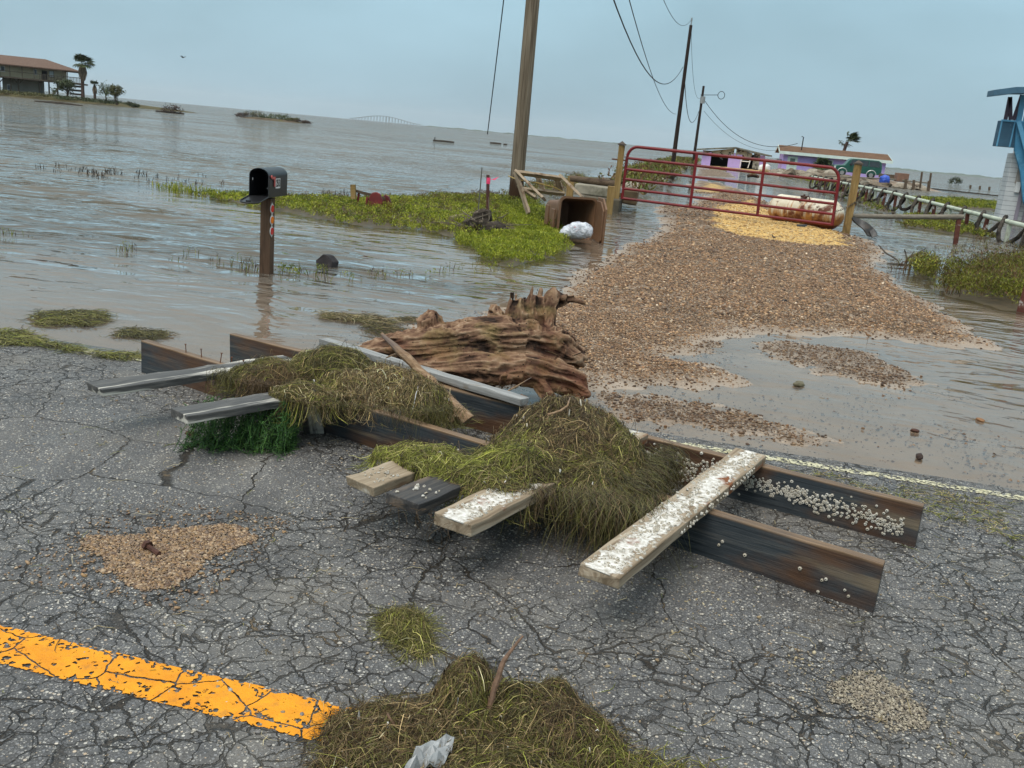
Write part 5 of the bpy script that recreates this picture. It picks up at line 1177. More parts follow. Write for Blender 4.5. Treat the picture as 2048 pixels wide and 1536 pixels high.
M_bag = g.done(g.bsdf(c, .28, g.bump(g.math('ADD', g.noise(14, 4, .6, None, 1.5), nb), .9, .04), .5))
bag = thing('rubbish_bag', gp(1152, 474), 'shiny white rubbish bag lying in the mouth of the tipped bin', 'bag')
def blob(name, parent, pts, rad, vox, mat, disp, fr, seed=0):
    m_ = MB(); m_.tube(pts, rad, 14); me = m_.mesh(name); o = bpy.data.objects.new('tmp', me); C.objects.link(o); r = o.modifiers.new('r', 'REMESH'); r.mode = 'VOXEL'; r.voxel_size = vox; s = o.modifiers.new('s', 'SMOOTH'); s.iterations = 6
    m2 = bpy.data.meshes.new_from_object(o.evaluated_get(bpy.context.evaluated_depsgraph_get())); bpy.data.objects.remove(o); m2.name = name
    for v in m2.vertices:
        k = (1-abs(mnoise.noise(v.co*fr+Vector((seed, 2, 5))))*2)*disp+(1-abs(mnoise.noise(v.co*fr*2.3))*2)*disp*.5; v.co = v.co+v.normal*k
    off = root_loc(parent); 
    for v in m2.vertices: v.co -= off
    return link(name, m2, mat, parent, smooth=True)
A = lambda x, y, d=0: at(x, y, 15.15+d)
blob('bag', bag, [A(1122, 470, -.05), A(1130, 465), A(1148, 461), A(1168, 461), A(1183, 465)], [.03, .08, .125, .125, .07], .02, M_bag, .025, 6)

# ---- upended timber frame behind the bin
M_frame = mat_wood('salt bleached timber', ((.20, .14, .09), (.33, .25, .17), (.46, .38, .29)), .8, 8, True, .5, (.13, .075, .04), (.56, .66))
fr_ = thing('broken_pallet', gp(1090, 410), 'upended bleached timber pallet skeleton leaning behind the brown bin', 'pallet'); A = lambda x, y, d=17.4: at(x, y, d)
for (a_, b_, w_, t_) in (((1031, 343, 17.3), (1057, 428, 17.0), .11, .05), ((1033, 343, 17.25), (1088, 398, 16.6), .12, .045), ((1122, 352, 17.6), (1166, 396, 16.9), .11, .045), ((1034, 345, 17.6), (1124, 357, 17.9), .11, .05), ((1040, 378, 17.9), (1128, 388, 18.1), .10, .045), ((1075, 352, 18.0), (1086, 380, 18.1), .10, .045), ((1114, 358, 18.0), (1124, 388, 18.2), .11, .045), ((1036, 372, 17.5), (1072, 396, 17.3), .09, .045)):
    board('slat', A(*a_), A(*b_), w_, t_, M_frame, fr_, up=(.0, .6, .8), rough=.006)
rope_ = thing('yellow_rope', at(1018, 354, 17.2), 'thin yellow rope stretched from the thick pole across the timber pallet', 'rope')
MB().tube([at(1017, 352, 20.0), at(1034, 359, 17.5), at(1075, 366, 17.9), at(1110, 375, 18.0), at(1130, 386, 18.1)], .012, 6).build('rope', mat_plain('yellow rope', (.38, .26, .08), .8, .2), rope_)
# posts, rail and slab left of the gate
M_conc = mat_plain('broken concrete', (.30, .27, .21), .9, .25, 3, .2, bump=.7, bscale=18, dirt=(.13, .12, .08), dscale=2.2, dthr=(.5, .66))
cs = thing('concrete_slab', gp(1180, 398), 'pale broken concrete slab lying behind the bin and the short post', 'concrete slab'); m_ = MB()
m_.prism([at(1150, 367, 24.0), at(1225, 376, 23.6), at(1232, 371, 25.8), at(1205, 365, 26.4), at(1162, 363, 26.2)], V(0, 0, -.25)); m_.build('slab', M_conc, cs, .03)
cs2 = thing('concrete_slab', gp(1255, 400), 'flat brown concrete slab half sunk under the hinge end of the gate', 'concrete slab'); m_ = MB()
m_.prism([at(1238, 378, 24.4), at(1276, 384, 24.2), at(1279, 378, 26.0), at(1240, 371, 26.2)], V(0, 0, -.35)); m_.build('slab', mat_plain('brown concrete', (.16, .115, .07), .9, .3, 4, .2, bump=.7), cs2, .03)
cs3 = thing('concrete_slab', gp(1210, 402), 'dark concrete footing under the pale slab beside the short post', 'concrete slab'); m_ = MB(); m_.prism([at(1165, 392, 23.2), at(1240, 400, 23.2), at(1246, 394, 24.5), at(1170, 388, 24.5)], V(0, 0, -.4)); m_.build('slab', mat_plain('dark wet concrete', (.10, .085, .06), .8, .3, 4, .2, bump=.7), cs3, .03)
lp = thing('fence_post', gp(1140, 398), 'yellowish short post behind the timber pallet with a rail running right', 'post'); b = gp(1139, 393, WL); t_ = at(1139, 352, b[1]); vpost('post', b[0], b[1], -.4, t_[2], .19, M_post, lp)
lrail = thing('log_rail', at(1146, 358, 24.6), 'dark round log rail between the short post and the left gate post', 'rail'); MB().tube([at(1143, 357, 24.8), at(1232, 368, 24.2)], .085, 10).build('rail', M_oldpost, lrail, smooth=True)

# ---- gate, gate posts, chain
gpl = gp(1229, 421); gpr = gp(1691, 470)
def gate_post(label, b, h):
    root = thing('gate_post', b, label, 'gate post'); vpost('post', b[0], b[1], b[2]-.5, b[2]+h, .15, M_post, root, .1)
    m_ = MB(); z = b[2]+h; s_ = .105; m_.box((b[0], b[1], z+.015), (.2, .2, .03)); q = [V(b[0]+sx*s_*.8, b[1]+sy*s_*.8, z+.03) for sx, sy in ((-1, -1), (1, -1), (1, 1), (-1, 1))]; m_.add(q+[V(b[0], b[1], z+.10)], [(0, 1, 4), (1, 2, 4), (2, 3, 4), (3, 0, 4), (3, 2, 1, 0)]); m_.build('post_cap', mat_plain('weathered cap', (.085, .065, .052), .7, .3, 20), root)
    return root
gp1 = gate_post('tall capped yellow wood post at the hinge end of the red gate', gpl, 1.60)
gp2 = gate_post('capped yellow wood post holding the chained end of the red gate', gpr, 1.66)
sp_ = thing('short_post', gp(1218, 426), 'short yellow wood block post in front of the hinge post', 'post'); b = gp(1217, 427); vpost('post', b[0], b[1], -.5, b[2]+.64, .17, M_post, sp_, .1)
m_ = MB(); m_.tube([at(1224, 318, gpl[1]), at(1252, 321, gpl[1]-.05)], .02, 6); m_.build('hinge_pin', M_iron, gp1)
gate = thing('farm_gate', (gpl[0]+.2, gpl[1], WL), 'red six bar tubular steel farm gate closed across the gravel driveway', 'gate')
YA, YB = gpl[1]-.02, gpr[1]-.22
GL = lambda x, y: at(x, y, YA); GR = lambda x, y: at(x, y, YB)
TL, TR, BL_, BR_ = GL(1257, 292), GR(1681, 337), GL(1244, 398), GR(1664, 451)
def gq(u, v): return (TL*(1-v)+BL_*v)*(1-u)+(TR*(1-v)+BR_*v)*u
RD = .037
m_ = MB(); P = [gq(0, 1.0)]
for i in range(7): a = pi/2*i/6; P.append(gq(.048*(1-cos(a)), .22*(1-sin(a))))
for u in np.linspace(.1, .9, 9): P.append(gq(u, 0))
for i in range(7): a = pi/2*i/6; P.append(gq(1-.048*(1-sin(a)), .22*(1-cos(a))))
P.append(gq(1, 1.0)); m_.tube(P, RD, 12); m_.build('outer_tube', M_redp, gate, smooth=True)
for v in (.225, .43, .62, .80, .985): MB().tube([gq(.0, v), gq(1, v)], RD*.88, 12).build('bar', M_redp, gate, smooth=True)
for u in (.335, .655):
    MB().beam(gq(u, -.0)+V(0, -.012, 0), gq(u, 1.0)+V(0, -.012, 0), .068, .05, (0, 1, 0)).build('upright', M_redp, gate, .006)
m_ = MB(); m_.box(gq(.0, .84)+V(-.10, 0, 0), (.22, .05, .13)); m_.build('hinge', M_galv, gate, .01)
m_ = MB(); m_.box(gq(.0, .2)+V(-.02, 0, 0), (.10, .05, .06)); m_.build('hinge', M_galv, gate, .01)
ch = thing('chain', gq(1, .75), 'rusty chain tying the gate to the right hand post', 'chain'); a_, b_, c_ = gq(1, .75)+V(0, -.04, 0), V(gpr[0]-.02, gpr[1]-.10, gq(1, .6)[2]-.02), V(gpr[0]+.16, gpr[1]-.05, gq(1, .6)[2]+.12)
m_ = MB(); pth = [a_+(b_-a_)*t-V(0, 0, .10*t*(1-t)) for t in np.linspace(0, 1, 9)]+[b_+(c_-b_)*t for t in np.linspace(.12, 1, 8)]
for i in range(len(pth)-1):
    d = pth[i+1]-pth[i]; u = V(0, 0, 1) if i % 2 else V(0, -1, 0); L = np.linalg.norm(d)*.72; dn = d/np.linalg.norm(d); c0 = (pth[i]+pth[i+1])/2
    m_.tube([c0+dn*L*cos(a)*.8+u*.022*sin(a) for a in np.linspace(0, 2*pi, 9)[:-1]], .007, 5, closed=True)
m_.build('links', mat_plain('chain steel', (.14, .11, .08), .5, .4, 30, .5, .6), ch)

# ---- rusty tank
g = G('white tank with rust'); rz_ = g.noise(1.9, 6, .65); vz_ = g.sc(7, .6, .6)
c = g.ramp(g.noise(3, 4), (.3, (.55, .48, .34)), (.7, (.72, .67, .54)))
sx_ = g.n('SeparateXYZ', Vector=g.oc)
run = g.noise(1, 5, .7, g.sc(11, 1.2, .8))
low = g.rng(sx_.outputs[2], .15, -.36)
c = g.mix(g.rng(g.math('ADD', run, g.math('MULTIPLY', low, .34)), .55, .68), c, (.42, .19, .05, 1))
c = g.mix(g.rng(g.math('ADD', rz_, g.math('MULTIPLY', low, .22)), .58, .66), c, (.13, .035, .012, 1))
dots = g.math('MULTIPLY', g.rng(g.voro(6.2, vec=g.sc(1, 1, .6)).outputs['Distance'], .30, .22), g.math('MULTIPLY', g.rng(sx_.outputs[2], .03, .06), g.rng(sx_.outputs[2], .18, .14)))
c = g.mix(dots, c, (.10, .03, .012, 1))
M_tank = g.done(g.bsdf(c, .55, g.bump(rz_, .3, .01), .4))
tR = .36; ta, tb = at(1562, 420, 25.1), at(1660, 432, 24.3); tc_ = (ta+tb)/2; tc_[2] = WL+tR+.03
tank = thing('gas_tank', (tc_[0], tc_[1], WL), 'rust streaked white gas tank lying on the gravel behind the gate', 'tank')
d = tb-ta; d[2] = 0; d /= np.linalg.norm(d); hl = .76; R = frame(d)
prof = [(-hl-.27, .02), (-hl-.25, .12), (-hl-.19, .22), (-hl-.09, .305), (-hl, tR), (-hl+.03, tR+.006), (-hl+.06, tR), (0, tR), (hl-.06, tR), (hl-.03, tR+.006), (hl, tR), (hl+.09, .305), (hl+.19, .22), (hl+.25, .12), (hl+.27, .02)]
m_ = MB(); m_.tube([V(x, 0, 0) for x, r in prof], [r for x, r in prof], 36)
me = m_.mesh('shell'); Mt = Matrix.Translation(Vector((0, 0, tR+.03))) @ Matrix(R.tolist()).to_4x4() @ Matrix.Rotation(radians(-5), 4, 'X')
o = link('shell', me, M_tank, tank, M=Mt); smooth_by_angle(me, 60)
m_ = MB(); q = tc_+V(0, -.05, tR-.02); m_.box(q+V(-.1, -.06, .03), (.16, .12, .05)); 
m_.tube([q+V(-.2, -.2, -.10), q+V(-.1, -.16, .02), q+V(0, -.12, .06), q+V(.05, -.2, -.04)], .016, 6); m_.tube([q+V(-.1, -.1, 0), q+V(-.1, -.1, .09)], .025, 8); m_.build('valve', M_rust2, tank)
for s_ in (-.5, .5):
    m_ = MB(); p = tc_+np.array(d)*s_; m_.box(p-V(0, 0, tR-.0), (.10, .5, .10), R); m_.build('foot', M_rust2, tank)
sv = thing('small_buoy', gp(1604, 455, .0), 'small dark cylinder lying on the gravel in front of the tank', 'litter'); p = gp(1604, 456, .03); MB().tube([p-V(.12, 0, -.03), p+V(.10, .05, .03)], [.05, .06], 10).build('cylinder', mat_plain('teal black metal', (.05, .06, .065), .4, .3, 20, .5), sv, smooth=True)

# ---- rail right of the gate, black sheet, rope fence
M_rail2 = mat_wood('grey round rail', ((.10, .085, .065), (.19, .165, .13), (.28, .25, .20)), .85, 8, False, .5)
wr = thing('wood_rail', at(1716, 432, gpr[1]), 'long grey wooden rail running right from the gate post', 'rail'); ra, rb_ = at(1702, 432, gpr[1]+.1), at(1926, 434, gp(1912, 489)[1]); MB().tube([ra, (ra+rb_)/2-V(0, 0, .01), rb_], [.055, .06, .062], 10).build('rail', M_rail2, wr, smooth=True)
M_peel = mat_plain('peeling white and rust', (.115, .042, .030), .85, .35, 10, .2, dirt=(.46, .43, .39), dscale=5, dthr=(.58, .63))
b = gp(1912, 489); t_ = at(1918, 436, b[1]); pp_ = thing('rail_post', b, 'peeling rust red post under the far end of the grey rail', 'post'); MB().beam(b-V(0, 0, .3), t_, .10, .10, (0, 1, 0)).build('post', M_peel, pp_, .01)
M_tar = mat_plain('black tarred sheet', (.013, .013, .013), .35, .4, 6, .5, bump=.9, bscale=12, dirt=(.06, .04, .025), dscale=5)
bs = thing('black_sheet', gp(1735, 470), 'torn black rubber sheet hanging down into the water by the gate post', 'rubber sheet'); y_ = gpr[1]-.1
m_ = MB(); top = [(1703, 432), (1716, 436), (1730, 442), (1744, 452), (1752, 462), (1758, 471)]; bot = [(1706, 440), (1714, 448), (1724, 455), (1730, 461), (1733, 468), (1737, 473)]; q = []
for k, row in enumerate((top, bot)):
    for i, (a_, b_) in enumerate(row): q.append(at(a_, b_, y_-.12*i*.3-.10*k+random.gauss(0, .03)))
m_.add(q, [(i, i+1, 7+i, 6+i) for i in range(5)]); o = m_.build('sheet', M_tar, bs); s_ = o.modifiers.new('s', 'SUBSURF'); s_.levels = s_.render_levels = 2; o.modifiers.new('t', 'SOLIDIFY').thickness = .04
m_ = MB(); m_.prism([at(1738, 462, y_-.2), at(1747, 456, y_-.2), at(1757, 472, y_-.3), at(1744, 476, y_-.3)], (0, .06, 0)); m_.build('torn_flap', M_tar, bs, .01)
M_pipe = mat_plain('chalky pale green pipe', (.46, .50, .40), .7, .15, 3, .3, dirt=(.22, .21, .15), dscale=4, dthr=(.55, .7))
M_rope = mat_plain('thick weathered rope', (.075, .064, .052), .95, .5, 20, .1, bump=1, bscale=45, dirt=(.022, .019, .016), dscale=5, dthr=(.46, .56))
fence = thing('pipe_fence', gp(1938, 468), 'long pale pipe fence on low posts wrapped in thick rope along the driveway', 'fence')
A1 = at(2075, 458, gp(1988, 484)[1]-1.3); A2 = at(1782, 385.5, gp(1787, 421)[1]); dF = (A2-A1); A2e = A1+dF*2.3; A2e[2] = A2[2]+.05
A1 = A1-dF*.06
MB().tube([A1, A2, A2e], .062, 10).build('top_pipe', M_pipe, fence, smooth=True)
LF = np.linalg.norm(A2e-A1); uF = (A2e-A1)/LF; sF = np.cross(uF, (0, 0, 1)); sF /= np.linalg.norm(sF)
def fpt(s_):
    L1 = np.linalg.norm(A2-A1); return A1+(A2-A1)*(s_/L1) if s_ < L1 else A2+(A2e-A2)*((s_-L1)/(LF-L1))
k = 0; s_ = 1.0
while s_ < LF-.5:
    p = fpt(s_); lean = V(random.gauss(0, .04), random.gauss(0, .04), 0); m_ = MB(); m_.beam(p+V(0, 0, -1.1)-lean, p+V(0, 0, -.05), .10, .10, (0, 1, 0)); o = m_.build('post', M_peel if k % 3 != 1 else M_pipe, fence, .008); k += 1; s_ += 1.75
rope = thing('wrapped_rope', fpt(2.0), 'thick grey rope looped round and round the pale pipe fence', 'rope'); P = []; per = 1.75; n = int((LF-.3)/per*22)
for i in range(n):
    s_ = .2+(LF-.4)*i/(n-1); u = 2*pi*s_/per; dr = .33+.07*sin(s_*1.3); P.append(fpt(s_+.30*sin(u))+V(0, 0, -dr+.075+(dr+.02)*cos(u))+sF*(.26*sin(u+.5))+V(random.gauss(0, .004), 0, random.gauss(0, .004)))
MB().tube(P, .058, 8).build('rope', M_rope, rope, smooth=True)

# ---- branches in the flood, leaning plank at the right edge
M_dead = mat_plain('dead grey branch', (.10, .085, .07), .85, .3, 20, .2)
y_ = gp(1818, 527)[1]; A = lambda x, y, d=0: at(x, y, y_+d); b1_ = thing('dead_branch', gp(1815, 527), 'bare forked dead branch standing in the flood right of the gravel', 'branch'); m_ = MB()
for pts, r_ in (([(1812, 528), (1814, 518), (1822, 512), (1834, 507), (1846, 500)], .022), ([(1814, 518), (1811, 505), (1809, 499)], .014), ([(1820, 527), (1824, 513)], .018), ([(1834, 524), (1835, 508), (1852, 505)], .014), ([(1834, 507), (1850, 502), (1856, 506), (1854, 513)], .010), ([(1822, 511), (1828, 503)], .009), ([(1846, 501), (1852, 496)], .008)):
    m_.tube([A(x, y, random.gauss(0, .08)) for x, y in pts], [r_*(1-.55*i/len(pts)) for i in range(len(pts))], 6)
m_.build('branches', M_dead, b1_, smooth=True)
stick('dead_branch', 'dark thin stick slanting out of the water right of the gravel', [at(1757, 490, gp(1796, 521)[1]), at(1770, 504, gp(1796, 521)[1]-.1), at(1796, 521, gp(1796, 521)[1]-.2)], [.012, .017, .014], M_dead, 'branch')
stick('dead_branch', 'flat dark driftwood stick lying at the gravel edge on the right', [gp(1775, 527, .0), gp(1800, 528, -.02), gp(1820, 531, -.03)], [.012, .02, .01], M_dead, 'branch')
b = gp(2050, 625); lpk = thing('leaning_plank', b, 'rusty brown leaning plank cut off by the right edge of the picture', 'plank'); board('plank', at(2044, 622, b[1])-V(0, 0, .2), at(2064, 560, b[1]), .14, .05, M_peel, lpk, up=(.3, .9, 0))

# ---- birds
def bird(label, p, s_, cols, yaw=0., legs=.5):
    root = thing('bird', p, label, 'bird', rz=yaw); m_ = MB(); k = s_
    m_.tube([(-.5*k, 0, (.55+legs)*k), (-.3*k, 0, (.60+legs)*k), (0, 0, (.62+legs)*k), (.25*k, 0, (.72+legs)*k), (.34*k, 0, (.86+legs)*k), (.40*k, 0, (.98+legs)*k), (.52*k, 0, (1.0+legs)*k), (.6*k, 0, (.98+legs)*k)], [.03*k, .13*k, .2*k, .17*k, .11*k, .12*k, .09*k, .02*k], 10)
    me = m_.mesh('body'); link('body', me, mat_plain('bird plumage', cols, .8, .35, 30), root, smooth=True)
    m_ = MB(); m_.tube([(.58*k, 0, (.98+legs)*k), (.78*k, 0, (.95+legs)*k)], [.025*k, .008*k], 5); link('beak', m_.mesh('beak'), M_dead, root)
    for y in (-.06, .06): m_ = MB(); m_.tube([(.0, y*k, (.5+legs)*k), (-.04*k, y*k, (.28+legs*.5)*k), (.02*k, y*k, 0), (.1*k, y*k, 0)], .018*k, 5); link('leg', m_.mesh('leg'), M_dead, root)
    return root
bird('small brown shorebird standing on the pale yellow gravel', gp(1546, 484, .06), .10, (.13, .09, .06), 2.4, .3)
bird('wading brown bird with long legs at the far edge of the puddle', gp(1733, 690, WL), .062, (.22, .12, .06), 2.9, .9)
fb = at(366, 115, 60.); fbr = thing('bird', fb, 'tiny dark bird flying in the sky above the left water', 'bird'); m_ = MB(); m_.tube([fb+V(-.12, 0, 0), fb, fb+V(.12, 0, .02)], [.01, .045, .01], 6); m_.add([fb+V(-.02, 0, .02), fb+V(.05, 0, .02), fb+V(.06, .22, .10), fb+V(-.02, .4, .06)], [(0, 1, 2, 3)]); m_.add([fb+V(-.02, 0, .02), fb+V(.05, 0, .02), fb+V(.06, -.22, .10), fb+V(-.02, -.4, .06)], [(0, 1, 2, 3)]); m_.build('body', M_black, fbr)
# ================================================================== FAR OBJECTS
M_lilac = mat_plain('lilac siding', (.54, .41, .80), .8, .10, 1.5, .2, dirt=(.45, .34, .66), dscale=.8)
M_trim = mat_plain('pale mint trim', (.62, .72, .66), .7, .1, 3)
M_roofb = mat_plain('brown shingle', (.15, .085, .05), .9, .25, 4, .15, dirt=(.10, .055, .035), dscale=1.2)
M_glass = mat_plain('dark window glass', (.03, .04, .045), .12, .3, 2, .6)
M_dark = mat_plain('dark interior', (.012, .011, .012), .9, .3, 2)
M_roofg = mat_plain('grey torn roof', (.20, .20, .16), .9, .3, 3, .2, dirt=(.09, .085, .07), dscale=1.5, dthr=(.5, .56))
def px3(x, y, Y): return at(x, y, Y)
# ---- purple house
Yh = 104.; ph = thing('purple_house', (at(1665, 345, Yh)[0], Yh, .4), 'long lilac single storey house with a brown shingle roof behind the rope fence', 'house')
xl, xr = at(1566, 320, Yh)[0], at(1768, 350, Yh)[0]; zb = .05; ze = at(1566, 305, Yh)[2]; D = 6.2; hs = (ze-zb)/2.75
MB().box(((xl+xr)/2, Yh+D/2, (zb+ze)/2), (xr-xl, D, ze-zb)).build('wall', M_lilac, ph)
o_ = .55; zr = at(1600, 294.5, Yh+D/2)[2]-.1; m_ = MB(); ym = Yh+D/2
prof = [V(0, Yh-o_, ze-.05), V(0, ym, zr), V(0, Yh+D+o_, ze-.05), V(0, Yh+D+o_, ze+.10), V(0, ym, zr+.16), V(0, Yh-o_, ze+.10)]
m_.prism([p+V(xl-.5, 0, 0) for p in prof], V(xr-xl+1.0, 0, 0)); rf_ = m_.build('roof', M_roofb, ph)
m_ = MB(); m_.box(((xl+xr)/2, Yh-o_-.03, ze+.0), (xr-xl+1.04, .05, .30)); m_.build('fascia', M_trim, rf_)
for x_ in (xl-.52, xr+.52): m_ = MB(); m_.prism([p+V(x_-.02, 0, -.02 if i < 3 else .03) for i, p in enumerate(prof)], V(.04, 0, 0)); m_.build('barge_board', M_trim, rf_)
for x_ in (xl+.02, xr-.02): MB().prism([V(x_, Yh, ze), V(x_, ym, zr-.02), V(x_, Yh+D, ze)], V(.05 if x_ < xr-1 else -.05, 0, 0)).build('gable', M_lilac, ph)
def window(x_, w_, z0, z1, parent, y_, name='window', frame_m=M_trim, glass=M_glass, mull=False):
    m_ = MB(); m_.box((x_, y_-.03, (z0+z1)/2), (w_+.18, .05, z1-z0+.18)); f_ = m_.build(name, frame_m, parent)
    if mull:
        for s_ in (-1, 1): MB().box((x_+s_*w_*.26, y_-.06, (z0+z1)/2), (w_*.46, .02, z1-z0)).build('pane', glass, f_)
    else: MB().box((x_, y_-.06, (z0+z1)/2), (w_, .02, z1-z0)).build('pane', glass, f_)
    return f_
X = lambda x, Y=Yh: at(x, 330, Y)[0]
dr = window(X(1583.5), .85, zb+.35*hs, zb+2.25*hs, ph, Yh, 'door', M_trim, M_trim); window(X(1583.5), .5, zb+1.2*hs, zb+2.1*hs, dr, Yh-.04, 'door_window', M_trim, mat_plain('screened pane', (.12, .16, .15), .4, .2))
window(X(1648), 1.55, zb+1.05*hs, zb+2.2*hs, ph, Yh, mull=True); window(X(1737), .85, zb+1.5*hs, zb+2.15*hs, ph, Yh, glass=mat_plain('pale blind', (.42, .42, .36), .7, .1))
m_ = MB(); m_.tube([(X(1600), Yh+1.2, ze+.3), (X(1600), Yh+1.2, ze+1.75), (X(1600)-.2, Yh+1.2, ze+1.8)], .06, 6); m_.build('service_mast', M_dark, ph)
m_ = MB(); m_.box((xl-.3, Yh+2, 1.3), (.5, .6, .45)); m_.build('air_conditioner', M_galv, ph)
# ---- purple garage
Yg = 112.; pg = thing('purple_garage', (at(1465, 325, Yg)[0], Yg, .2), 'storm torn lilac garage with two open door bays and a ragged roof edge', 'garage')
gx = [at(x, 322, Yg)[0] for x in (1403, 1421, 1456, 1483, 1507, 1518, 1529)]; zb = .05; ze = at(1404, 300, Yg)[2]
for a_, b_ in ((0, 1), (2, 3), (5, 6)): MB().box(((gx[a_]+gx[b_])/2, Yg, (zb+ze)/2), (gx[b_]-gx[a_], .25, ze-zb)).build('wall', M_lilac, pg)
m_ = MB(); m_.box((gx[0]+.12, Yg+3.6, (zb+ze)/2), (.2, 7, ze-zb)); m_.build('wall', M_lilac, pg); m_ = MB(); m_.box((gx[6]-.12, Yg+3.6, (zb+ze)/2), (.2, 7, ze-zb)); m_.build('wall', M_lilac, pg); m_ = MB(); m_.box(((gx[0]+gx[6])/2, Yg+7, (zb+ze)/2), (gx[6]-gx[0], .2, ze-zb)); m_.build('wall', M_dark, pg)
MB().box(((gx[0]+gx[6])/2, Yg+3.5, ze-.1), (gx[6]-gx[0]-.5, 6.6, .1)).build('ceiling', M_dark, pg)
m_ = MB(); xc = (gx[0]+gx[6])/2+.1; zr = at(1473, 295, Yg)[2]
m_.prism([V(gx[0]-.7, Yg-.7, ze-.05), V(xc, Yg-.7, zr-.12), V(gx[6]+.7, Yg-.7, ze-.05), V(gx[6]+.7, Yg-.7, ze+.1), V(xc, Yg-.7, zr+.05), V(gx[0]-.7, Yg-.7, ze+.1)], V(0, 8.2, 0)); m_.build('roof', M_roofg, pg)
m_ = MB(); pts = [V(gx[0]+.05, Yg-.13, ze-.02)]; up = []
for i in range(31):
    t = i/30; x_ = gx[0]+.1+(gx[6]-gx[0]-.2)*t; top = ze+(zr-ze)*(1-abs(x_-xc)/(gx[6]-xc))-.12; up.append(V(x_, Yg-.13, max(top, ze)))
low = [V(p[0], p[1], ze-.32+random.uniform(-.22, .25)) for p in up]
for i in range(30):
    if random.random() < .86: m_.prism([up[i], up[i+1], low[i+1], low[i]], (0, .05, 0))
m_.build('torn_gable', mat_plain('torn pale boarding', (.34, .32, .25), .9, .3, 2, dirt=(.04, .035, .03), dscale=1.4, dthr=(.54, .58)), pg)
m_ = MB(); m_.prism([V(gx[1]+.5, Yg+1, 1.8), V(gx[1]+.75, Yg+1, 1.8), V(gx[1]+1.4, Yg+.8, .8), V(gx[1]+1.0, Yg+.8, 1.0)], (0, .1, 0)); m_.build('hanging_sheet', M_galv, pg)
m_ = MB(); m_.box(((gx[4]+gx[5])/2, Yg-.1, 1.0), (gx[5]-gx[4]+.1, .2, 1.8)); m_.build('wrecked_door', mat_plain('wrecked grey door', (.30, .29, .24), .8, .5, 4, dirt=(.05, .05, .045), dscale=2.5, dthr=(.5, .55)), pg)
wc = thing('white_bench', (at(1488, 330, 109)[0], 109, .2), 'white metal bench frame standing before the right garage bay', 'bench'); bx_ = at(1488, 330, 109)[0]
for (a_, b_) in (((-.4, 0, .2), (-.4, 0, 1.0)), ((.45, 0, .2), (.35, 0, 1.3)), ((-.4, 0, .95), (.55, 0, 1.05)), ((-.4, 0, 1.0), (.1, 0, 1.35)), ((.1, 0, 1.35), (.6, 0, 1.0)), ((.1, 0, .2), (.15, 0, 1.2))):
    pass
m_ = MB()
for (a_, b_) in (((-.4, .6, .2), (-.4, .0, 1.0)), ((-.4, .0, 1.0), (.1, .1, 1.35)), ((.1, .1, 1.35), (.6, .0, 1.0)), ((.6, 0, 1.0), (.45, 0, .2)), ((-.4, 0, 1.0), (-.4, 0, .2)), ((-.4, 0, .9), (.6, 0, .9))): m_.tube([V(*a_)+V(bx_, 109, 0), V(*b_)+V(bx_, 109, 0)], .05, 5)
m_.build('frame', M_white, wc)
# ---- green sport utility van in front of the house
M_car = mat_plain('dark green car paint', (.008, .075, .052), .3, .15, 1, .6); Yc = 97.; cx0, cx1 = at(1667, 350, Yc)[0], at(1762, 350, Yc)[0]; zc = .42
car = thing('green_car', ((cx0+cx1)/2, Yc, zc), 'dark green long sport utility vehicle parked in front of the lilac house', 'car'); Lc = cx1-cx0
side = [(0, .45), (0, .95), (.03, 1.05), (.21, 1.12), (.30, 1.68), (.36, 1.78), (.90, 1.78), (.97, 1.62), (1.0, 1.05), (1.0, .42)]
m_ = MB(); m_.prism([V(cx0+u*Lc, Yc, zc+v) for u, v in side], (0, 1.9, 0)); m_.build('body', M_car, car, .07)
for (u0, u1, u2, u3) in ((.295, .475, .34, .475), (.50, .70, .50, .70), (.72, .955, .72, .92)):
    m_ = MB(); m_.prism([V(cx0+u0*Lc, Yc-.01, zc+1.14), V(cx0+u1*Lc, Yc-.01, zc+1.14), V(cx0+u3*Lc, Yc+.0, zc+1.66), V(cx0+u2*Lc, Yc+.0, zc+1.66)], (0, .03, 0)); m_.build('side_window', M_glass, car)
for u in (.17, .79):
    c_ = V(cx0+u*Lc, Yc+.02, zc+.36); m_ = MB(); m_.tube([c_, c_+V(0, .25, 0)], .37, 18); wh = m_.build('wheel', M_black, car); m_ = MB(); m_.tube([c_-V(0, .03, 0), c_+V(0, .0, 0)], .2, 14); m_.build('hubcap', M_galv, wh)
    m_ = MB(); m_.tube([c_+V(.45*cos(a), -.02, .45*sin(a)) for a in np.linspace(-.1, pi+.1, 12)], .045, 6); m_.build('wheel_arch', mat_plain('silver trim', (.45, .46, .45), .4, .1, 4, .5, .5), car)
MB().box((cx0+.08, Yc+.9, zc+.55), (.25, 1.8, .22)).build('bumper', M_galv, car); MB().box((cx1-.02, Yc+.9, zc+.55), (.2, 1.8, .2)).build('bumper', M_galv, car)
MB().box((cx0+.03, Yc+.15, zc+.85), (.12, .3, .18)).build('headlight', M_white, car); MB().box((cx0+.33*Lc, Yc-.1, zc+1.2), (.15, .2, .15)).build('mirror', M_black, car)
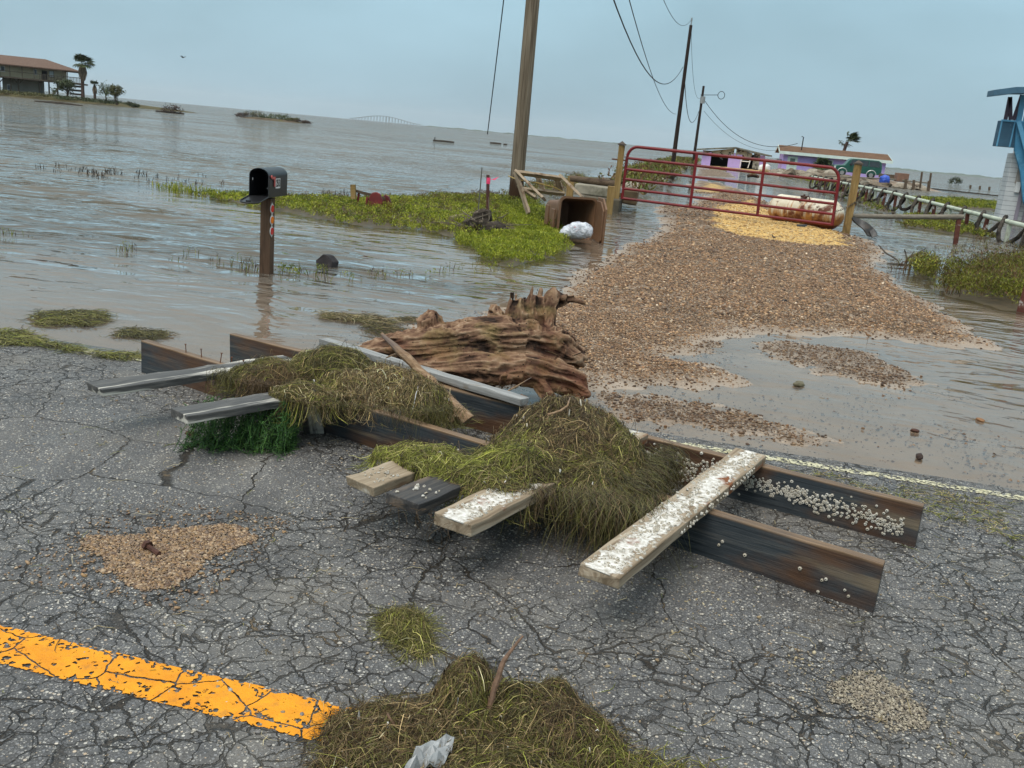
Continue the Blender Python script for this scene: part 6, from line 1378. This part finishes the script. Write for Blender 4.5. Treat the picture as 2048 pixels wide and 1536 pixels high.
# ---- palms
M_frond = mat_leafy('palm fronds', .6, .3, .1)
def palm(label, base, h, r, crown, n, pal, droop, wind=(0, 0), skirt=0, fan=.5):
    root = thing('palm_tree', base, label, 'palm tree'); b = np.array(base, float); m_ = MB(); bend = V(wind[0]*.12*h, 0, 0)
    m_.tube([b+bend*t*t+V(0, 0, h*t) for t in np.linspace(0, 1, 10)], [r*(1.25-.4*t)*random.uniform(.93, 1.07) for t in np.linspace(0, 1, 10)], 9); m_.build('trunk', mat_plain('palm trunk', (.085, .055, .045), .9, .4, 3, .15, bump=.8, bscale=8), root, smooth=True)
    top = b+bend+V(0, 0, h); vs = []; fs = []; cs = []
    def leaf(o, d, L, col, nb=15, w_=.09):
        d = np.array(d); d /= np.linalg.norm(d); s_ = np.cross(d, (0, 0, 1)); s_ = s_/(np.linalg.norm(s_)+1e-6); u = np.cross(s_, d)
        vs.extend([o-s_*.02, o+s_*.02, o+d*L*.55+s_*.02, o+d*L*.55-s_*.02]); k = len(vs); fs.append((k-4, k-3, k-2, k-1)); cs.extend([col*.8]*4); c0 = o+d*L*.5
        for j in range(nb):
            a = (j/(nb-1)-.5)*2.6*fan*2; e = d*cos(a)+s_*sin(a)+u*random.gauss(0, .08); tip = c0+e*L*.62*random.uniform(.8, 1.1)+V(wind[0]*L*.28, 0, -droop*L*.22*random.uniform(.4, 1.4)); m0 = c0+e*L*.36+V(wind[0]*L*.06, 0, 0); pe = np.cross(e, u); pe /= np.linalg.norm(pe)+1e-6
            vs.extend([c0, m0+pe*w_*L*.5, tip, m0-pe*w_*L*.5]); k = len(vs); fs.append((k-4, k-3, k-2, k-1)); cs.extend([col*random.uniform(.7, 1.3)]*4)
    for i in range(n):
        a = random.uniform(0, 2*pi); el = random.uniform(-.25, 1.3); d = V(cos(a)*cos(el)+wind[0]*.7, sin(a)*cos(el), sin(el)); leaf(top, d, crown*random.uniform(.8, 1.1), pal[random.randrange(len(pal))])
    me = bpy.data.meshes.new('fronds'); me.from_pydata([tuple(p-b) for p in vs], [], fs); setcol(me, np.clip(np.array(cs), 0, 1)); tag(link('crown', me, M_frond, root), None)
    if skirt:
        vs.clear(); fs.clear(); cs.clear()
        for i in range(skirt*20):
            t = random.uniform(0, 1); a = random.uniform(0, 2*pi); rr_ = crown*(.10+.34*sin(pi*min(1, t*.9+.1))); o = top+V(cos(a)*rr_*.75, sin(a)*rr_*.75, -.05-t*crown*1.25); d = V(cos(a)*.25, sin(a)*.25, -1); e = np.cross(d, (cos(a), sin(a), 0)); w2 = .10
            vs.extend([o-e*w2, o+e*w2, o+d*.5+e*w2*.4, o+d*.6-e*w2*.5]); k = len(vs); fs.append((k-4, k-3, k-2, k-1)); cs.extend([np.array((.22, .155, .095))*random.uniform(.5, 1.25)]*4)
        me = bpy.data.meshes.new('dead_skirt'); me.from_pydata([tuple(p-b) for p in vs], [], fs); setcol(me, np.clip(np.array(cs), 0, 1)); link('dead_skirt', me, M_frond, root)
    return root
GP = np.array([(.035, .055, .018), (.05, .075, .022), (.075, .09, .03), (.03, .04, .02)])
pb = at(1681, 320, 118.); pb[2] = .3; palm('wind bent palm tree blowing to the right behind the purple house', pb, at(1688, 283, 118.)[2]-.3, .2, 1.35, 26, GP, .5, (.9, 0), 0)
Yl = 172.
pb = at(166, 197, Yl); pb[2] = .5; palm('tall palm tree with a shaggy brown skirt beside the stilt house', pb, at(163, 130, Yl)[2]-.3, .30, 2.2, 40, GP, .7, (.12, 0), 20)
pb = at(190, 202, Yl-8); pb[2] = .4; palm('short young palm tree right of the tall shaggy palm', pb, at(191, 170, Yl-8)[2]-.4, .22, 1.0, 20, GP, .6, (0, 0), 3)
pb = at(1645, 338, 103.); pb[2] = .35; palm('small bushy palm growing under the lilac house window', pb, .7, .14, 1.15, 24, GP*1.3, .7)
# ---- stilt house on the left
def land(name, cx, cy, a, b, h, col, seed):
    gx = np.linspace(-1.15, 1.15, 70); gy = np.linspace(-1.15, 1.15, 30); GX, GY = np.meshgrid(gx, gy); r = np.sqrt(GX**2+GY**2)+fbm(GX, GY, 3, 3, seed)*.16
    z = WL-.05+(h+.05)*np.clip((1-r)*2.4, -1, 1)+fbm(GX, GY, 9, 2, seed+1)*.08*h
    i = (np.arange(29)[:, None]*70+np.arange(69)[None]).ravel(); me = npmesh(name, np.stack([GX.ravel()*a+cx, GY.ravel()*b+cy, z.ravel()], 1), np.stack([i, i+1, i+71, i+70], 1))
    return tag(link(name, me, mat_plain(name+' soil', col, .9, .4, .6, .15, dirt=(.10, .10, .03), dscale=.5), smooth=True), kind='structure')
lx0, lx1 = at(-60, 190, Yl)[0], at(300, 210, Yl-10)[0]
land('left_shore', (lx0+lx1)/2-8, Yl+4, (lx1-lx0)/2+8, 16, .75, (.085, .07, .032), 81)
hx = lambda x, Y=Yl: at(x, 160, Y)[0]
sh_ = thing('stilt_house', (hx(80), Yl, .5), 'cream two storey stilt house with a brown hip roof and long gallery at far left', 'house')
M_cream = mat_plain('cream siding', (.44, .38, .25), .85, .12, .8); M_gwall = mat_plain('grey lower wall', (.25, .235, .20), .9, .15, .6); M_dwood = mat_plain('dark gallery wood', (.075, .06, .045), .85, .3, 2)
hl0, hl1, hd = hx(-70), hx(118), 9.; zf, zt = 3.05, 5.95
k_ = 1.0
zf = at(60, 157, Yl)[2]; zt = at(60, 133, Yl)[2]; zrf = at(30, 113, Yl+4)[2]
MB().box(((hl0+hl1)/2, Yl+hd/2+1.4, (zf+zt)/2), (hl1-hl0, hd, zt-zf)).build('upper_wall', M_cream, sh_)
gx1 = hx(160); m_ = MB(); m_.box(((hl0+gx1)/2, Yl+hd/2, zf-.15), (gx1-hl0, hd+2.8, .3)); m_.build('gallery_floor', M_dwood, sh_)
m_ = MB(); e0, e1 = hl0-1, hx(155); y0_, y1_ = Yl-.6, Yl+hd+2.4; rdg = (y0_+y1_)/2; m_.add([(e0, y0_, zt), (e1, y0_, zt), (e1, y1_, zt), (e0, y1_, zt), (e0+5, rdg, zrf), (hx(85), rdg, zrf), (e0, y0_, zt-.2), (e1, y0_, zt-.2), (e1, y1_, zt-.2), (e0, y1_, zt-.2)], [(0, 1, 5, 4), (1, 2, 5), (2, 3, 4, 5), (3, 0, 4), (0, 6, 7, 1), (1, 7, 8, 2), (2, 8, 9, 3), (3, 9, 6, 0), (6, 9, 8, 7)]); m_.build('roof', mat_plain('reddish brown shingle', (.135, .085, .062), .9, .15, 2), sh_)
for x in (-40, 8, 26, 48, 70, 132, 158): MB().box((hx(x), Yl-.1, (zf+zt)/2), (.16, .16, zt-zf)).build('gallery_post', M_dwood, sh_)
MB().box(((hl0+gx1)/2, Yl-.1, zf+1.0), (gx1-hl0, .09, .12)).build('handrail', M_dwood, sh_)
m_ = MB(); xs0 = hx(80)
for i in range(30): x_ = xs0+(gx1-xs0)*i/29; m_.box((x_, Yl-.1, zf+.5), (.12, .05, .95))
m_.build('balusters', M_dwood, sh_)
for x, w_ in ((11, .75), (70, .55)): window(hx(x), w_, zf+.9, zt-.5, sh_, Yl+1.36, glass=M_glass, frame_m=M_white)
window(hx(87), 1.0, zf+.1, zt-.6, sh_, Yl+1.36, 'door', M_dwood, M_dark); window(hx(100), .9, zf+.7, zt-.5, sh_, Yl+1.36, glass=mat_plain('bright pane', (.45, .5, .5), .3, .1), frame_m=M_dwood)
lg0, lg1 = hx(8), hx(75); MB().box(((lg0+lg1)/2, Yl+5.5, (zf-.3+.4)/2+.1), (lg1-lg0, 7, zf-.5)).build('lower_wall', M_gwall, sh_); window(hx(20), .7, 1.2, 2.1, sh_, Yl+1.98, frame_m=M_white)
for x in (-42, 6, 26, 40, 78, 96, 112, 130, 158):
    m_ = MB(); m_.box((hx(x), Yl+.2, zf/2), (.3, .3, zf)); m_.build('stilt', M_dwood, sh_)
for x in (6, 40): 
    for s_ in (-1, 1): MB().beam((hx(x), Yl+.2, zf-1.3), (hx(x)+s_*1.1, Yl+.2, zf-.25), .16, .16).build('brace', M_dwood, sh_)
m_ = MB(); xa, xb = hx(100), hx(124)
m_.beam((xa, Yl-.5, .5), (xb, Yl-.5, zf-.2), .1, .35); m_.beam((xa, Yl-1.6, .5), (xb, Yl-1.6, zf-.2), .1, .35)
for i in range(9): t = i/9; m_.box((xa+(xb-xa)*t, Yl-1.05, .5+(zf-.7)*t), (.35, 1.1, .06))
m_.build('stairs', mat_plain('grey stair wood', (.14, .125, .10), .85, .2, 2), sh_)
for x0, x1, z0, z1 in ((135, 160, zf-.9, zf-.5), (135, 160, zf-1.7, zf-1.3), (135, 160, zf-2.4, zf-2.05)): MB().box(((hx(x0)+hx(x1))/2, Yl+.1, (z0+z1)/2), (hx(x1)-hx(x0), .08, z1-z0)).build('skirt_board', M_dwood, sh_)
sh_.rotation_euler.z = radians(30); sh_.scale.x = .86
# ---- trees and bushes (leaf clouds on limbs)
def tree(name, label, cat, base, h, wd, pal, n, leaf, trunk_h=.35, gap=.0, wind=0., stems=3, seed=0):
    root = thing(name, base, label, cat); b = np.array(base, float); m_ = MB(); tips = []
    for s_ in range(stems):
        a = random.uniform(0, 2*pi); t0 = b+V(random.gauss(0, wd*.05), random.gauss(0, wd*.05), -.2); t1 = b+V(cos(a)*wd*.12, sin(a)*wd*.12, h*trunk_h); m_.tube([t0, (t0+t1)/2+V(random.gauss(0, .04)*h, 0, 0), t1], [h*.035, h*.026, h*.02], 6)
        for q in range(4):
            a2 = random.uniform(0, 2*pi); e_ = b+V(cos(a2)*wd*random.uniform(.15, .42)+wind*wd*.2, sin(a2)*wd*random.uniform(.15, .42), h*random.uniform(.5 if trunk_h > .15 else .15, .92 if trunk_h > .15 else .8)); m_.tube([t1, (t1+e_)/2+V(0, 0, h*.04), e_], [h*.018, h*.012, h*.005], 5); tips.append(e_)
    m_.build('trunk', mat_plain('bark', (.07, .05, .035), .9, .3, 4), root)
    cl = np.array(tips+[b+V(random.uniform(-.45, .45)*wd+wind*wd*.15, random.uniform(-.4, .4)*wd, h*random.uniform(trunk_h+.05, .9)) for _ in range(10)])
    ci = rng.integers(0, len(cl), n); p = cl[ci]+rng.normal(0, 1, (n, 3))*np.array([wd*.10, wd*.10, h*(.075 if trunk_h > .15 else .13)]); p[:, 2] = np.clip(p[:, 2], b[2]+.05, None)
    d = rng.normal(0, 1, (n, 3)); d /= np.linalg.norm(d, axis=1, keepdims=True); e = np.cross(d, rng.normal(0, 1, (n, 3))); e /= np.linalg.norm(e, axis=1, keepdims=True); L = leaf*rng.uniform(.6, 1.4, (n, 1))
    vs = np.stack([p-d*L*.5, p+e*L*.3, p+d*L*.5, p-e*L*.3], 1).reshape(-1, 3); clv = rng.uniform(.65, 1.3, len(cl))[ci][:, None]
    me = npmesh('crown', vs-b, np.arange(n*4).reshape(-1, 4)); setcol(me, np.repeat(np.clip(pick(pal, n, .3)*clv, 0, 1), 4, 0)); link('crown', me, M_frond, root); return root
TG = np.array([(.06, .085, .03), (.085, .11, .04), (.045, .06, .022), (.11, .13, .05)]); TO = np.array([(.10, .10, .03), (.075, .07, .025), (.13, .12, .04)])
def tp(x, y, Y, z=.45): p = at(x, y, Y); p[2] = z; return p
tree('shrub_tree', 'green leafy tree in front of the stilt house stairs', 'tree', tp(133, 195, Yl-7), 3.6, 3.6, TG*.8, 2200, .26, .3)
tree('shrub_tree', 'airy wind blown tree right of the short palm', 'tree', tp(213, 200, Yl-9), 3.6, 3.4, TG*1.2, 900, .24, .35, wind=.3, stems=2)
tree('shrub_tree', 'denser olive tree at the right end of the left shore', 'tree', tp(232, 204, Yl-10), 3.3, 2.4, TO, 1500, .24, .2)
tree('bush', 'dark low bush at the tip of the left shore', 'bush', tp(266, 208, Yl-11, .1), .9, 2.6, TG*.5, 700, .2, .1)
for i, (x, lab) in enumerate(((20, 'yellow green low scrub under the left end of the stilt house'), (75, 'low mixed scrub under the middle of the stilt house'), (150, 'low dark scrub at the foot of the tall shaggy palm'), (205, 'dark scrub below the airy wind blown tree'))):
    tree('scrub', lab, 'bush', tp(x, 195, Yl-10, .35), .75, 7.5, TO if i < 2 else TG*.7, 1100, .24, .05, stems=2)
# ---- islets and drifting debris
def islet(label, cx, cy, Y, L, name='brush_islet'):
    pass
cI = gp(545, 241, WL); YI = cI[1]
land('islet', cI[0], cI[1], 7.0, 3.0, .35, (.10, .075, .05), 85)
for i, (x, wd, h_, pal, lab) in enumerate(((484, 2.0, 1.1, np.array([(.12, .09, .075)]), 'bare brown brush at the left end of the offshore islet'), (512, 2.8, 1.5, np.array([(.17, .15, .12), (.12, .12, .06)]), 'greyish leafless bush on the offshore islet'), (535, 2.4, 1.15, TG, 'green bush in the middle of the offshore islet'), (560, 2.6, 1.15, TG*1.1, 'second green bush on the offshore islet left of the brown one'), (585, 2.2, .8, TO, 'olive brown bush near the right end of the offshore islet'), (608, 2.2, .55, np.array([(.09, .06, .045), (.12, .08, .06)]), 'low brown brush tapering off the right end of the offshore islet'))):
    p = at(x, 240, YI); p[2] = .1; p[2] = .0; tree('bush', lab, 'bush', p, h_, wd*1.25, pal, 900, .2, .05, stems=3)
cJ = gp(340, 226, WL); tree('bush', 'dark bush heap on the small snag between the left shore and the islet', 'bush', at(343, 226, cJ[1])*V(1, 1, 0)+V(0, 0, -.05), 1.3, 3.0, np.array([(.06, .035, .03), (.08, .05, .035)]), 500, .22, .1)
sn = thing('floating_log', cJ, 'dark log drifting beside the small bush snag', 'log'); MB().tube([at(312, 225, cJ[1])*V(1, 1, 0)+V(0, 0, .05), at(345, 229, cJ[1])*V(1, 1, 0)+V(0, 0, .1), at(368, 231, cJ[1])*V(1, 1, 0)], .16, 7).build('log', M_brush, sn, smooth=True)
for lab, x0, x1, y_, r_, bump_ in (('thin dark log afloat left of the thick pole', 866, 908, 284, .12, True), ('dark lump of debris afloat right of the slanting guy cable', 980, 1002, 288, .16, False), ('small dark debris speck afloat beside the debris lump', 1007, 1014, 290, .12, False)):
    c_ = gp((x0+x1)/2, y_, WL); q = thing('floating_log', c_, lab, 'log'); m_ = MB(); m_.tube([at(x0, y_-2, c_[1])*V(1, 1, 0)+V(0, 0, .02), at((x0+x1)/2, y_, c_[1])*V(1, 1, 0)+V(0, 0, .05), at(x1, y_+1, c_[1])*V(1, 1, 0)+V(0, 0, .02)], r_, 7); m_.build('log', M_brush, q, smooth=True)
    if bump_: m_ = MB(); s_ = at(869, 283, c_[1]); s_[2] = 0; m_.tube([s_, s_+V(.03, 0, .42)], .06, 6); m_.build('branch_stub', M_brush, q)
sb_ = thing('sandbar', gp(120, 208, WL), 'narrow dark sandbar in the water below the stilt house', 'sandbar'); m_ = MB(); c_ = gp(120, 208, WL); m_.tube([at(70, 200, c_[1])*V(1, 1, 0), at(120, 204, c_[1])*V(1, 1, 0)+V(0, 0, .06), at(165, 209, c_[1])*V(1, 1, 0)], [.15, .25, .12], 6); m_.build('bar', M_brush, sb_, smooth=True); del sb_['category']; sb_['category'] = 'sandbar'
# ---- bridge and far shore
YB_ = 3800.; M_br = mat_plain('distant bridge concrete', (.22, .23, .23), .9, .05, .01)
brg = thing('bridge', at(775, 243, YB_)*V(1, 1, 0), 'distant high arched causeway bridge on many piers at the horizon', 'bridge'); xs_b = np.linspace(700, 842, 48); m_ = MB(); deck = []
for x in xs_b:
    t = (x-700)/142; hz = 290-290+200+.09157*(x-290); lift = 12.5*sin(pi*np.clip(t*1.02, 0, 1))**1.5*(1-.25*t); deck.append(at(x, hz-1.2-lift*.92, YB_))
for a_, b_ in zip(deck[:-1], deck[1:]): m_.beam(a_, b_, 9, 2.2)
m_.build('deck', M_br, brg)
for i in range(2, 46, 2): 
    p = deck[i]; w_ = 3.5 if i in (24, 26) else 1.6; MB().box((p[0], p[1], p[2]/2-1), (w_, 4, p[2]-1)).build('pier', M_br, brg)
M_fs = mat_plain('distant shore scrub', (.10, .125, .10), .95, .25, .004)
def far_shore(name, x0, x1, Y, h, seed, mat=M_fs):
    m_ = MB(); xs_ = np.linspace(x0, x1, 260); gx0 = [at(x, 300, Y)[0] for x in xs_]; hs = [max(.8, h*(.55+.5*float(fbm(np.array([x*.09]), np.array([seed*1.]), 1., 4, seed)[0]))) for x in xs_]
    vs = []; n = len(xs_)
    for k, (dy, q) in enumerate(((0, 0), (15, .7), (40, 1), (90, .9), (140, 0))): vs += [(gx0[i], Y+dy, hs[i]*q-1) for i in range(n)]
    m_.add(vs, [(k*n+i, k*n+i+1, (k+1)*n+i+1, (k+1)*n+i) for k in range(4) for i in range(n-1)]); return tag(m_.build(name, mat, None), kind='structure')
far_shore('far_shore', 840, 1240, 2500, 5.5, 91); far_shore('far_shore', 1240, 1640, 2300, 3.2, 92); far_shore('far_shore', 1640, 2300, 2100, 6.5, 93); far_shore('far_shore', 180, 720, 3200, 2.0, 94)
# ---- rocks of the banks
M_rock = [mat_plain('bank stone %d' % i, c_, .85, .3, 3, .2, bump=.6, bscale=8) for i, c_ in enumerate(((.24, .20, .15), (.16, .125, .09), (.32, .28, .22)))]
ROCKS = []
for i in range(5):
    bm = bmesh.new(); bmesh.ops.create_icosphere(bm, subdivisions=2, radius=1)
    for v in bm.verts: q = v.co.copy(); v.co = q*(1+.38*mnoise.noise(q*1.2+Vector((i*9, 2, 3))))*1.0; v.co.z *= .55
    me = bpy.data.meshes.new('rock'); bm.to_mesh(me); bm.free(); me.materials.append(M_rock[i % 3]); ROCKS.append(me)
def rocks(poly, n, smin, smax, label, group, px=True, zoff=0.):
    xy = scatter(poly, n, 0, px, .5)
    for i, (x, y) in enumerate(xy):
        o = bpy.data.objects.new('rock', ROCKS[random.randrange(5)]); C.objects.link(o); s_ = random.uniform(smin, smax); z = max(gz(x, y), WL) if y < 140 else .2
        o.location = (x, y, z+s_*.15+zoff); o.scale = (s_*random.uniform(.8, 1.5), s_, s_*random.uniform(.6, 1.2)); o.rotation_euler = (random.gauss(0, .25), random.gauss(0, .25), random.uniform(0, 6.3)); tag(o, label, 'rock', group)
rocks(((1236,382),(1268,396),(1345,350),(1392,326),(1345,324),(1290,338),(1240,360)), 70, .18, .50, 'brown rock among the weedy bank behind the left gate post', 'rocks on the bank behind the left gate post')
hp0 = lambda x, Y: at(x, 340, Y)[0]
rocks([(hp0(1545, 96), 92.5), (hp0(1700, 96), 92.0), (hp0(1700, 96), 95.5), (hp0(1545, 96), 96.5)], 60, .3, .75, 'grey brown rubble rock in front of the lilac house', 'rubble rocks before the lilac house', px=False)
rocks([(hp0(1700, 92), 89), (hp0(1840, 92), 88), (hp0(1845, 92), 93), (hp0(1700, 92), 93)], 38, .25, .65, 'pale rubble rock on the bank below the green car', 'rubble rocks below the green car', px=False)
# ---- debris beside the house, pilings
def box_thing(name, label, cat, px_, py_, Y, size, mat, rz=0., z=None):
    p = at(px_, py_, Y)
    if z is not None: p[2] = z
    root = thing(name, p-V(0, 0, size[2]/2), label, cat); R = np.array(Matrix.Rotation(rz, 3, 'Z')); m_ = MB(); m_.box(p, size, R); m_.build('body', mat, root, .02); return root
bbl = thing('blue_bag', at(1770, 360, 90.), 'bright blue bundle lying among the bank rocks right of the gate post', 'bag'); c_ = at(1769, 360, 90.); blob('bundle', bbl, [c_+V(-.35, 0, 0), c_, c_+V(.35, 0, .05)], [.25, .42, .28], .08, mat_plain('blue plastic', (.03, .09, .48), .4, .2, 4, .5), .10, 2.5, 3)
MB().tube([at(1650, 352, 91.), at(1775, 357.5, 90.), at(1858, 366, 89.)], .07, 6).build('rail', M_rail2, thing('bank_rail', at(1750, 357, 90.), 'long thin horizontal rail crossing the bank below the green car', 'rail'), smooth=True)
for i, (x, yt, yb, lab) in enumerate(((1844, 344, 372, 'tall leaning thin piling beyond the lilac house, left of two'), (1862, 346, 374, 'tall leaning thin piling beyond the lilac house, right of two'), (1812, 358, 369, 'short dark piling at the right foot of the rubble bank'), (1828, 360, 370, 'short dark piling just left of the tall pilings'), (1858, 362, 374, 'stout short piling at the end of the bank rail'))):
    Yp = 88.; b = at(x-3 if i < 2 else x, yb, Yp); t_ = at(x, yt, Yp); q = thing('piling', b, lab, 'piling'); MB().tube([b-V(0, 0, .5), t_], .09 if i < 2 else .12, 7).build('post', M_oldpost, q, smooth=True)
box_thing('wooden_crate', 'reddish wooden crate standing at the right end of the rubble bank', 'crate', 1803, 355, 90., (1.0, .8, .75), mat_plain('crate board', (.22, .12, .08), .85, .2, 4), .2)
tb_ = thing('timber_pile', at(1775, 350, 95.), 'low stack of dark timbers behind the wooden crate', 'timber'); m_ = MB(); m_.beam(at(1760, 351, 95.), at(1793, 354, 94.), .5, .35); m_.build('timbers', M_oldpost, tb_)
tree('bush', 'round dark bush standing alone in the flood right of the pilings', 'bush', gp(1909, 369)*V(1, 1, 0), 1.15, 1.9, TG*.55, 900, .15, .1)
for x, lab in ((1941, 'leftmost of three small dark fence stubs in the right flood'), (1960, 'middle of three small dark fence stubs in the right flood'), (1979, 'rightmost of three small dark fence stubs in the right flood')):
    y_ = 373+(x-1941)*.09; b = gp(x, y_+4, WL); q = thing('fence_stub', b, lab, 'post'); MB().beam(b-V(0, 0, .3), at(x, y_-3, b[1]), .22, .22, (0, 1, 0)).build('post', M_oldpost, q)
ln_ = [gp(1780, 368), gp(1860, 378), gp(1990, 392)]; q = thing('debris_line', ln_[0], 'thin dark line of wreckage lying across the right flood', 'debris'); m_ = MB()
for i in range(60): t = random.random()*1.98; a_ = ln_[int(t)]*(1-t % 1)+ln_[int(t)+1]*(t % 1); m_.beam(a_+V(0, 0, .03), a_+V(random.uniform(.4, 1.3), random.gauss(0, .2), .05), .10, .10)
m_.build('wreckage', M_brush, q); tag(q.children[0], kind='stuff')
bo = thing('driftwood_log', gp(1454, 354, .02), 'dark driftwood log lying on the flooded drive before the garage', 'driftwood'); MB().tube([at(1494, 352.5, 62.), at(1505, 350, 62.), at(1518, 354, 62.)], [.09, .14, .08], 7).build('log', M_drift, bo, smooth=True)
by_ = thing('white_jug', at(1528, 336, 100.), 'white plastic jug heap beside the right garage corner', 'litter'); c_ = at(1528, 337, 105.); blob('jug', by_, [c_+V(-.5, 0, 0), c_+V(.2, 0, .1), c_+V(.6, 0, 0)], [.25, .4, .25], .08, M_white, .08, 2.2, 4)
# ---- blue and white stilt house at the right edge
bt = gp(1998, 437, WL); Yt = bt[1]; bh = thing('blue_stilt_house', (bt[0]+1.2, Yt, WL), 'blue and white stilt house with stairs, cut off by the right edge', 'house')
M_blue = mat_plain('blue painted boards', (.055, .20, .33), .7, .18, 2, .25, dirt=(.12, .30, .42), dscale=2.5); M_slate = mat_plain('slate blue panel', (.045, .105, .16), .7, .15, 3, dirt=(.17, .25, .30), dscale=9, dthr=(.62, .68)); M_lb = mat_plain('light blue trim', (.12, .33, .50), .6, .1, 3)
g = G('white clapboard'); bz = g.n('SeparateXYZ', Vector=g.oc).outputs[2]; fr2 = g.math('FRACT', g.math('MULTIPLY', bz, 5.2))
c = g.mix(g.rng(fr2, .86, .95), g.ramp(g.noise(2, 4), (.3, (.50, .51, .51)), (.7, (.64, .65, .64))), (.22, .23, .24, 1)); M_clap = g.done(g.bsdf(c, .75, g.bump(fr2, .5, .02), .2))
x0 = bt[0]; X2 = lambda x, y, Y=Yt: at(x, y, Y)[0]; Z2 = lambda x, y, Y=Yt: at(x, y, Y)[2]
z1 = Z2(2010, 305); MB().box((x0+.44, Yt+.4, (z1-.3)/2), (.88, .8, z1+.3)).build('pillar_wall', M_clap, bh)
MB().box((x0+.46, Yt-.02, (z1+Z2(2015, 365))/2), (.34, .05, z1-Z2(2015, 365))).build('grey_board', mat_plain('bare board', (.30, .27, .24), .8, .15, 5), bh)
m_ = MB(); m_.box((x0+.43, Yt-.03, Z2(2010, 372)), (.18, .14, .42)); m_.build('meter_box', M_white, bh)
MB().box((x0+.62, Yt-.05, .9), (.12, .10, 2.0)).build('corner_post', mat_plain('mauve post', (.25, .22, .26), .8, .1, 4), bh)
for i, xx in enumerate((.92, 1.12, 1.36)): MB().beam((x0+xx, Yt-.15, -.2), (x0+xx+.05, Yt-.15, 2.6-.5*i), .12, .12, (0, 1, 0)).build('stair_post', M_clap if i else mat_plain('mauve grey post', (.24, .21, .24), .8, .1, 4), bh)
MB().box((x0+1.02, Yt-.2, 1.35), (.2, .12, .3)).build('junction_box', M_white, bh)
za, zb_ = Z2(2000, 293), Z2(2000, 241); pxl = X2(1990, 290); xo = pxl-x0+.47; MB().box((x0+xo, Yt+.05, (za+zb_)/2), (.94, .6, zb_-za)).build('porch_panel', M_slate, bh)
for xx in (xo-.47, xo+.02, xo+.46): MB().box((x0+xx, Yt-.27, (za+zb_)/2), (.05, .05, zb_-za)).build('panel_batten', M_lb, bh)
m_ = MB(); m_.box((x0+xo, Yt-.27, zb_), (1.0, .08, .07)); m_.build('porch_rail', M_lb, bh)
m_ = MB(); m_.box((x0+.62, Yt+.6, za-.18), (.62, 1.2, .34)); m_.build('beam_end', M_clap, bh)
zr_ = Z2(2000, 190); xrf = X2(1986, 190, Yt-1); m_ = MB(); m_.prism([V(xrf, Yt-1.0, zr_-.13), V(xrf+.75, Yt-1.2, zr_+.02), V(x0+5, Yt-1.2, zr_+.45), V(x0+5, Yt-1.2, zr_+.68), V(xrf+.75, Yt-1.2, zr_+.26), V(xrf, Yt-1.0, zr_+.10)], V(0, .9, 0)); m_.build('roof', mat_plain('blue roof edge', (.06, .13, .19), .7, .15, 3), bh)
for a_, b_ in (((2010.5, 241), (2020, 194)), ((2021, 240), (2020.5, 194)), ((2027, 240), (2044, 190))): MB().beam(at(*a_, Yt-.2), at(*b_, Yt-.2), .13, .11, (0, 1, 0)).build('roof_brace', mat_plain('dark mauve brace', (.085, .06, .08), .8, .15, 4), bh)
MB().beam(at(2037, 244, Yt-.25), at(2047, 190, Yt-.25), .2, .1, (0, 1, 0)).build('porch_post', M_lb, bh)
m_ = MB(); m_.prism([at(x, y, Yt-.40) for x, y in ((2034, 244), (2056, 244), (2062, 450), (2046, 400), (2041, 345), (2029, 300))], (0, .12, 0)); m_.build('stair_wall', M_blue, bh); m_ = MB(); m_.beam(at(2037, 243, Yt-.5), at(2060, 330, Yt-.5), .16, .1, (0, 1, 0)); m_.build('stair_rail', M_lb, bh)
MB().box((x0+3.2, Yt+2.5, (zb_+za)/2-.4), (3.6, 4.4, 3.2)).build('upper_wall', M_blue, bh); MB().box((x0+2.7, Yt+2.2, .8), (2.6, 3.6, 2.0)).build('lower_wall', mat_plain('grey base wall', (.32, .32, .32), .85, .15, 2), bh)
# ================================================================== HAZE: the damp air between here and the horizon
m_ = MB(); m_.box((0, 4200, 60), (17000, 9400, 130)); g = G('sea haze')
pv = g.n('VolumePrincipled'); pv.inputs['Color'].default_value = (.93, .97, 1, 1); pv.inputs['Density'].default_value = 8e-5; pv.inputs['Anisotropy'].default_value = 0
g.t.links.new(pv.outputs[0], g.out.inputs['Volume'])
tag(m_.build('haze', g.m), kind='stuff')
